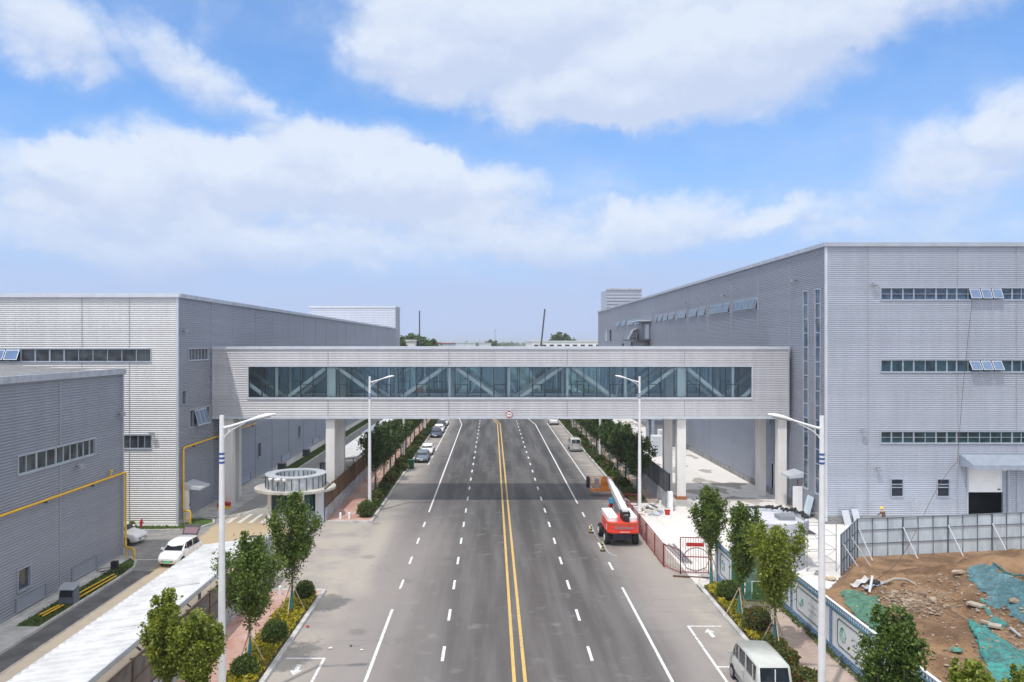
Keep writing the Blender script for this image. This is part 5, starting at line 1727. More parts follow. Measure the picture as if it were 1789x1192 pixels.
        g = MB(); g.face([(s * w * .62, y0 + L + .012, trunk - .24), (s * w * .90, y0 + L - .02, trunk - .24), (s * w * .92, y0 + L - .03, trunk - .08), (s * w * .62, y0 + L + .004, trunk - .10)]); g.build('taillight', 'lamp_red', o)
        for yw in (y0 + L * .175 + .1, y0 + L * .80):
            g = MB()
            m_ = 18
            g.face([(s * (w + .006), yw + (wheel + .07) * math.cos(math.pi * i / m_), wheel + (wheel + .07) * math.sin(math.pi * i / m_)) for i in range(m_ + 1)] )
            g.build('wheel_arch', 'black', o)
            g = MB(); g.cyl((s * (w - .18), yw, wheel), (s * (w + .035), yw, wheel), wheel, n=20)
            wo_ = g.build('wheel', 'black', o)
            g = MB(); g.cyl((s * (w + .030), yw, wheel), (s * (w + .045), yw, wheel), wheel * .62, n=16)
            g.build('rim', 'steel_grey', wo_)
    for s in (-1, 1):
        g = MB()
        for yd in (ys[0] + .12, (ys[1] + ys[3]) / 2, ys[3] + .1):
            g.box(s * (w * .992), s * (w + .006), yd - .012, yd + .012, .34, belt - .03)
        g.box(s * (w * .99), s * (w + .012), y0 + L * .30, y0 + L * .68, .30, .36)
        g.build('door_seams', 'trim_dark', o)
        for yd in ((ys[1] + ys[3]) / 2 - .28, ys[3] - .1):
            g = MB(); g.box(s * w * .97, s * (w + .022), yd - .09, yd + .07, belt - .17, belt - .13); g.build('door_handle', paint, o)
    g = MB(); g.box(-w * .55, w * .55, y0 - .012, y0 + .05, .42, nose - .10); g.build('grille', 'trim_dark', o)
    g = MB(); g.box(-.24, .24, y0 - .03, y0 - .008, .36, .50); g.build('number_plate', plate, o)
    g = MB(); g.box(-.24, .24, y0 + L + .004, y0 + L + .02, .50, .64); g.build('number_plate', plate, o)
    g = MB(); g.box(-w * .82, w * .82, y0 + L - .03, y0 + L + .03, .28, .46); g.build('rear_bumper', 'trim_dark', o)
    return o
M['lamp_clear'] = mat('lamp_clear', (.55, .58, .60), .15, .3)
M['lamp_red'] = mat('lamp_red', (.35, .02, .02), .25)
M['plate_green'] = mat('plate_green', (.12, .48, .22), .5)
def paint(n, c): 
    M[n] = mat(n, c, .28, 0, .05, 2); M[n].node_tree.nodes['Principled BSDF'].inputs['Coat Weight'].default_value = .5
paint('paint_white', (.72, .73, .75)); paint('paint_greyblue', (.10, .13, .16)); paint('paint_navy', (.025, .04, .075)); paint('paint_silver', (.40, .41, .385)); paint('paint_black', (.02, .022, .03))
sedan = dict(L=4.7, W_=1.8, Hh=1.46, belt=.94, hood=.86, trunk=1.0, ws0=1.25, ws1=2.0, rf1=3.35, rb0=4.15)
CG = 'cars parked along the kerbs'
def place(o, x, y, rz=0.0): o.location = (x, y, .004); o.rotation_euler = (0, 0, rz); return o
place(car_proto('s', 'grey-blue sedan at the front of the left parked row beside the green bin', 'paint_greyblue', **sedan), -9.5, 108.6)
cw = place(car_proto('s', 'white sedan parked directly behind the grey-blue sedan', 'paint_white', **sedan), -9.4, 115.6)
cn_ = place(car_proto('s', 'navy sedan parked past the empty bay on the left', 'paint_navy', **sedan), -9.6, 136.6)
copy_tree(cw, (-9.55, 143.0, .004), 0, label='white sedan parked behind the navy sedan')
place(car_proto('s', 'black sedan parked between two white cars far down the left kerb', 'paint_black', **sedan), -9.6, 149.4)
copy_tree(cw, (-9.5, 155.6, .004), 0, label='white sedan farthest along the left kerb, cut off by the footbridge')
copy_tree(cw, (12.1, 158.0, .004), math.pi, label='white sedan alone far down the right kerb')
# far traffic seen through the glass
for i, (x, y, src, lab) in enumerate([(-2.0, 262, cw, 'distant white car on the road seen through the footbridge glass'), (5.0, 300, cn_, 'distant dark car on the road seen through the footbridge glass')]):
    copy_tree(src, (x, y, .004), 0 if i == 0 else math.pi, label=lab)['group'] = 'distant cars on the road'
# white hatchback with open tailgate
hb = place(car_proto('h', 'small white hatchback in the yard with its tailgate raised', 'paint_white', 3.75, 1.62, 1.60, 1.0, .96, 1.10, .80, 1.45, 3.30, 3.68, plate='plate_green', group='cars in the left yard', nose=.62), -22.95, 58.5, math.radians(-6))
g = MB(); g.hexa([(-.62, 1.45, 1.52), (.62, 1.45, 1.52), (.62, 1.50, 1.57), (-.62, 1.50, 1.57), (-.66, 2.05, 2.18), (.66, 2.05, 2.18), (.66, 2.09, 2.22), (-.66, 2.09, 2.22)])
tgt = MB(); tgt.v, tgt.f, tgt.mi, tgt.sm = g.v, g.f, g.mi, g.sm
o_ = tgt.build('tailgate', 'paint_black', None); o_.parent = hb
g = MB(); g.face([(-.50, 1.53, 1.66), (.50, 1.53, 1.66), (.54, 1.90, 2.05), (-.54, 1.90, 2.05)][::-1]); o_ = g.build('tailgate_glass', mat('tinted_glass', (.20, .13, .15), .1), None); o_.parent = hb
g = MB(); g.box(-.28, .28, -1.28, -1.1, .86, .875); 
# white suv at the corner of the near hall
place(car_proto('u', 'white car poking out from behind the corner of the nearer left hall', 'paint_white', 4.4, 1.85, 1.65, 1.08, .98, 1.12, 1.15, 1.85, 3.75, 4.25, plate='white', group='cars in the left yard', nose=.68), -30.1, 63.9, math.radians(82))
# silver vans on the right
vk = dict(L=4.35, W_=1.66, Hh=1.93, belt=1.12, hood=.98, trunk=1.22, ws0=.55, ws1=1.12, rf1=4.10, rb0=4.32, nose=.74, cat='van', name='parked_van', tumble=.86)
def add_van_bits(o):
    g = MB(); g.box(-.012, .012, 2.10, 2.185, 1.2, 1.80); x = g.build('rear_glass_bar', 'white', None); x.parent = o
    for s in (-1, 1):
        for yc in (-.42, .62, 1.55):
            g = MB(); g.box(s * .795, s * .775, yc - .05, yc + .05, 1.16, 1.80); x = g.build('window_pillar', 'paint_silver', None); x.parent = o
van = car_proto('v', 'silver minivan at the bottom edge parked beside the right planter, seen from behind', 'paint_silver', plate='white', **vk)
add_van_bits(van)
place(van, 12.3, 36.75, math.pi)
copy_tree(van, (12.3, 119.2, .004), math.pi, label='silver minivan parked past the footbridge on the right, seen from behind')

# ---------------------------------------------------------------- boom lift
bl = thing('boom_lift', 'red and white telescopic boom lift with its long arm lowered to an orange basket', 'boom lift', (10.35, 64.5, 0))
cx, cy = 10.28, 64.8
def tyre(x, y, w, r, nm='wheel'):
    g = MB(); g.cyl((x - w / 2, y, r), (x + w / 2, y, r), r, n=28)
    for i in range(18):
        a = 2 * math.pi * i / 18
        for s in (-1, 1):
            g.beam((x + s * w * .04, y + (r + .012) * math.cos(a), r + (r + .012) * math.sin(a)), (x + s * w * .48, y + (r + .005) * math.cos(a + .13), r + (r + .005) * math.sin(a + .13)), .07, .05, up=(0, math.cos(a), math.sin(a)))
    o = g.build(nm, 'black', bl)
    s = -1 if x < cx else 1
    g = MB(); g.cyl((x + s * (w / 2 - .02), y, r), (x + s * (w / 2 + .03), y, r), r * .5, n=18); g.build('rim', 'white', o)
for x in (cx - 1.12, cx + 1.12):
    for y in (cy - 1.25, cy + 1.35): tyre(x + (-.12 if y > cy else 0), y, .42, .52)
g = MB(); g.box(cx - .75, cx + .75, cy - 1.75, cy + 1.8, .42, .95); g.box(cx - .92, cx + .92, cy - 1.40, cy - 1.1, .42, .62); g.box(cx - .92, cx + .92, cy + 1.2, cy + 1.5, .42, .62)
g.build('chassis', mat('chassis_slate', (.04, .045, .06), .5, .3, .2, 3), bl)
g = MB(); g.cyl((cx, cy, .9), (cx, cy, 1.15), .6, n=20); g.build('turntable', 'black', bl)
# counterweight body: rounded tail, white top deck
def rounded(x0, x1, y0, y1, r, k=6):
    p = []
    for (cx_, cy_, a) in ((x0 + r, y0 + r, math.pi), (x1 - r, y0 + r, 1.5 * math.pi)):
        for i in range(k + 1):
            t = a + .5 * math.pi * i / k
            p.append((cx_ + r * math.cos(t), cy_ + r * math.sin(t)))
    return p + [(x1, y1), (x0, y1)]
g = MB(); g.prism(rounded(cx - 1.22, cx + 1.25, cy - 2.45, cy + .9, .55), 1.08, 1.95); body = g.build('counterweight', 'red_paint', bl)
g = MB(); g.prism(rounded(cx - 1.26, cx + 1.29, cy - 2.50, cy + .9, .58), 1.16, 1.28); g.build('lower_moulding', 'red_paint', body)
g = MB(); g.prism(rounded(cx - 1.24, cx + 1.27, cy - 2.47, cy + .9, .56), 1.80, 1.86); g.build('upper_moulding', 'rust', body)
g = MB(); g.prism(rounded(cx - 1.17, cx - .34, cy - 2.15, cy + 1.6, .4), 1.95, 2.28); g.build('engine_cover', 'white', bl)
g = MB(); g.prism(rounded(cx + .34, cx + 1.18, cy - 2.15, cy + 1.6, .4), 1.95, 2.28); g.build('tank_cover', 'white', bl)
text_mesh('Sinoboom', .36, 'trim_dark', body, (cx + .05, cy - 2.512, 1.56), bold=.012)
g = MB(); g.box(cx - .3, cx + .5, cy - 2.515, cy - 2.505, 1.20, 1.24); g.build('small_lettering_strip', 'white', body)
g = MB(); g.box(cx - 1.235, cx - 1.225, cy - 1.9, cy - 1.6, 1.3, 1.7); g.build('round_decal', 'white', body)
# boom mast, arm, wrist and basket
pv = Vector((10.62, 63.55, 2.45)); tipb = Vector((11.95, 82.0, 2.05))
g = MB(); g.box(cx + .02, cx + .09, cy - 2.0, cy - .6, 1.95, 2.62); g.box(cx + .55, cx + .62, cy - 2.0, cy - .6, 1.95, 2.62); g.box(cx + .14, cx + .48, cy - 2.3, cy - 1.8, 1.95, 2.40); g.cyl((cx - .05, cy - 1.2, 2.45), (cx + .68, cy - 1.2, 2.45), .12, n=12)
g.build('mast', 'black', bl)
def lerp(a, b, t): return a + (b - a) * t
g = MB(); g.beam(pv, lerp(pv, tipb, .60), .48, .60); arm = g.build('boom_arm', 'white', bl)
g = MB(); g.beam(lerp(pv, tipb, .60), lerp(pv, tipb, .82), .40, .50); g.build('inner_arm', 'white', arm)
g = MB(); g.beam(lerp(pv, tipb, .82), lerp(pv, tipb, 1.0), .32, .40); g.build('fly_arm', 'white', arm)
g = MB(); g.beam(lerp(pv, tipb, .03) + Vector((-.27, 0, -.2)), lerp(pv, tipb, .55) + Vector((-.27, 0, -.2)), .05, .16); g.build('hose_tray', 'trim_dark', arm)
g = MB(); g.beam(tipb, tipb + Vector((-.1, .7, -.7)), .22, .26); g.beam(tipb + Vector((-.1, .7, -.7)), tipb + Vector((-.2, 1.4, -.7)), .22, .26); g.build('wrist', 'orange', bl)
q = Vector((11.75, 84.1, .42))
g = MB(); g.box(q.x - 1.42, q.x + .95, q.y - .45, q.y + .5, q.z, q.z + .22); g.build('basket_floor', 'orange', bl)
g = MB()
def rail(x0, y0, x1, y1):
    for z in (.62, 1.0, 1.42): g.tube([(x0, y0, q.z + z), (x1, y1, q.z + z)], .028, 6)
X0, X1, Y0, Y1 = q.x - 1.40, q.x + .93, q.y - .43, q.y + .48
rail(X0, Y0, X1, Y0); rail(X0, Y1, X1, Y1); rail(X0, Y0, X0, Y1); rail(X1, Y0, X1, Y1)
for x in (X0, X0 + .55, X0 + 1.1, X0 + 1.75, X1):
    for y in (Y0, Y1): g.tube([(x, y, q.z + .2), (x, y, q.z + 1.44)], .03, 6)
g.build('basket_rail', mat('basket_yellow', (.60, .30, .08), .45, 0, .2, 6), bl)
g = MB(); g.box(q.x - .32, q.x + .42, q.y - .62, q.y - .46, q.z + .1, q.z + 1.45); g.box(q.x - .25, q.x + .35, q.y - .60, q.y - .5, q.z + 1.45, q.z + 1.56); g.build('basket_mount', 'orange', bl)
g = MB(); g.box(q.x - .95, q.x - .5, q.y - .3, q.y + .0, q.z + .75, q.z + 1.30); g.build('control_box', 'frame_grey', bl)
ty = thing('spare_tyre', 'big black tyre hanging on the left end of the orange basket', 'tyre', (q.x - 1.62, q.y, 1.3))
g = MB(); g.cyl((q.x - 1.78, q.y, 1.35), (q.x - 1.50, q.y, 1.35), .60, n=24); g.build('tread', 'black', ty)
g = MB(); g.cyl((q.x - 1.79, q.y, 1.35), (q.x - 1.785, q.y, 1.35), .30, n=18); g.build('hub', 'steel_dark', ty)

# delivery moped
mp_ = thing('delivery_moped', 'moped with a blue box parked behind the boom lift', 'moped', (11.35, 76.2, 0))
for y in (75.55, 76.85):
    g = MB(); 
    for i in range(20):
        a, b = 2 * math.pi * i / 20, 2 * math.pi * (i + 1) / 20
        g.cyl((11.35, y + .25 * math.cos(a), .29 + .25 * math.sin(a)), (11.35, y + .25 * math.cos(b), .29 + .25 * math.sin(b)), .045, n=6, caps=False)
    wv_ = g.build('wheel', 'black', mp_)
    g = MB(); g.cyl((11.32, y, .29), (11.38, y, .29), .12, n=10); g.build('rim', 'steel_grey', wv_)
g = MB(); g.hexa([(11.22, 75.75, .35), (11.48, 75.75, .35), (11.48, 76.45, .30), (11.22, 76.45, .30), (11.22, 75.65, .72), (11.48, 75.65, .72), (11.48, 76.35, .60), (11.22, 76.35, .60)]); g.box(11.2, 11.5, 76.35, 76.9, .30, .45); g.build('body', 'red', mp_)
g = MB(); g.tube([(11.35, 76.85, .3), (11.35, 76.65, 1.0)], .035, 6); g.tube([(11.02, 76.58, 1.02), (11.68, 76.58, 1.02)], .02, 6); g.build('handlebar', 'black', mp_)
g = MB(); g.box(11.08, 11.62, 75.35, 75.85, .85, 1.30); g.build('delivery_box', mat('box_blue', (.05, .22, .36), .5, 0, .1, 4), mp_)
g = MB(); g.box(11.2, 11.5, 75.7, 76.35, .72, .82); g.build('seat', 'black', mp_)

# warning posts and bunting
M['post_yellow'] = mat('post_yellow', (.45, .36, .07), .5); 
def wpost(label, x, y):
    o = thing('warning_post', label, 'bollard', (x, y, 0), 'yellow and black warning posts beside the lift')
    g = MB(); g.cyl((x, y, 0), (x, y, .10), .20, .18, 14); g.build('base', 'black', o)
    for i in range(5):
        g = MB(); g.cyl((x, y, .10 + i * .12), (x, y, .22 + i * .12), .09 - i * .004, .086 - i * .004, 12); g.build('stripe', 'post_yellow' if i % 2 == 0 else 'black', o)
    return o
wpost('yellow and black warning post ahead of the boom lift wheels', 8.35, 67.2)
wpost('yellow and black warning post nearest the camera beside the boom lift', 8.50, 61.3)
bunt = thing('bunting_rope', 'rope of coloured pennants trailing from the warning posts over the road', 'bunting', (8.6, 62, 0))
path = [(8.35, 67.2, .7), (8.5, 65.8, .22), (8.65, 64.4, .05), (8.62, 63.0, .25), (8.5, 61.3, .7), (8.75, 60.6, .2), (9.0, 60.2, .03), (9.35, 59.9, .03)]
g = MB(); g.tube(path, .012, 5); g.build('rope', 'white', bunt)
fc = [mat('pennant_' + n_, c_, .6) for n_, c_ in (('red', (.6, .05, .08)), ('blue', (.08, .35, .55)), ('white', (.7, .7, .7)), ('yellow', (.65, .50, .08)), ('teal', (.10, .50, .45)))]
k = 0
for a, b in zip(path[:-1], path[1:]):
    a, b = Vector(a), Vector(b)
    m_ = max(2, int((b - a).length / .28))
    for i in range(m_):
        p = a.lerp(b, (i + .2) / m_); q_ = a.lerp(b, (i + .9) / m_)
        tip = (p + q_) / 2 + Vector((.10, -.12, 0)); tip.z = max(.012, tip.z - .22)
        gg = MB(); gg.face([p + Vector((0, 0, .01)), q_ + Vector((0, 0, .01)), tip]); gg.build('pennant', fc[k % 5], bunt); k += 1
ad = [(7.2, 64.6), (9.6, 59.2)]

M['mesh_red'] = bpy.data.materials.new('mesh_red'); M['mesh_red'].use_nodes = True
t_ = NT(M['mesh_red'].node_tree); p_ = t_.n['Principled BSDF']; p_.inputs['Base Color'].default_value = (.24, .035, .035, 1); p_.inputs['Roughness'].default_value = .8
tr_ = t_.node('ShaderNodeBsdfTransparent'); mx_ = t_.node('ShaderNodeMixShader'); cc_ = t_.node('ShaderNodeTexCoord')
t_.l.new(t_.step(t_.noise(cc_.outputs['Object'], 1.1, 4, .6),   .38, .6, .10, .50), mx_.inputs[0]); t_.l.new(tr_.outputs[0], mx_.inputs[1]); t_.l.new(p_.outputs[0], mx_.inputs[2]); t_.l.new(mx_.outputs[0], t_.n['Material Output'].inputs[0])
# ---------------------------------------------------------------- red fence and gate
def bar_panel(o, a, b, h, n, m='red_fence', r=.016, fill=True):
    a, b = Vector((*a, 0)), Vector((*b, 0))
    g = MB()
    for z in (.12, h): g.beam(a + Vector((0, 0, z)), b + Vector((0, 0, z)), .05)
    for p in (a, b): g.beam(p, p + Vector((0, 0, h + .05)), .06)
    for i in range(1, n):
        p = a.lerp(b, i / n); g.tube([p + Vector((0, 0, .12)), p + Vector((0, 0, h))], r, 5, False)
    w = g.build('panel', m, o)
    return w
for i, (a, b, lab) in enumerate([((12.35, 73.2), (12.35, 70.0), 'farthest red steel barrier panel along the road edge'), ((12.35, 69.9), (12.34, 66.7), 'red steel barrier panel beside the lift turret'),
             ((12.33, 66.6), (12.30, 63.4), 'red steel barrier panel beside the lift wheels'), ((12.30, 63.3), (12.28, 60.2), 'red steel barrier panel just before the near bent ones'),
             ((12.27, 60.1), (12.25, 57.0), 'red steel barrier panel at the corner where the row turns'), ((12.28, 56.9), (13.05, 55.2), 'short red barrier panel joining the row to the gate'),
             ((12.6, 78.2), (14.2, 78.0), 'rusty red barrier panel standing across the verge behind the lift')]):
    o = thing('barrier_panel', lab, 'barrier', ((a[0] + b[0]) / 2, (a[1] + b[1]) / 2, 0), 'red steel barrier panels')
    h = 1.65 if i < 6 else 1.2
    bar_panel(o, a, b, h, 15 if i < 5 else 10, r=.011)
    if i < 3:
        g = MB(); x = a[0]
        g.box(x - .012, x + .012, b[1] + .1, a[1] - .1, .14, h - .05)
        g.build('mesh_sheet', 'mesh_red', o)
gate = thing('barred_gate', 'tall red barred gate leaf with a half-round arch and a red name bar', 'gate', (14, 55.2, 0))
ga, gb, gh_ = Vector((13.05, 55.2, 0)), Vector((14.95, 55.0, 0)), 2.55
g = MB()
for p in (ga, gb): g.beam(p, p + Vector((0, 0, gh_)), .06)
for z in (.15, gh_): g.beam(ga + Vector((0, 0, z)), gb + Vector((0, 0, z)), .05)
g.build('frame', 'red_fence', gate)
g = MB()
for i in range(1, 11):
    p = ga.lerp(gb, i / 11); g.tube([p + Vector((0, 0, .15)), p + Vector((0, 0, gh_))], .015, 5, False)
g.beam(ga + Vector((.2, 0, 1.22)), gb + Vector((0, 0, 1.22)), .06)
g.build('bars', 'red_fence', gate)
g = MB(); c = ga.lerp(gb, .55); R_ = .93
arc = [Vector((c.x + R_ * math.cos(math.pi * i / 20), c.y - .02, 1.0 + R_ * .92 * math.sin(math.pi * i / 20))) for i in range(21)]
g.tube(arc, .03, 6); g.tube([Vector((c.x - R_, c.y - .02, 1.0)), Vector((c.x - R_ * .7, c.y, .45)), Vector((c.x, c.y, .22)), Vector((c.x + R_ * .8, c.y, .5))], .03, 6)
g.build('arch', 'frame_brown', gate)
g = MB(); p, q_ = ga.lerp(gb, .20), ga.lerp(gb, .83); g.hexa([p + Vector((0, -.05, 1.95)), q_ + Vector((0, -.05, 1.95)), q_ + Vector((0, -.02, 1.95)), p + Vector((0, -.02, 1.95)), p + Vector((0, -.05, 2.2)), q_ + Vector((0, -.05, 2.2)), q_ + Vector((0, -.02, 2.2)), p + Vector((0, -.02, 2.2))])
g.build('name_bar', 'red', gate)
g = MB(); g.beam((12.4, 54.6, .05), (15.1, 53.9, .08), .14, .1); tag(g.build('fallen_timber', 'frame_brown'), 'dark reddish timber lying at the foot of the barred gate', 'timber')
for i, (x, y) in enumerate([(13.75, 60.4), (14.0, 60.2), (14.25, 60.0)]):
    o = tag(MB_box := (lambda g_: (g_.beam((x - .12 + .05 * i, y + 2.6, .12 + .05 * i), (x + .12, y - 2.6, .12 + .04 * i), .14, .08), g_.build('steel_profile', 'steel_grey'))[1])(MB()),
            ['grey steel profile lying behind the red barrier, left one', 'grey steel profile lying behind the red barrier, middle one', 'grey steel profile lying behind the red barrier, right one'][i], 'steel profile', 'steel profiles lying on the plaza')

# ---------------------------------------------------------------- hoarding
M['print_white'] = mat('print_white', (.60, .63, .67), .5, 0, .04, .6)
M['print_line'] = mat('print_line', (.07, .10, .10), .6)
M['print_blue'] = mat('print_blue', (.10, .25, .42), .6, 0, .2, 4)
M['print_teal'] = mat('print_teal', (.06, .30, .22), .6, 0, .3, 6)
M['print_grey'] = mat('print_text', (.42, .40, .42), .6)
def hoarding(label, x, ys, z1=2.76):
    """panels in the plane x = const, printed side towards -X; ys = pillar positions from near to far"""
    o = thing('site_hoarding', label, 'hoarding', (x, (ys[0] + ys[-1]) / 2, 0), 'printed blue and white hoarding')
    a, b = ys[0], ys[-1]
    g = MB(); g.box(x, x + .05, a, b, .05, z1); g.build('backing_sheet', 'print_white', o)
    g = MB(); g.box(x - .02, x, a, b, .05, .55); g.build('brick_print_base', 'blue_brick', o)
    g = MB(); g.box(x - .02, x, a, b, z1 - .40, z1 - .02); tb_ = g.build('eaves_print', 'print_blue', o)
    g = MB(); g.box(x - .06, x + .07, a, b, z1 - .02, z1 + .03); g.build('top_rail', 'white', o)
    g = MB(); y = a + .1
    while y < b - .1:
        g.box(x - .028, x - .021, y, y + .11, z1 - .22, z1 - .08); y += .24
    g.build('eaves_tiles', 'print_white', tb_)
    g = MB(); g.box(x - .026, x - .021, a, b, z1 - .40, z1 - .33); g.build('eaves_dark_line', 'print_line', tb_)  # dark printed line below the eaves tiles
    for y in ys:
        g = MB(); g.box(x - .045, x - .021, max(a, y - .14), min(b, y + .14), .05, z1 - .40); g.build('brick_print_pillar', 'blue_brick', o)
    rr = random.Random(int(a * 10))
    for c, d in zip(ys[:-1], ys[1:]):
        if d - c < 2.0: continue
        p, q2, za, zb = c + .75, d - .75, .80, z1 - .62
        g = MB(); t = .035
        ch = .16
        pts = [(p + ch, za), (q2 - ch, za), (q2, za + ch), (q2, zb - ch), (q2 - ch, zb), (p + ch, zb), (p, zb - ch), (p, za + ch)]
        for (y0_, z0_), (y1_, z1_) in zip(pts, pts[1:] + pts[:1]):
            g.beam((x - .012, y0_, z0_), (x - .012, y1_, z1_), .024, .05)
        fr_ = g.build('poster_frame', 'print_line', o)
        # drawing at the far end of the poster, faded lines of lettering beside it
        g = MB(); cy_, cz_ = q2 - .62, (za + zb) / 2
        for k in range(9):
            an = rr.uniform(0, 6.28); r1 = rr.uniform(.05, .3)
            g.tube([(x - .014, cy_ + r1 * math.cos(an), cz_ + r1 * math.sin(an)), (x - .014, cy_ + .36 * math.cos(an + .5), cz_ + .36 * math.sin(an + .5)), (x - .014, cy_ + .30 * math.cos(an + 1.1), cz_ + .36 * math.sin(an + 1.1))], .014, 4)
        g.build('printed_drawing', 'print_teal' if int(c) % 2 else 'print_blue', fr_)
        g = MB()
        for row in range(2):
            y = p + 1.0
            while y < p + 2.2:
                w_ = rr.uniform(.09, .13)
                for s_ in range(3):
                    g.box(x - .006, x - .002, y + s_ * w_ / 3, y + s_ * w_ / 3 + .018, cz_ + .12 - row * .34, cz_ + .26 - row * .34)
                g.box(x - .006, x - .002, y, y + w_, cz_ + .17 - row * .34, cz_ + .19 - row * .34)
                y += .19
        g.build('faded_lettering', 'print_grey', fr_)
    g = MB(); y = a
    while y < b:
        g.box(x + .05, x + .12, y, y + .07, 0, z1); g.beam((x + .1, y + .03, z1 * .7), (x + 1.1, y + .03, .05), .05); y += 3
    g.build('rear_support', 'steel_grey', o)
    return o
hoarding('short blue and white hoarding beside the red gate with a small colourful drawing', 15.1, [49.9, 53.4])
hoarding('long blue and white printed hoarding running down the right pavement', 17.46, [14, 19.4, 24.8, 30.2, 35.6, 41.0, 46.4, 48.6])
g = MB(); g.box(15.02, 15.16, 53.42, 53.8, 0, 2.76); o = g.build('corner_post', 'print_white'); tag(o, 'white end post of the short hoarding next to the red gate', 'post')
gp = thing('green_panel_screen', 'green panels with a mossy turf sheet closing the gap between the hoardings', 'screen', (16.2, 49.2, 0))
g = MB(); g.box(14.95, 15.75, 49.7, 49.78, .1, 2.3); g.build('bright_panel', mat('panel_green', (.03, .13, .075), .6, 0, .15, 3), gp)
g = MB(); g.box(15.78, 17.4, 49.55, 49.63, 1.2, 2.35); g.build('mesh_panel', mat('panel_grey_green', (.10, .17, .15), .7, 0, .25, 2), gp)
g = MB(); g.box(16.15, 18.3, 49.35, 49.47, .1, 1.2); g.build('turf_sheet', 'turf_green', gp)
g = MB(); g.box(15.76, 16.12, 49.45, 49.6, .1, 1.2); g.build('folded_sheet', 'net_dark', gp)

# ---------------------------------------------------------------- grey site fence with props
def panel_fence(label, a, b, h0, n, props, side):
    a, b = Vector((*a, 0)), Vector((*b, 0))
    o = thing('site_fence', label, 'fence', tuple((a + b) / 2), 'grey steel site fence')
    d = (b - a).normalized(); nn = Vector((d.y, -d.x, 0)) * side
    g = MB()
    for i in range(n):
        p = a.lerp(b, (i + .02) / n); q = a.lerp(b, (i + .98) / n)
        off = nn * (.01 * ((i * 7) % 3 - 1))
        p = p + off; q = q + off
        g.hexa([p, q, q - nn * .03, p - nn * .03, p + Vector((0, 0, h0)), q + Vector((0, 0, h0)), q - nn * .03 + Vector((0, 0, h0)), p - nn * .03 + Vector((0, 0, h0))])
    g.build('sheet_panels', M['fence_sheet'], o)
    g = MB()
    for i in range(n + 1):
        p = a.lerp(b, i / n) + nn * .035; g.beam(p, p + Vector((0, 0, h0)), .05 if i % 3 else .11, .05)
    for z in (.04, h0 * .36, h0 * .70, h0 - .02): g.beam(a + nn * .05 + Vector((0, 0, z)), b + nn * .05 + Vector((0, 0, z)), .045)
    g.build('frame_grid', 'fence_frame', o)
    for t in props:
        p = a.lerp(b, t) + nn * .06 + Vector((0, 0, h0 * .74)); f = a.lerp(b, t) + nn * 1.35 + d * .25
        g = MB(); g.tube([p, f + Vector((0, 0, .08))], .045, 6); pr = g.build('prop', 'trim_light', o)
        g = MB(); g.cyl(f, f + Vector((0, 0, .16)), .11, n=8); g.build('foot', 'rust', pr)
    return o
M['fence_sheet'] = mat('fence_sheet', (.46, .54, .60), .45, .25, .14, 1.3, stretch=(1, 1, .35))
M['fence_frame'] = mat('fence_frame', (.10, .115, .14), .6, .3)
panel_fence('long grey panelled site fence with leaning props in front of the right hall', (27.15, 59.3), (52, 63.3), 2.95, 20, [.005, .15, .30, .45, .6, .75, .9], 1)
panel_fence('short return of the grey panelled fence turning towards the camera', (23.9, 54.6), (27.12, 59.25), 2.9, 6, [.08, .55], 1)

# ---------------------------------------------------------------- earth mound
def terrain(x, y):
    e = max(0.0, min(1.0, (x - 17.7) / 1.5))
    fy = max(0.0, min(1.0, (57.5 - y) / 6.0)); fy = fy * fy * (3 - 2 * fy)
    ridge = math.exp(-((x - 22.6 - (48 - y) * .12) / 3.3) ** 2) * 1.15
    right_ = max(0.0, min(1.0, (x - 27.0) / 6.0)) * 1.9 * max(0.0, min(1.0, (56 - y) / 4.0))
    hollow = -.55 * math.exp(-((x - 26.3 - (50 - y) * .05) / 2.2) ** 2 - ((y - 40) / 9.0) ** 2)
    v = Vector((x, y, 0))
    if y > 47.5: e *= max(max(0.0, min(1.0, (x - (23.9 + (y - 54.6) * .69) - .15) / 1.8)), max(0.0, min(1.0, (49.4 - y) / 1.5)))
    nz = .32 * mnoise.noise(v * .35) + .16 * mnoise.noise(v * .9 + Vector((3, 1, 0))) + .08 * mnoise.noise(v * 2.3) + .05 * mnoise.noise(v * 5.1)
    rut = .13 * math.sin((x * .9 + y * .35) * 3.0 + 2.5 * mnoise.noise(v * .5)) + .10 * abs(mnoise.noise(v * 1.4 + Vector((9, 0, 0))))
    return max(.03, .10 + e * (fy * (ridge + right_ + hollow + .55 + nz + rut) + (1 - fy) * .03 * mnoise.noise(v * 1.7)))
g = MB()
tx0, tx1, ty0, ty1, st_ = 17.75, 62.0, 14.0, 64.0, .22
nx_, ny_ = int((tx1 - tx0) / st_), int((ty1 - ty0) / st_)
vs = []
for j in range(ny_ + 1):
    for i in range(nx_ + 1):
        x, y = tx0 + i * st_, ty0 + j * st_
        vs.append((x, y, terrain(x, y)))
def in_dirt(x, y):
    if y > 49.6 and x < 23.9 + (y - 54.6) * .69 + .1: return False
    if x > 27 and y > 59.3 + (x - 27.15) * .161: return False
    return True
fs = []
for j in range(ny_):
    for i in range(nx_):
        x, y = tx0 + (i + .5) * st_, ty0 + (j + .5) * st_
        if in_dirt(x, y):
            k = j * (nx_ + 1) + i; fs.append((k, k + 1, k + nx_ + 2, k + nx_ + 1))
g.raw(vs, fs, True)
struct('earth_mound', g, 'dirt')
def hit(px, py):
    for k in range(2400):
        D = 20 + k * .02
        z = H - (py - 600) * D / F
        x = (px - 860) * D / F
        if z <= terrain(x, D): return x, D
    return (px - 860) * 60 / F, 60
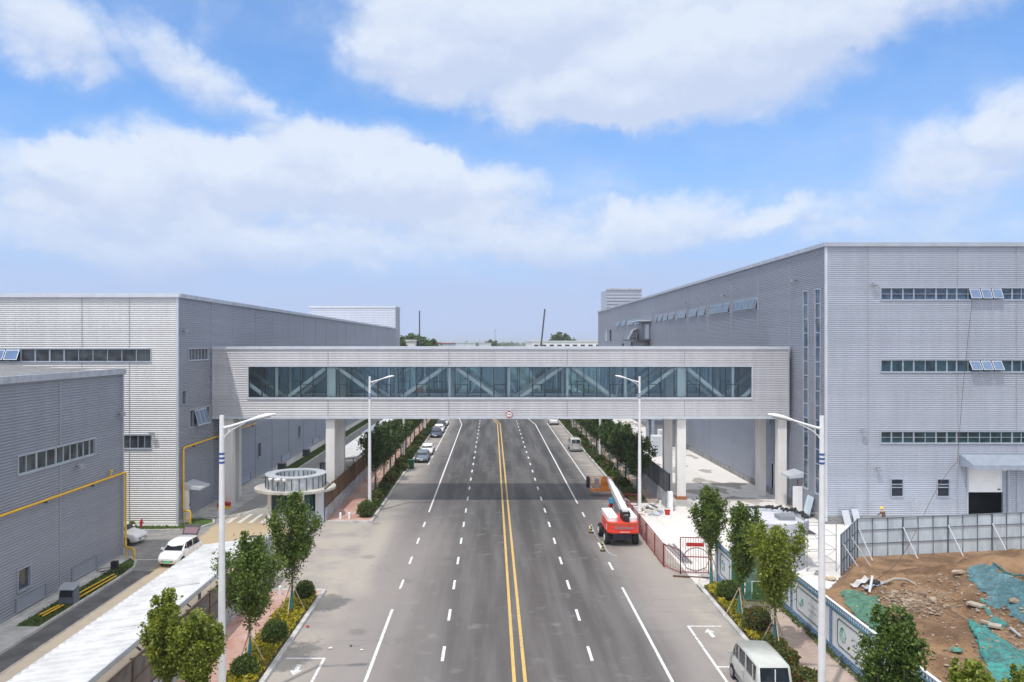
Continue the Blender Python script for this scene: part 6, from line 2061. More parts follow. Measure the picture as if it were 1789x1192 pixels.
def inside(p, poly):
    c = False; n = len(poly)
    for i in range(n):
        (x1, y1), (x2, y2) = poly[i], poly[(i + 1) % n]
        if (y1 > p[1]) != (y2 > p[1]) and p[0] < (x2 - x1) * (p[1] - y1) / (y2 - y1) + x1: c = not c
    return c
def net(label, poly_px, m, seed, hem=True):
    poly = [hit(*p) for p in poly_px]
    xs = [p[0] for p in poly]; ys = [p[1] for p in poly]
    s = .16; vs, fs, idx = [], [], {}
    def vid(i, j):
        if (i, j) not in idx:
            x, y = min(xs) + i * s, min(ys) + j * s
            z = terrain(x, y) + .07 + .07 * mnoise.noise(Vector((x * 1.6, y * 1.6, seed))) + .03 * mnoise.noise(Vector((x * 5, y * 5, seed)))
            idx[(i, j)] = len(vs); vs.append((x, y, z))
        return idx[(i, j)]
    for i in range(int((max(xs) - min(xs)) / s) + 1):
        for j in range(int((max(ys) - min(ys)) / s) + 1):
            wx = .25 * mnoise.noise(Vector((i * .23, j * .23, seed))) 
            if inside((min(xs) + (i + .5) * s + wx, min(ys) + (j + .5) * s + wx), poly):
                fs.append((vid(i, j), vid(i + 1, j), vid(i + 1, j + 1), vid(i, j + 1)))
    o = thing('dust_net', label, 'net', (sum(xs) / len(xs), sum(ys) / len(ys), 0), 'green dust nets spread over the earth')
    g = MB(); g.raw(vs, fs, True); g.build('sheet', m, o)
    if hem:
        a, b = poly[hem[0]], poly[hem[1]]
        pts = []
        for k in range(26):
            x, y = a[0] + (b[0] - a[0]) * k / 25, a[1] + (b[1] - a[1]) * k / 25
            pts.append((x + .10 * mnoise.noise(Vector((k * .4, seed, 0))), y, terrain(x, y) + .14))
        g = MB(); g.tube(pts, .06, 5); g.build('rolled_edge', 'net_teal', o)
    return o
net('dark green dust net on the bank directly behind the hoarding', [(1470, 1037), (1500, 1032), (1535, 1050), (1550, 1075), (1568, 1120), (1585, 1150), (1555, 1140), (1510, 1090), (1480, 1062)], 'net_green', 1, (3, 5))
net('large faded blue dust net on the slope at the right edge', [(1688, 1000), (1700, 990), (1735, 988), (1789, 1018), (1850, 1045), (1850, 1120), (1789, 1092), (1757, 1062), (1725, 1058), (1700, 1022)], 'net_blue', 2, (2, 4))
net('bright teal dust net stretching to the bottom right corner', [(1692, 1088), (1722, 1090), (1752, 1118), (1789, 1138), (1870, 1170), (1870, 1260), (1740, 1215), (1722, 1160), (1706, 1122)], 'net_teal', 3, (0, 7))
net('narrow teal strip of dust net below the large blue one', [(1700, 1030), (1712, 1042), (1735, 1075), (1760, 1095), (1752, 1103), (1735, 1098), (1718, 1060)], 'net_teal', 4, False)

def rock(g, c, r, rr, flat=.7):
    vs = []
    base = [(1, 0, 0), (-1, 0, 0), (0, 1, 0), (0, -1, 0), (0, 0, 1), (0, 0, -1), (.6, .6, .55), (-.6, .6, .55), (-.6, -.6, .55), (.6, -.6, .55), (.65, .6, -.5), (-.6, .65, -.5), (-.65, -.6, -.5), (.6, -.65, -.5)]
    a = rr.uniform(0, 6.28); sx_, sy_, sz_ = rr.uniform(.7, 1.4), rr.uniform(.6, 1.1), rr.uniform(.45, .9) * flat
    for x, y, z in base:
        k = rr.uniform(.78, 1.15)
        X, Y = x * sx_, y * sy_
        vs.append((c[0] + r * k * (X * math.cos(a) - Y * math.sin(a)), c[1] + r * k * (X * math.sin(a) + Y * math.cos(a)), c[2] + r * k * z * sz_))
    fs = [(4, 6, 7), (4, 7, 8), (4, 8, 9), (4, 9, 6), (0, 6, 9), (2, 7, 6), (1, 8, 7), (3, 9, 8), (0, 10, 6), (2, 6, 10), (2, 11, 7), (1, 7, 11), (1, 12, 8), (3, 8, 12), (3, 13, 9), (0, 9, 13), (0, 13, 10), (2, 10, 11), (1, 11, 12), (3, 12, 13), (5, 11, 10), (5, 12, 11), (5, 13, 12), (5, 10, 13)]
    g.raw(vs, fs, False)
rr = random.Random(77)
ROCKS = [(1612, 1040, .34, 'large pale broken rock standing on the crest below the long fence'), (1630, 1052, .42, 'long tilted pale slab rock beside the large broken rock'), (1562, 1038, .30, 'white chalky rock lump in the middle of the rubble'),
         (1676, 1003, .36, 'white and grey lump at the near corner of the large blue net'), (1773, 1053, .34, 'brown boulder resting on the large blue net'), (1566, 1066, .26, 'white rock below the rubble, close to the tree top'),
         (1622, 1058, .20, 'small grey rock under the tilted slab rock'), (1588, 1051, .16, 'small grey rock in the middle of the rubble')]
for px, py, r, lab in ROCKS:
    x, y = hit(px, py)
    g = MB(); rock(g, (x, y, terrain(x, y) + r * .25), r, rr)
    tag(g.build('rock', 'stone'), lab, 'rock', 'large rocks on the earth mound')
g = MB()
for _ in range(1700):
    u = rr.random()
    if u < .45: px, py = rr.gauss(1590, 42), rr.gauss(1052, 16)
    elif u < .62: px, py = rr.gauss(1700, 55), rr.gauss(1010, 20)
    elif u < .8: px, py = rr.uniform(1700, 1789), rr.uniform(1060, 1150)
    else: px, py = rr.uniform(1500, 1789), rr.uniform(1030, 1190)
    if py < 1003: continue
    x, y = hit(px, py)
    if not in_dirt(x, y) or x < 18: continue
    r = abs(rr.gauss(.02, .04)) + .022
    rock(g, (x, y, terrain(x, y) + r * .2), r, rr)
tag(g.build('rubble_stones', 'stone'), 'small stones and broken rubble scattered over the brown earth mound', 'rubble', kind='stuff')
def slab(px, py, w, l, rz, tilt, lab, m='slab', t=.12):
    x, y = hit(px, py); z = terrain(x, y) + .12
    g = MB(); c, s = math.cos(rz), math.sin(rz)
    def T(a, b, k): return (x + a * c - b * s, y + a * s + b * c, z + k + tilt * b)
    g.hexa([T(-w, -l, 0), T(w, -l, 0), T(w * .9, l, 0), T(-w, l, 0), T(-w, -l, t), T(w, -l, t), T(w * .9, l, t), T(-w, l, t)])
    tag(g.build('broken_slab', m), lab, 'slab', 'pale broken slabs on the mound')
slab(1705, 1062, .26, .42, .5, .03, 'larger pale slab lying between the two teal net strips')
slab(1738, 1099, .26, .30, .9, 0, 'small square pale slab above the bright teal net')
slab(1722, 1093, .10, .24, .6, 0, 'narrow pale slab at the top of the bright teal net')
slab(1774, 1110, .06, .5, -.1, .1, 'thin white bar lying near the right edge', 'trim', .08)
for i, (px, py) in enumerate([(1520, 1028), (1500, 1022), (1530, 1023)]):
    x, y = hit(px, py); 
    rz = [.35, .1, .5][i]
    g = MB(); p = [(x + k * .10 * math.cos(rz), y + k * .10 * math.sin(rz) * .4, terrain(x + k * .10, y) + .10 + .07 * math.sin(k * 1.3 + i)) for k in range(-4, 6)]
    vs = [(a, b - .25, c) for a, b, c in p] + [(a, b + .3, c + .05) for a, b, c in p]
    n = len(p); g.raw(vs, [(k, k + 1, n + k + 1, n + k) for k in range(n - 1)], True)
    tag(g.build('crumpled_sheet', ['trim', 'concrete', 'frame_grey'][i]), ['crumpled whitish plastic sheet left of the fence corner', 'crumpled grey sheet on the ground beside the fence corner', 'crumpled blue-grey sheet beside the dark hole'][i], 'plastic sheet', 'crumpled sheets near the fence corner')
hz = hit(1527, 1022); g = MB(); g.cyl((hz[0], hz[1], terrain(*hz) - .1), (hz[0], hz[1], terrain(*hz) + .22), .38, .33, 12); tag(g.build('black_bucket', 'black'), 'black tub on the earth where the hanging cable ends', 'tub')
hz2 = hit(1519, 1036); g = MB(); g.cyl((hz2[0], hz2[1], terrain(*hz2) + .05), (hz2[0] + .25, hz2[1] + .15, terrain(*hz2) + .95), .07, n=8); tag(g.build('white_pipe', 'white'), 'short white pipe standing beside the black tub', 'pipe')
x, y = hit(1672, 1140); g = MB(); rock(g, (x, y, terrain(x, y) + .12), .30, rr); tag(g.build('net_scrap', 'net_dark'), 'small bundled scrap of green net on the bare slope', 'net')
# hose and cable
pts = []
for k, (px, py) in enumerate([(1528, 1024), (1545, 1022), (1562, 1019), (1580, 1019), (1598, 1024)]):
    x, y = hit(px, py); pts.append((x, y, terrain(x, y) + .12 + (.12 if k in (2, 3) else 0)))
g = MB(); g.tube(pts, .09, 7); tag(g.build('grey_hose', 'slab'), 'thick pale hose lying in a curve right of the black tub', 'hose')
A_ = Vector(rf.p(FX(1694, RD), ZZ(523, RD), .25)); C_ = Vector(rf.p(FX(1664, RD), ZZ(805, RD), .6)); B_ = Vector((hz[0], hz[1], terrain(*hz) + .25))
D_ = Vector(((1622 - 860) * 62 / F, 62, H - (925 - 600) * 62 / F))
pts = []
for k in range(13): pts.append(A_.lerp(C_, k / 12) + Vector((-.10 * math.sin(math.pi * k / 12), -.15, 0)))
E_ = Vector(((1600 - 860) * 57.5 / F, 57.5, H - (968 - 600) * 57.5 / F))
def bez(a, b, c, d, t): return a * (1 - t) ** 3 + b * 3 * t * (1 - t) ** 2 + c * 3 * t * t * (1 - t) + d * t ** 3
for k in range(1, 25): pts.append(bez(C_, D_ + Vector((.8, 3, 1.2)), E_ + Vector((0, 0, -.4)), B_, k / 24))
g = MB(); g.tube(pts, .020, 5); tag(g.build('hanging_cable', 'frame_brown'), 'thin cable hanging down the right hall and sagging to the earth mound', 'cable')

# ---------------------------------------------------------------- leaning panels, scaffold, ladder, debris
def lean(px, py, D, w, h, lab, ang=.22, m='trim_light', along='x'):
    x = FX(px, D)
    g = MB()
    if along == 'x': g.hexa([(x - w / 2, D - h * ang, .06), (x + w / 2, D - h * ang, .06), (x + w / 2, D - h * ang + .05, .06), (x - w / 2, D - h * ang + .05, .06), (x - w / 2 - .2, D, h), (x + w / 2 - .2, D, h), (x + w / 2 - .2, D + .05, h), (x - w / 2 - .2, D + .05, h)])
    else: g.hexa([(x - h * ang, D, .06), (x - h * ang, D + w, .06), (x - h * ang + .05, D + w, .06), (x - h * ang + .05, D, .06), (x, D, h), (x, D + w, h), (x + .05, D + w, h), (x + .05, D, h)])
    tag(g.build('leaning_panel', m), lab, 'panel', 'pale panels leaning on the right hall')
lean(1480, 0, 69.9, .62, 1.35, 'left pale panel leaning on the end wall near the hall corner')
lean(1497, 0, 69.9, .58, 1.45, 'right pale panel leaning on the end wall near the hall corner')
lean(1400, 0, 74.2, 1.3, 1.9, 'large pale sheet leaning on the shaded wall below the slot windows', .3, 'trim_light', 'y') if False else None
g = MB(); xx = XR - .08
g.hexa([(xx - .7, 72.2, .06), (xx - .7, 73.6, .06), (xx - .65, 73.6, .06), (xx - .65, 72.2, .06), (xx - .05, 72.5, 1.95), (xx - .05, 73.9, 1.95), (xx, 73.9, 1.95), (xx, 72.5, 1.95)])
tag(g.build('leaning_panel', 'fence_sheet'), 'grey-green sheet leaning on the shaded wall below the slot windows', 'panel', 'pale panels leaning on the right hall')
ld = thing('ladder', 'thin metal ladder leaning on the end wall between the two small windows', 'ladder', (FX(1597, 68.6), 69.4, 0))
lx = FX(1598, 69.6)
g = MB()
for s in (-.26, .26): g.tube([(lx + s * 1.3 + .15, 68.5, .06), (lx + s * .8, RD - .12, 2.35)], .025, 6)
g.build('rails', 'steel_grey', ld)
g = MB()
for k in range(1, 8):
    t = k / 8; y = 68.5 + (RD - .12 - 68.5) * t; z = .06 + 2.29 * t; wv = .26 * (1.3 - .5 * t)
    g.tube([(lx - wv + .15 * (1 - t), y, z), (lx + wv + .15 * (1 - t), y, z)], .018, 5)
g.build('rungs', 'steel_grey', ld)
sc_o = thing('scaffold_tower', 'thin metal scaffold frame beside the unfinished round guardhouse', 'scaffold', (23, 57, 0))
sx0, sx1, sy0, sy1, sh = FX(1406, 56), FX(1441, 57.5), 55.6, 58.6, 3.6
g = MB()
for x in (sx0, sx1):
    for y in (sy0, sy1): g.tube([(x, y, .06), (x, y, sh)], .028, 6)
g.build('standards', 'steel_grey', sc_o)
g = MB()
for z in (.7, 1.6, 2.6, 3.5):
    for y in (sy0, sy1): g.tube([(sx0, y, z), (sx1, y, z)], .02, 5)
    for x in (sx0, sx1): g.tube([(x, sy0, z), (x, sy1, z)], .02, 5)
g.tube([(sx0, sy0, .2), (sx1, sy0, 1.6)], .018, 5); g.tube([(sx1, sy1, 1.6), (sx0, sy1, 3.3)], .018, 5)
g.build('ledgers', 'steel_grey', sc_o)
g = MB(); g.box(sx0 + .1, sx0 + .7, sy0 + .1, sy1 - .1, 2.62, 2.67); g.build('deck_board', 'steel_dark', sc_o)
rr = random.Random(12)
# debris at the scaffold foot
for i, (px, D, r, m_, lab) in enumerate([(1452, 53.5, .30, 'stake', 'pile of pale sacks right of the scaffold foot'), (1441, 53.8, .24, 'stake', 'pale sack nearest the scaffold foot'), (1457, 50.5, .30, 'net_blue', 'blue tarp bundle at the foot of the short fence'),
                                         (1436, 51.2, .32, 'concrete_dark', 'dark heap of mortar behind the hoarding'), (1425, 55.0, .26, 'concrete_dark', 'dark lump inside the scaffold frame')]):
    g = MB(); x = FX(px, D)
    for k in range(3): rock(g, (x + rr.uniform(-.25, .25), D + rr.uniform(-.2, .2), .12 + r * .3 * (k > 1)), r * rr.uniform(.7, 1.1), rr)
    tag(g.build('debris_heap', m_), lab, 'debris', 'debris around the scaffold')
# rubble heap beside the right footbridge lamp
cols_ = ['slab', 'white', 'frame_grey', 'stake', 'concrete', 'steel_dark', 'trim_light']
for i in range(34):
    px, D = rr.gauss(1136, 14), 75.0 + rr.uniform(-1.6, 2.0)
    x = FX(px, D)
    g = MB(); a = rr.uniform(0, 3.1); l = rr.uniform(.15, .55)
    h0 = max(.06, .55 * math.exp(-((px - 1136) / 14) ** 2) * rr.random())
    if i % 3 == 0: rock(g, (x, D, h0), rr.uniform(.12, .28), rr)
    elif i % 3 == 1: g.beam((x - l * math.cos(a), D - l * math.sin(a), h0), (x + l * math.cos(a), D + l * math.sin(a), h0 + rr.uniform(0, .3)), .16, .05)
    else: g.hexa([(x - l * .5, D - .2, h0), (x + l * .5, D - .25, h0), (x + l * .6, D + .2, h0 + .1), (x - l * .5, D + .2, h0 + .05), (x - l * .5, D - .2, h0 + .10), (x + l * .5, D - .2, h0 + .1), (x + l * .5, D + .2, h0 + .2), (x - l * .4, D + .2, h0 + .15)])
    tag(g.build('debris_piece', cols_[i % 7]), (['pale', 'white', 'blue-grey', 'tan', 'concrete grey', 'dark', 'silver'][i % 7] + ' ' + ['rounded lump', 'thin plank', 'flat board'][i % 3] + ' in the rubble heap under the right footbridge lamp'), 'debris', 'pieces of the rubble heap under the right lamp')
for i in range(26):
    x, D = rr.uniform(14.3, 16.4), rr.uniform(80, 112)
    g = MB(); rock(g, (x, D, .15), rr.uniform(.08, .22), rr)
    tag(g.build('debris_stone', 'stone'), 'small stone strewn along the right pavement past the footbridge', 'stone', 'stones strewn on the far right pavement')
lg = thing('pallet_frame', 'white ladder-like frame lying flat beside the rubble heap', 'frame', (15.6, 73.1, 0))
g = MB(); g.beam((14.2, 73.3, .1), (16.4, 73.1, .1), .08, .05); g.beam((14.3, 72.7, .1), (16.5, 72.5, .1), .08, .05); g.build('side_rail', 'white', lg)
g = MB()
for k in range(7): g.beam((14.4 + k * .32, 73.3, .12), (14.5 + k * .32, 72.65, .12), .06, .05)
g.build('crossbars', 'white', lg)
rb = thing('red_bucket', 'red bucket standing on the pale plaza beside the rubble heap', 'bucket', (FX(1166, 74), 74, 0))
g = MB(); g.cyl((FX(1166, 74), 74, .07), (FX(1166, 74), 74, .50), .20, .28, 16, caps=False); g.cyl((FX(1166, 74), 74, .07), (FX(1166, 74), 74, .1), .2, n=16); g.build('tub', 'red', rb)
g = MB(); g.tube([(FX(1166, 74) + .27 * math.cos(math.pi * k / 8), 74, .5 + .2 * math.sin(math.pi * k / 8)) for k in range(9)], .012, 5); g.build('handle', 'steel_dark', rb)
for i, (x, y, lab) in enumerate([(16.3, 77.2, 'short white bollard at the foot of the right panelled wall')]):
    g = MB(); g.cyl((x, y, .06), (x, y, .75), .14, .13, 12); tag(g.build('bollard', 'white'), lab, 'bollard')
for i, (x, y, lab) in enumerate([(-13.4, 50.3, 'white bollard at the end of the near left brick pavement'), (-13.75, 72.1, 'left one of two white bollards on the far brick pavement corner'), (-12.95, 72.1, 'right one of two white bollards on the far brick pavement corner')]):
    g = MB(); g.cyl((x, y, .12), (x, y, .62), .12, .11, 14); g.lathe((x, y, .62), [(.11, 0), (.08, .05), (.001, .07)], 14); tag(g.build('bollard', 'white'), lab, 'bollard', 'white pavement bollards')
# dark steel gate posts far on the plaza
for i, (x, y, lab) in enumerate([(26.0, 118, 'dark loading frame far back on the plaza'),]):
    o = thing('loading_frame', lab, 'steel frame', (x, y, 0))
    g = MB()
    for dx_ in (-2.2, 2.2):
        for dy_ in (0, 4): g.box(x + dx_ - .18, x + dx_ + .18, y + dy_ - .18, y + dy_ + .18, .05, 4.6)
        g.box(x + dx_ - .18, x + dx_ + .18, y + .2, y + 3.8, 4.6, 4.9)
    g.box(x - 2.4, x + 2.4, y - .2, y + .2, 4.6, 4.9); g.box(x - 2.4, x + 2.4, y + 3.8, y + 4.2, 4.6, 4.9)
    g.build('posts_frame', 'frame_grey', o)
    g = MB(); g.box(x - 2.4, x + 2.4, y + 4.25, y + 4.3, .1, 4.5); g.build('back_sheet', 'trim_dark', o)
for i, (x, y, w, h, lab) in enumerate([(23.2, 112, 1.4, 3.0, 'upright pale cabinet by the rear column on the plaza'), (24.9, 116, 1.2, 3.4, 'taller white cabinet behind the rear column on the plaza')]):
    o = thing('site_cabinet', lab, 'cabinet', (x, y, 0), 'white cabinets on the plaza')
    g = MB(); g.box(x - w / 2, x + w / 2, y, y + 1.2, .06, h); g.build('case', 'white', o)
    g = MB(); g.box(x - w / 2 + .1, x + w / 2 - .1, y - .03, y, .2, h - .2); g.build('door', 'trim_light', o)

# ---------------------------------------------------------------- worker
def person(label, loc, rz, pose, shirt, trousers, helmet):
    me = bpy.data.meshes.new('person')
    v, e, r = pose
    me.from_pydata(v, e, [])
    tmp = bpy.data.objects.new('person', me); COL.objects.link(tmp)
    sk = tmp.modifiers.new('skin', 'SKIN'); sk.use_smooth_shade = True
    for i, rad in enumerate(r): me.skin_vertices[0].data[i].radius = (rad, rad * .85)
    me.skin_vertices[0].data[0].use_root = True
    sb = tmp.modifiers.new('sub', 'SUBSURF'); sb.levels = 2; sb.render_levels = 2
    dg = bpy.context.evaluated_depsgraph_get()
    m2 = bpy.data.meshes.new_from_object(tmp.evaluated_get(dg))
    bpy.data.objects.remove(tmp)
    o = bpy.data.objects.new('person', m2); COL.objects.link(o)
    m2.materials.clear()
    for m_ in (shirt, trousers, 'skin'): m2.materials.append(M[m_])
    for p in m2.polygons:
        c = p.center
        p.material_index = 1 if c.z < .92 else (2 if (c.z > 1.40 and abs(c.x) < .2) or (abs(c.x) > .30 and c.z < 1.0) else 0)
    o.location = loc; o.rotation_euler = (0, 0, rz)
    tag(o, label, 'person')
    return o
M['skin'] = mat('skin', (.42, .24, .16), .6)
M['shirt_brown'] = mat('shirt_brown', (.10, .055, .035), .85, 0, .3, 8)
M['trousers'] = mat('trousers_dark', (.035, .04, .055), .85, 0, .2, 6)
V_ = [(0, 0, .95), (0, -.05, 1.15), (0, -.12, 1.34), (0, -.20, 1.44), (0, -.24, 1.52), (0, -.27, 1.62), (0, -.27, 1.70),
      (-.18, -.12, 1.36), (-.26, -.30, 1.14), (-.20, -.50, 1.08), (-.18, -.58, 1.06), (.18, -.12, 1.36), (.27, -.28, 1.13), (.20, -.48, 1.02), (.18, -.56, 1.0),
      (-.10, 0, .86), (-.12, -.02, .48), (-.13, .02, .09), (-.13, -.14, .05), (.10, 0, .86), (.14, -.06, .48), (.14, .05, .09), (.14, -.11, .05)]
E_ = [(0, 1), (1, 2), (2, 3), (3, 4), (4, 5), (5, 6), (2, 7), (7, 8), (8, 9), (9, 10), (2, 11), (11, 12), (12, 13), (13, 14), (0, 15), (15, 16), (16, 17), (17, 18), (0, 19), (19, 20), (20, 21), (21, 22)]
R2 = [.15, .15, .16, .065, .07, .10, .085, .075, .05, .04, .035, .075, .05, .04, .035, .10, .07, .05, .045, .10, .07, .05, .045]
wx_, wy_ = FX(1544.5, 68.8), 68.8
pe = person('worker in a yellow helmet and brown jacket bending behind the grey fence', (wx_, wy_, .06), math.radians(200), (V_, E_, R2), 'shirt_brown', 'trousers', 'gas_yellow')
g = MB(); g.lathe((0, -.27, 1.64), [(.150, -.02), (.135, .0), (.132, .05), (.10, .13), (.001, .17)], 18, 1, 1.12)
hm = g.build('safety_helmet', mat('helmet_yellow', (.75, .48, .02), .35), None); hm.parent = pe
for s in (-1, 1):      # hands: palm and fingers reaching down to the work
    for f_ in range(5):
        g = MB(); bx = s * .18 + (f_ - 2) * .017; by = -.60 if s < 0 else -.58; bz = 1.05 if s < 0 else .99
        l = (.05, .07, .075, .07, .055)[f_]
        g.tube([(bx, by, bz), (bx * 1.0, by - l * .6, bz - .015), (bx, by - l, bz - .045)], .008, 5); fg = g.build('finger', 'skin', None); fg.parent = pe

# ---------------------------------------------------------------- left yard items
gas = thing('gas_pipe', 'yellow gas pipe running along the nearer left hall and down its corner', 'pipe', (XL + .2, 40, 0))
zg = 6.42
g = MB(); g.tube([(XL + .22, -8, zg), (XL + .22, 58.9, zg), (XL + .22, 59.15, zg), (XL + .22, 59.25, zg - .1), (XL + .22, 59.25, 1.0), (XL + .30, 59.2, .85), (XL + 1.1, 58.6, .85), (XL + 1.2, 58.5, .75), (XL + 1.2, 58.5, .05)], .075, 10); g.build('main_pipe', 'gas_yellow', gas)
g = MB(); g.tube([(XL + .45, 58.9, .8), (XL + .45, 58.9, .05)], .05, 8); g.build('branch_pipe', 'gas_yellow', gas)
g = MB(); g.tube([(XL + .22, 57.0, zg), (XL + .22, 57.0, zg + .5)], .05, 8); g.cyl((XL + .22, 57.0, zg + .4), (XL + .22, 57.0, zg + .5), .12, n=10); g.build('vent_stub', 'gas_yellow', gas)
for y in (12, 20, 28, 36, 42.5, 48.8, 54.5):
    g = MB(); g.box(XL + .02, XL + .24, y - .04, y + .04, zg - .22, zg - .08); g.build('bracket', 'steel_dark', gas)
gas2 = thing('gas_pipe', 'yellow gas pipe descending the side wall at the corner of the long left hall', 'pipe', (XL + .2, 75, 0))
g = MB(); g.tube([(XL + .2, 92, 6.75), (XL + .2, 70.6, 6.75), (XL + .2, 70.4, 6.6), (XL + .2, 70.4, 1.35), (XL + .28, 70.4, 1.2), (XL + .75, 70.3, 1.2), (XL + .85, 70.3, 1.05), (XL + .85, 70.3, .05)], .08, 10); g.build('main_pipe', 'gas_yellow', gas2)
g = MB(); g.tube([(XL + .35, 70.2, 1.15), (XL + .35, 70.2, .05)], .05, 8); g.tube([(XL + .35, 70.2, .55), (XL + .85, 70.3, .55)], .04, 8); g.build('meter_loop', 'gas_yellow', gas2)
for y in (73, 79, 85, 91):
    g = MB(); g.box(XL + .02, XL + .22, y - .04, y + .04, 6.5, 6.66); g.build('bracket', 'steel_dark', gas2)
hy_ = thing('fire_hydrant', 'red fire hydrant on the grass strip in front of the sunlit wall', 'hydrant', (FX(247, 68.8), 68.8, 0))
hX = FX(247, 68.8)
g = MB(); g.lathe((hX, 68.8, .06), [(.13, 0), (.13, .06), (.085, .1), (.085, .52), (.12, .55), (.11, .66), (.05, .74), (.001, .77)], 14); g.build('barrel', 'red', hy_)
g = MB(); g.cyl((hX - .2, 68.8, .50), (hX + .2, 68.8, .50), .055, n=10); g.cyl((hX, 68.58, .40), (hX, 68.8, .40), .07, n=10); g.build('outlets', 'red', hy_)
b_ = bush_proto('small bright shrub left of the red hydrant', .25, .6, 91, 500, .09, 'leaf_bright', None, 'small_shrub'); b_.location = (FX(231, 68.7), 68.7, .06)
cab = thing('waste_bin', 'grey hooded waste bin cabinet at the edge of the near grass strip', 'bin', (-25.95, 48.8, 0))
x, y = -25.95, 48.8
g = MB(); g.hexa([(x - .48, y - .35, .1), (x + .48, y - .35, .1), (x + .48, y + .35, .1), (x - .48, y + .35, .1), (x - .42, y - .32, .78), (x + .44, y - .32, .78), (x + .46, y + .32, 1.15), (x - .42, y + .32, 1.15)]); g.build('case', 'frame_slate', cab) if 'frame_slate' in M else g.build('case', mat('bin_slate', (.13, .15, .18), .5, .2, .15, 3), cab)
g = MB(); g.box(x - .36, x + .38, y - .36, y - .30, .55, .95); g.build('opening', 'interior', cab)
g = MB(); g.hexa([(x - .50, y - .42, .98), (x + .52, y - .42, .98), (x + .52, y + .36, 1.22), (x - .50, y + .36, 1.22), (x - .50, y - .42, 1.02), (x + .52, y - .42, 1.02), (x + .52, y + .36, 1.26), (x - .50, y + .36, 1.26)]); g.build('lid', 'trim', cab)
for i, (xa, ya, xb, yb, lab) in enumerate([(-26.2, 49.8, -25.95, 54.6, 'left yellow pipe lying in the grass past the bin'), (-25.75, 49.6, -25.6, 54.2, 'right yellow pipe lying in the grass past the bin'), (-26.4, 46.4, -26.2, 48.2, 'left yellow pipe end on the concrete slab before the bin'), (-26.1, 46.2, -25.95, 48.2, 'right yellow pipe end on the concrete slab before the bin')]):
    g = MB(); g.tube([(xa, ya, .17), (xb, yb, .17)], .05, 8); tag(g.build('loose_pipe', 'gas_yellow'), lab, 'pipe', 'loose yellow pipes on the ground')
vb = thing('valve_box', 'small black box with coiled cables on the grass near the hall corner', 'box', (-26.1, 56.2, 0))
g = MB(); g.box(-26.85, -26.45, 56.0, 56.4, .06, .62); g.build('case', 'black', vb)
g = MB(); g.tube([(-26.4 + .5 * math.cos(a) * (1 + .1 * a), 55.2 + .6 * math.sin(a), .12 + .02 * a) for a in [k * .4 for k in range(34)]], .02, 5); g.build('cable_coil', 'black', vb)
for i, (y, lab) in enumerate([(99, 'dark equipment box on the grass strip nearest the footbridge'), (129, 'dark equipment box farther along the left hall'), (112, 'dark equipment box by the long left hall seen under the footbridge')]):
    o = thing('equipment_box', lab, 'cabinet', (-26.2, y, 0), 'dark equipment boxes along the left hall')
    g = MB(); g.box(-26.7, -25.8, y, y + .8, .06, 1.0); g.build('case', 'steel_dark', o); g = MB(); g.box(-26.75, -25.75, y - .05, y + .85, 1.0, 1.08); g.build('lid', 'trim_dark', o)
gb_ = thing('wheelie_bin', 'green wheelie bin on the kerb in front of the parked grey-blue sedan', 'bin', (-10.3, 101.8, 0))
g = MB(); g.hexa([(-10.62, 101.45, .1), (-10.05, 101.45, .1), (-10.05, 102.05, .1), (-10.62, 102.05, .1), (-10.72, 101.35, 1.05), (-9.95, 101.35, 1.05), (-9.95, 102.15, 1.05), (-10.72, 102.15, 1.05)]); g.build('tub', 'bin_green', gb_)
g = MB(); g.box(-10.76, -9.91, 101.28, 102.2, 1.05, 1.14); g.build('lid', 'bin_green', gb_)
g = MB(); g.cyl((-10.7, 102.1, .12), (-10.0, 102.1, .12), .1, n=10); g.build('wheel_axle', 'black', gb_)
# fallen column base clutter by the left columns
for i, (x, y, m_, lab) in enumerate([(-26.3, 77.6, 'red', 'dark red box at the foot of the left wall by the first column'), (-26.0, 76.6, 'gas_yellow', 'yellow base frame at the foot of the first left column')]):
    g = MB(); g.box(x - .5, x + .6, y, y + .7, .03, .38 if i == 0 else .2); g.box(x - .3, x + .2, y + .1, y + .5, .38 if i == 0 else .2, .5 if i == 0 else .3); tag(g.build('floor_box', m_), lab, 'box')
# litter on the near road
for i, (px, py, c_, lab) in enumerate([(537, 1095, 'red', 'scrap of red litter on the road beside the near left kerb'), (577, 1133, 'white', 'scrap of pale litter on the road in the tree shadow'), (449, 1124, 'orange', 'orange scrap on the pavement behind the planter'), (613, 1129, 'steel_dark', 'small dark object on the left lane'), (632, 1136, 'white', 'tiny white scrap on the left lane beside the dark object')]):
    D = (H - .02) * F / (py - 600); x = FX(px, D); rr2 = random.Random(i)
    g = MB(); rock(g, (x, D, .05 if i != 2 else .17), .10 + .02 * (i == 0), rr2, .4); tag(g.build('litter', c_), lab, 'litter', 'scraps of litter')
# manhole covers
for i, (x, y, lab) in enumerate([(-19.8, 66.0, 'round manhole cover in the entrance of the left yard'), (-4.2, 96, 'round manhole cover in the left lane past the bridge')]):
    g = MB(); g.prism([(x + .38 * math.cos(k * .2618), y + .38 * math.sin(k * .2618)) for k in range(24)], -.01, .006); tag(g.build('manhole_cover', 'steel_dark'), lab, 'manhole cover', 'manhole covers')

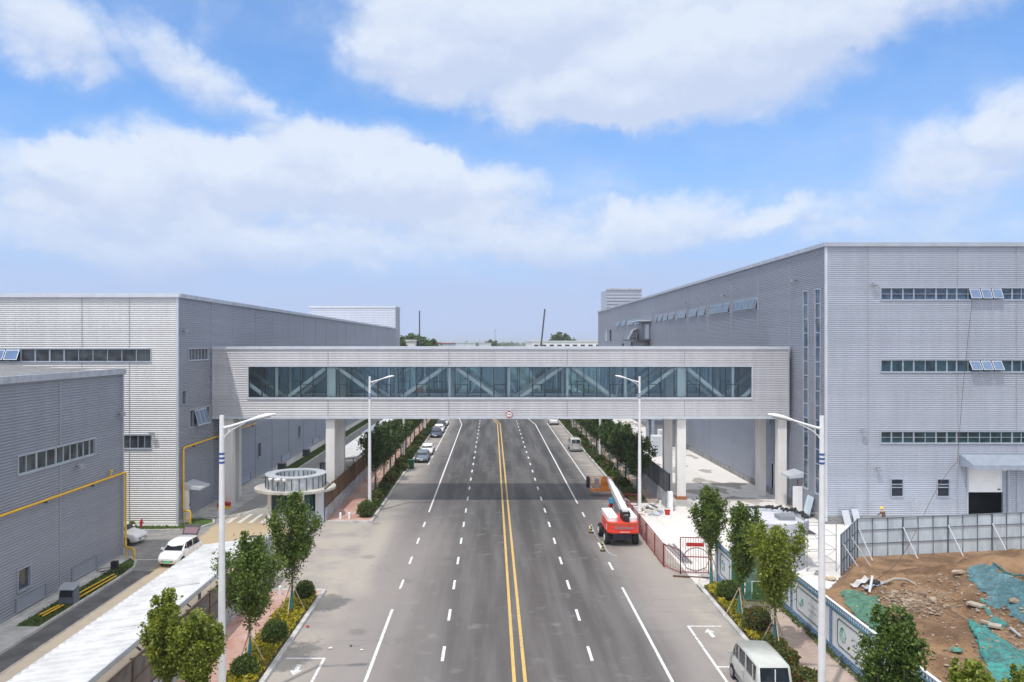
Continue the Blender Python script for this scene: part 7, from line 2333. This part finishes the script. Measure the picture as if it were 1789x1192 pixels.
# ---------------------------------------------------------------- distance
def block(name, label, x0, x1, y0, y1, z1, wall, roof, wins=0, group=None):
    o = thing(name, label, 'building', ((x0 + x1) / 2, y0, 0), group)
    g = MB(); g.box(x0, x1, y0, y1, -.1, z1); g.build('wall', wall, o)
    g = MB(); g.box(x0 - .3, x1 + .3, y0 - .3, y1 + .3, z1, z1 + .5); g.build('roof', roof, o)
    for k in range(wins):
        x = x0 + (x1 - x0) * (k + .5) / wins
        w = (x1 - x0) / wins * .28
        g = MB(); g.box(x - w, x + w, y0 - .08, y0 - .02, z1 - 2.6, z1 - 1.2); g.build('window', 'glass_grey', o)
    return o
block('factory', 'long white factory building with a row of small windows on the horizon', FX(930, 350), FX(1052, 350), 350, 420, ZZ(597.5, 350), 'white', 'white_roof', 9)
block('shed', 'small white cabin roof beside the green tree clump on the horizon', FX(710, 260), FX(725, 260), 260, 268, ZZ(596.5, 260), 'white', 'white_roof')
block('shed', 'long low building with a red roof on the horizon', FX(752, 420), FX(793, 420), 420, 440, ZZ(601, 420), 'trim', 'red_fence')
block('shed', 'low building with a pale blue roof on the horizon', FX(794, 480), FX(830, 480), 480, 520, ZZ(599.5, 480), 'trim_light', 'fence_sheet')
block('shed', 'blue roofed canopy building seen through the footbridge glass', FX(762, 300), FX(800, 300), 300, 312, 6.2, 'trim_light', mat('roof_blue', (.05, .30, .50), .5))
block('shed', 'far grey warehouse left of the road seen through the footbridge glass', -60, -30, 262, 300, 9, 'trim', 'roof_grey')
block('shed', 'far pale warehouse right of the road seen through the footbridge glass', 34, 75, 255, 320, 10, 'trim_light', 'roof_grey')
def crane(label, px, D, py_top, lean_px, w):
    x0, x1 = FX(px - lean_px, D), FX(px, D); z1 = ZZ(py_top, D)
    o = thing('crane_boom', label, 'crane', (x0, D, 0))
    m_ = .55
    g = MB(); g.beam((x0, D, 2.0), (x0 + (x1 - x0) * m_, D, z1 * m_), w, w); g.build('lower_boom', 'steel_dark', o)
    g = MB(); g.beam((x0 + (x1 - x0) * m_, D, z1 * m_), (x1, D, z1), w * .65, w * .65); g.build('upper_boom', 'steel_dark', o)
    g = MB(); g.box(x0 - 1.4, x0 + 1.4, D - 1.5, D + 8, .9, 2.4); g.build('carrier', 'orange', o)
    for dy_ in (0, 3, 6):
        for s in (-1.3, 1.3):
            g = MB(); g.cyl((x0 + s - .2, D + dy_, .55), (x0 + s + .2, D + dy_, .55), .55, n=14); g.build('wheel', 'black', o)
    return o
crane('tall dark crane mast standing upright on the horizon left of the road', 733, 240, 543, 0, .55)
crane('leaning dark crane boom on the horizon right of the road', 952, 300, 540, 14, .9)
ms = thing('antenna_mast', 'very thin distant antenna mast above the far wood', 'mast', (FX(865, 900), 900, 0))
g = MB(); g.cyl((FX(865, 900), 900, 0), (FX(865, 900), 900, ZZ(576, 900)), .5, .3, 6); g.build('mast', 'steel_grey', ms)
g = MB(); g.box(FX(865, 900) - .9, FX(865, 900) + .9, 899.5, 900.5, ZZ(578, 900), ZZ(576.5, 900)); g.build('antenna_head', 'steel_grey', ms)
for i, (px, D, top) in enumerate([(838, 420, 594), (905, 380, 596), (917, 400, 595), (925, 410, 596), (812, 460, 597)]):
    o = thing('utility_pole', ['first', 'second', 'third', 'fourth', 'fifth'][i] + ' thin distant pole standing on the horizon above the footbridge roof', 'pole', (FX(px, D), D, 0), 'thin poles on the horizon')
    g = MB(); g.cyl((FX(px, D), D, 0), (FX(px, D), D, ZZ(top, D)), .16, .1, 6); g.build('pole', 'steel_grey', o)
block('shed', 'low pale warehouse between the red roof and the far wood', FX(836, 560), FX(858, 560), 560, 600, ZZ(600.5, 560), 'trim_light', 'roof_grey')
# individual far trees
big = tree_proto('x', 15, 5.5, 55, 5200, .85, 'leaf_far', 'tall trees beyond the halls', th=3, stakes=False, lobes=14, name='tall_tree')
used_b = False
rnd = random.Random(9)
spots = []
for k, (px, D, s, what) in enumerate([(700, 262, 1.12, 'left'), (712, 272, 1.25, 'second'), (722, 280, 1.28, 'third'), (735, 268, 1.18, 'fourth'), (742, 276, 1.2, 'right')]):
    spots.append((FX(px, D), D, s, what + ' tree of the green clump beside the upright crane mast'))
spots.append((FX(858, 620), 620, 1.25, 'single rounded dark tree rising from the far fields in the middle'))
spots.append((FX(979, 480), 480, 1.50, 'rounded tree rising above the roof of the long white factory'))
i = 0
for y in range(245, 470, 15):
    for s in (-1, 1):
        x = (-17 if s < 0 else 20) + rnd.uniform(-1, 1)
        spots.append((x, y + rnd.uniform(-3, 3), rnd.uniform(.5, .68), ORD[i // 2] + ' roadside tree beyond the halls on the ' + ('left' if s < 0 else 'right'))); i += 1
for x, y, s, lab in spots:
    if not used_b: big.location = (x, y, 0); big.scale = (s, s, s); big['label'] = lab; used_b = True
    else: copy_tree(big, (x, y, 0), rnd.uniform(0, 6), (s * rnd.uniform(.9, 1.1), s, s), lab)
# the far wood: one mass
rng = np.random.default_rng(4)
P_ = []
for _ in range(900):
    x = rng.uniform(-1500, 1500); y = rng.uniform(950, 2300)
    r = rng.uniform(9, 16); hh = rng.uniform(9, 15) + 3 * (y > 1700)
    k = 26
    d = rng.normal(size=(k, 3)); d /= np.linalg.norm(d, axis=1)[:, None]; d[:, 2] = np.abs(d[:, 2])
    P_.append(d * np.array([r, r, hh]) + np.array([x, y, 0]))
wood = leaf_mesh('far_wood', np.vstack(P_), 9.0, 3, up=.4, m='leaf_far')
tag(wood, 'low continuous belt of far-off trees along the horizon', 'woodland', kind='stuff')

# ---------------------------------------------------------------- air
g = MB(); g.box(-9100, 9100, -100, 12100, -2.4, 34.0)
m = bpy.data.materials.new('haze'); m.use_nodes = True
t = NT(m.node_tree); t.n.remove(t.n['Principled BSDF'])
pv_ = t.node('ShaderNodeVolumePrincipled')
pv_.inputs['Color'].default_value = (.86, .92, 1.0, 1)
pv_.inputs['Density'].default_value = .00028
pv_.inputs['Anisotropy'].default_value = .2
t.l.new(pv_.outputs[0], t.n['Material Output'].inputs['Volume'])
tag(g.build('haze', m), 'thin pale haze in the air over the whole district', 'haze', kind='stuff')
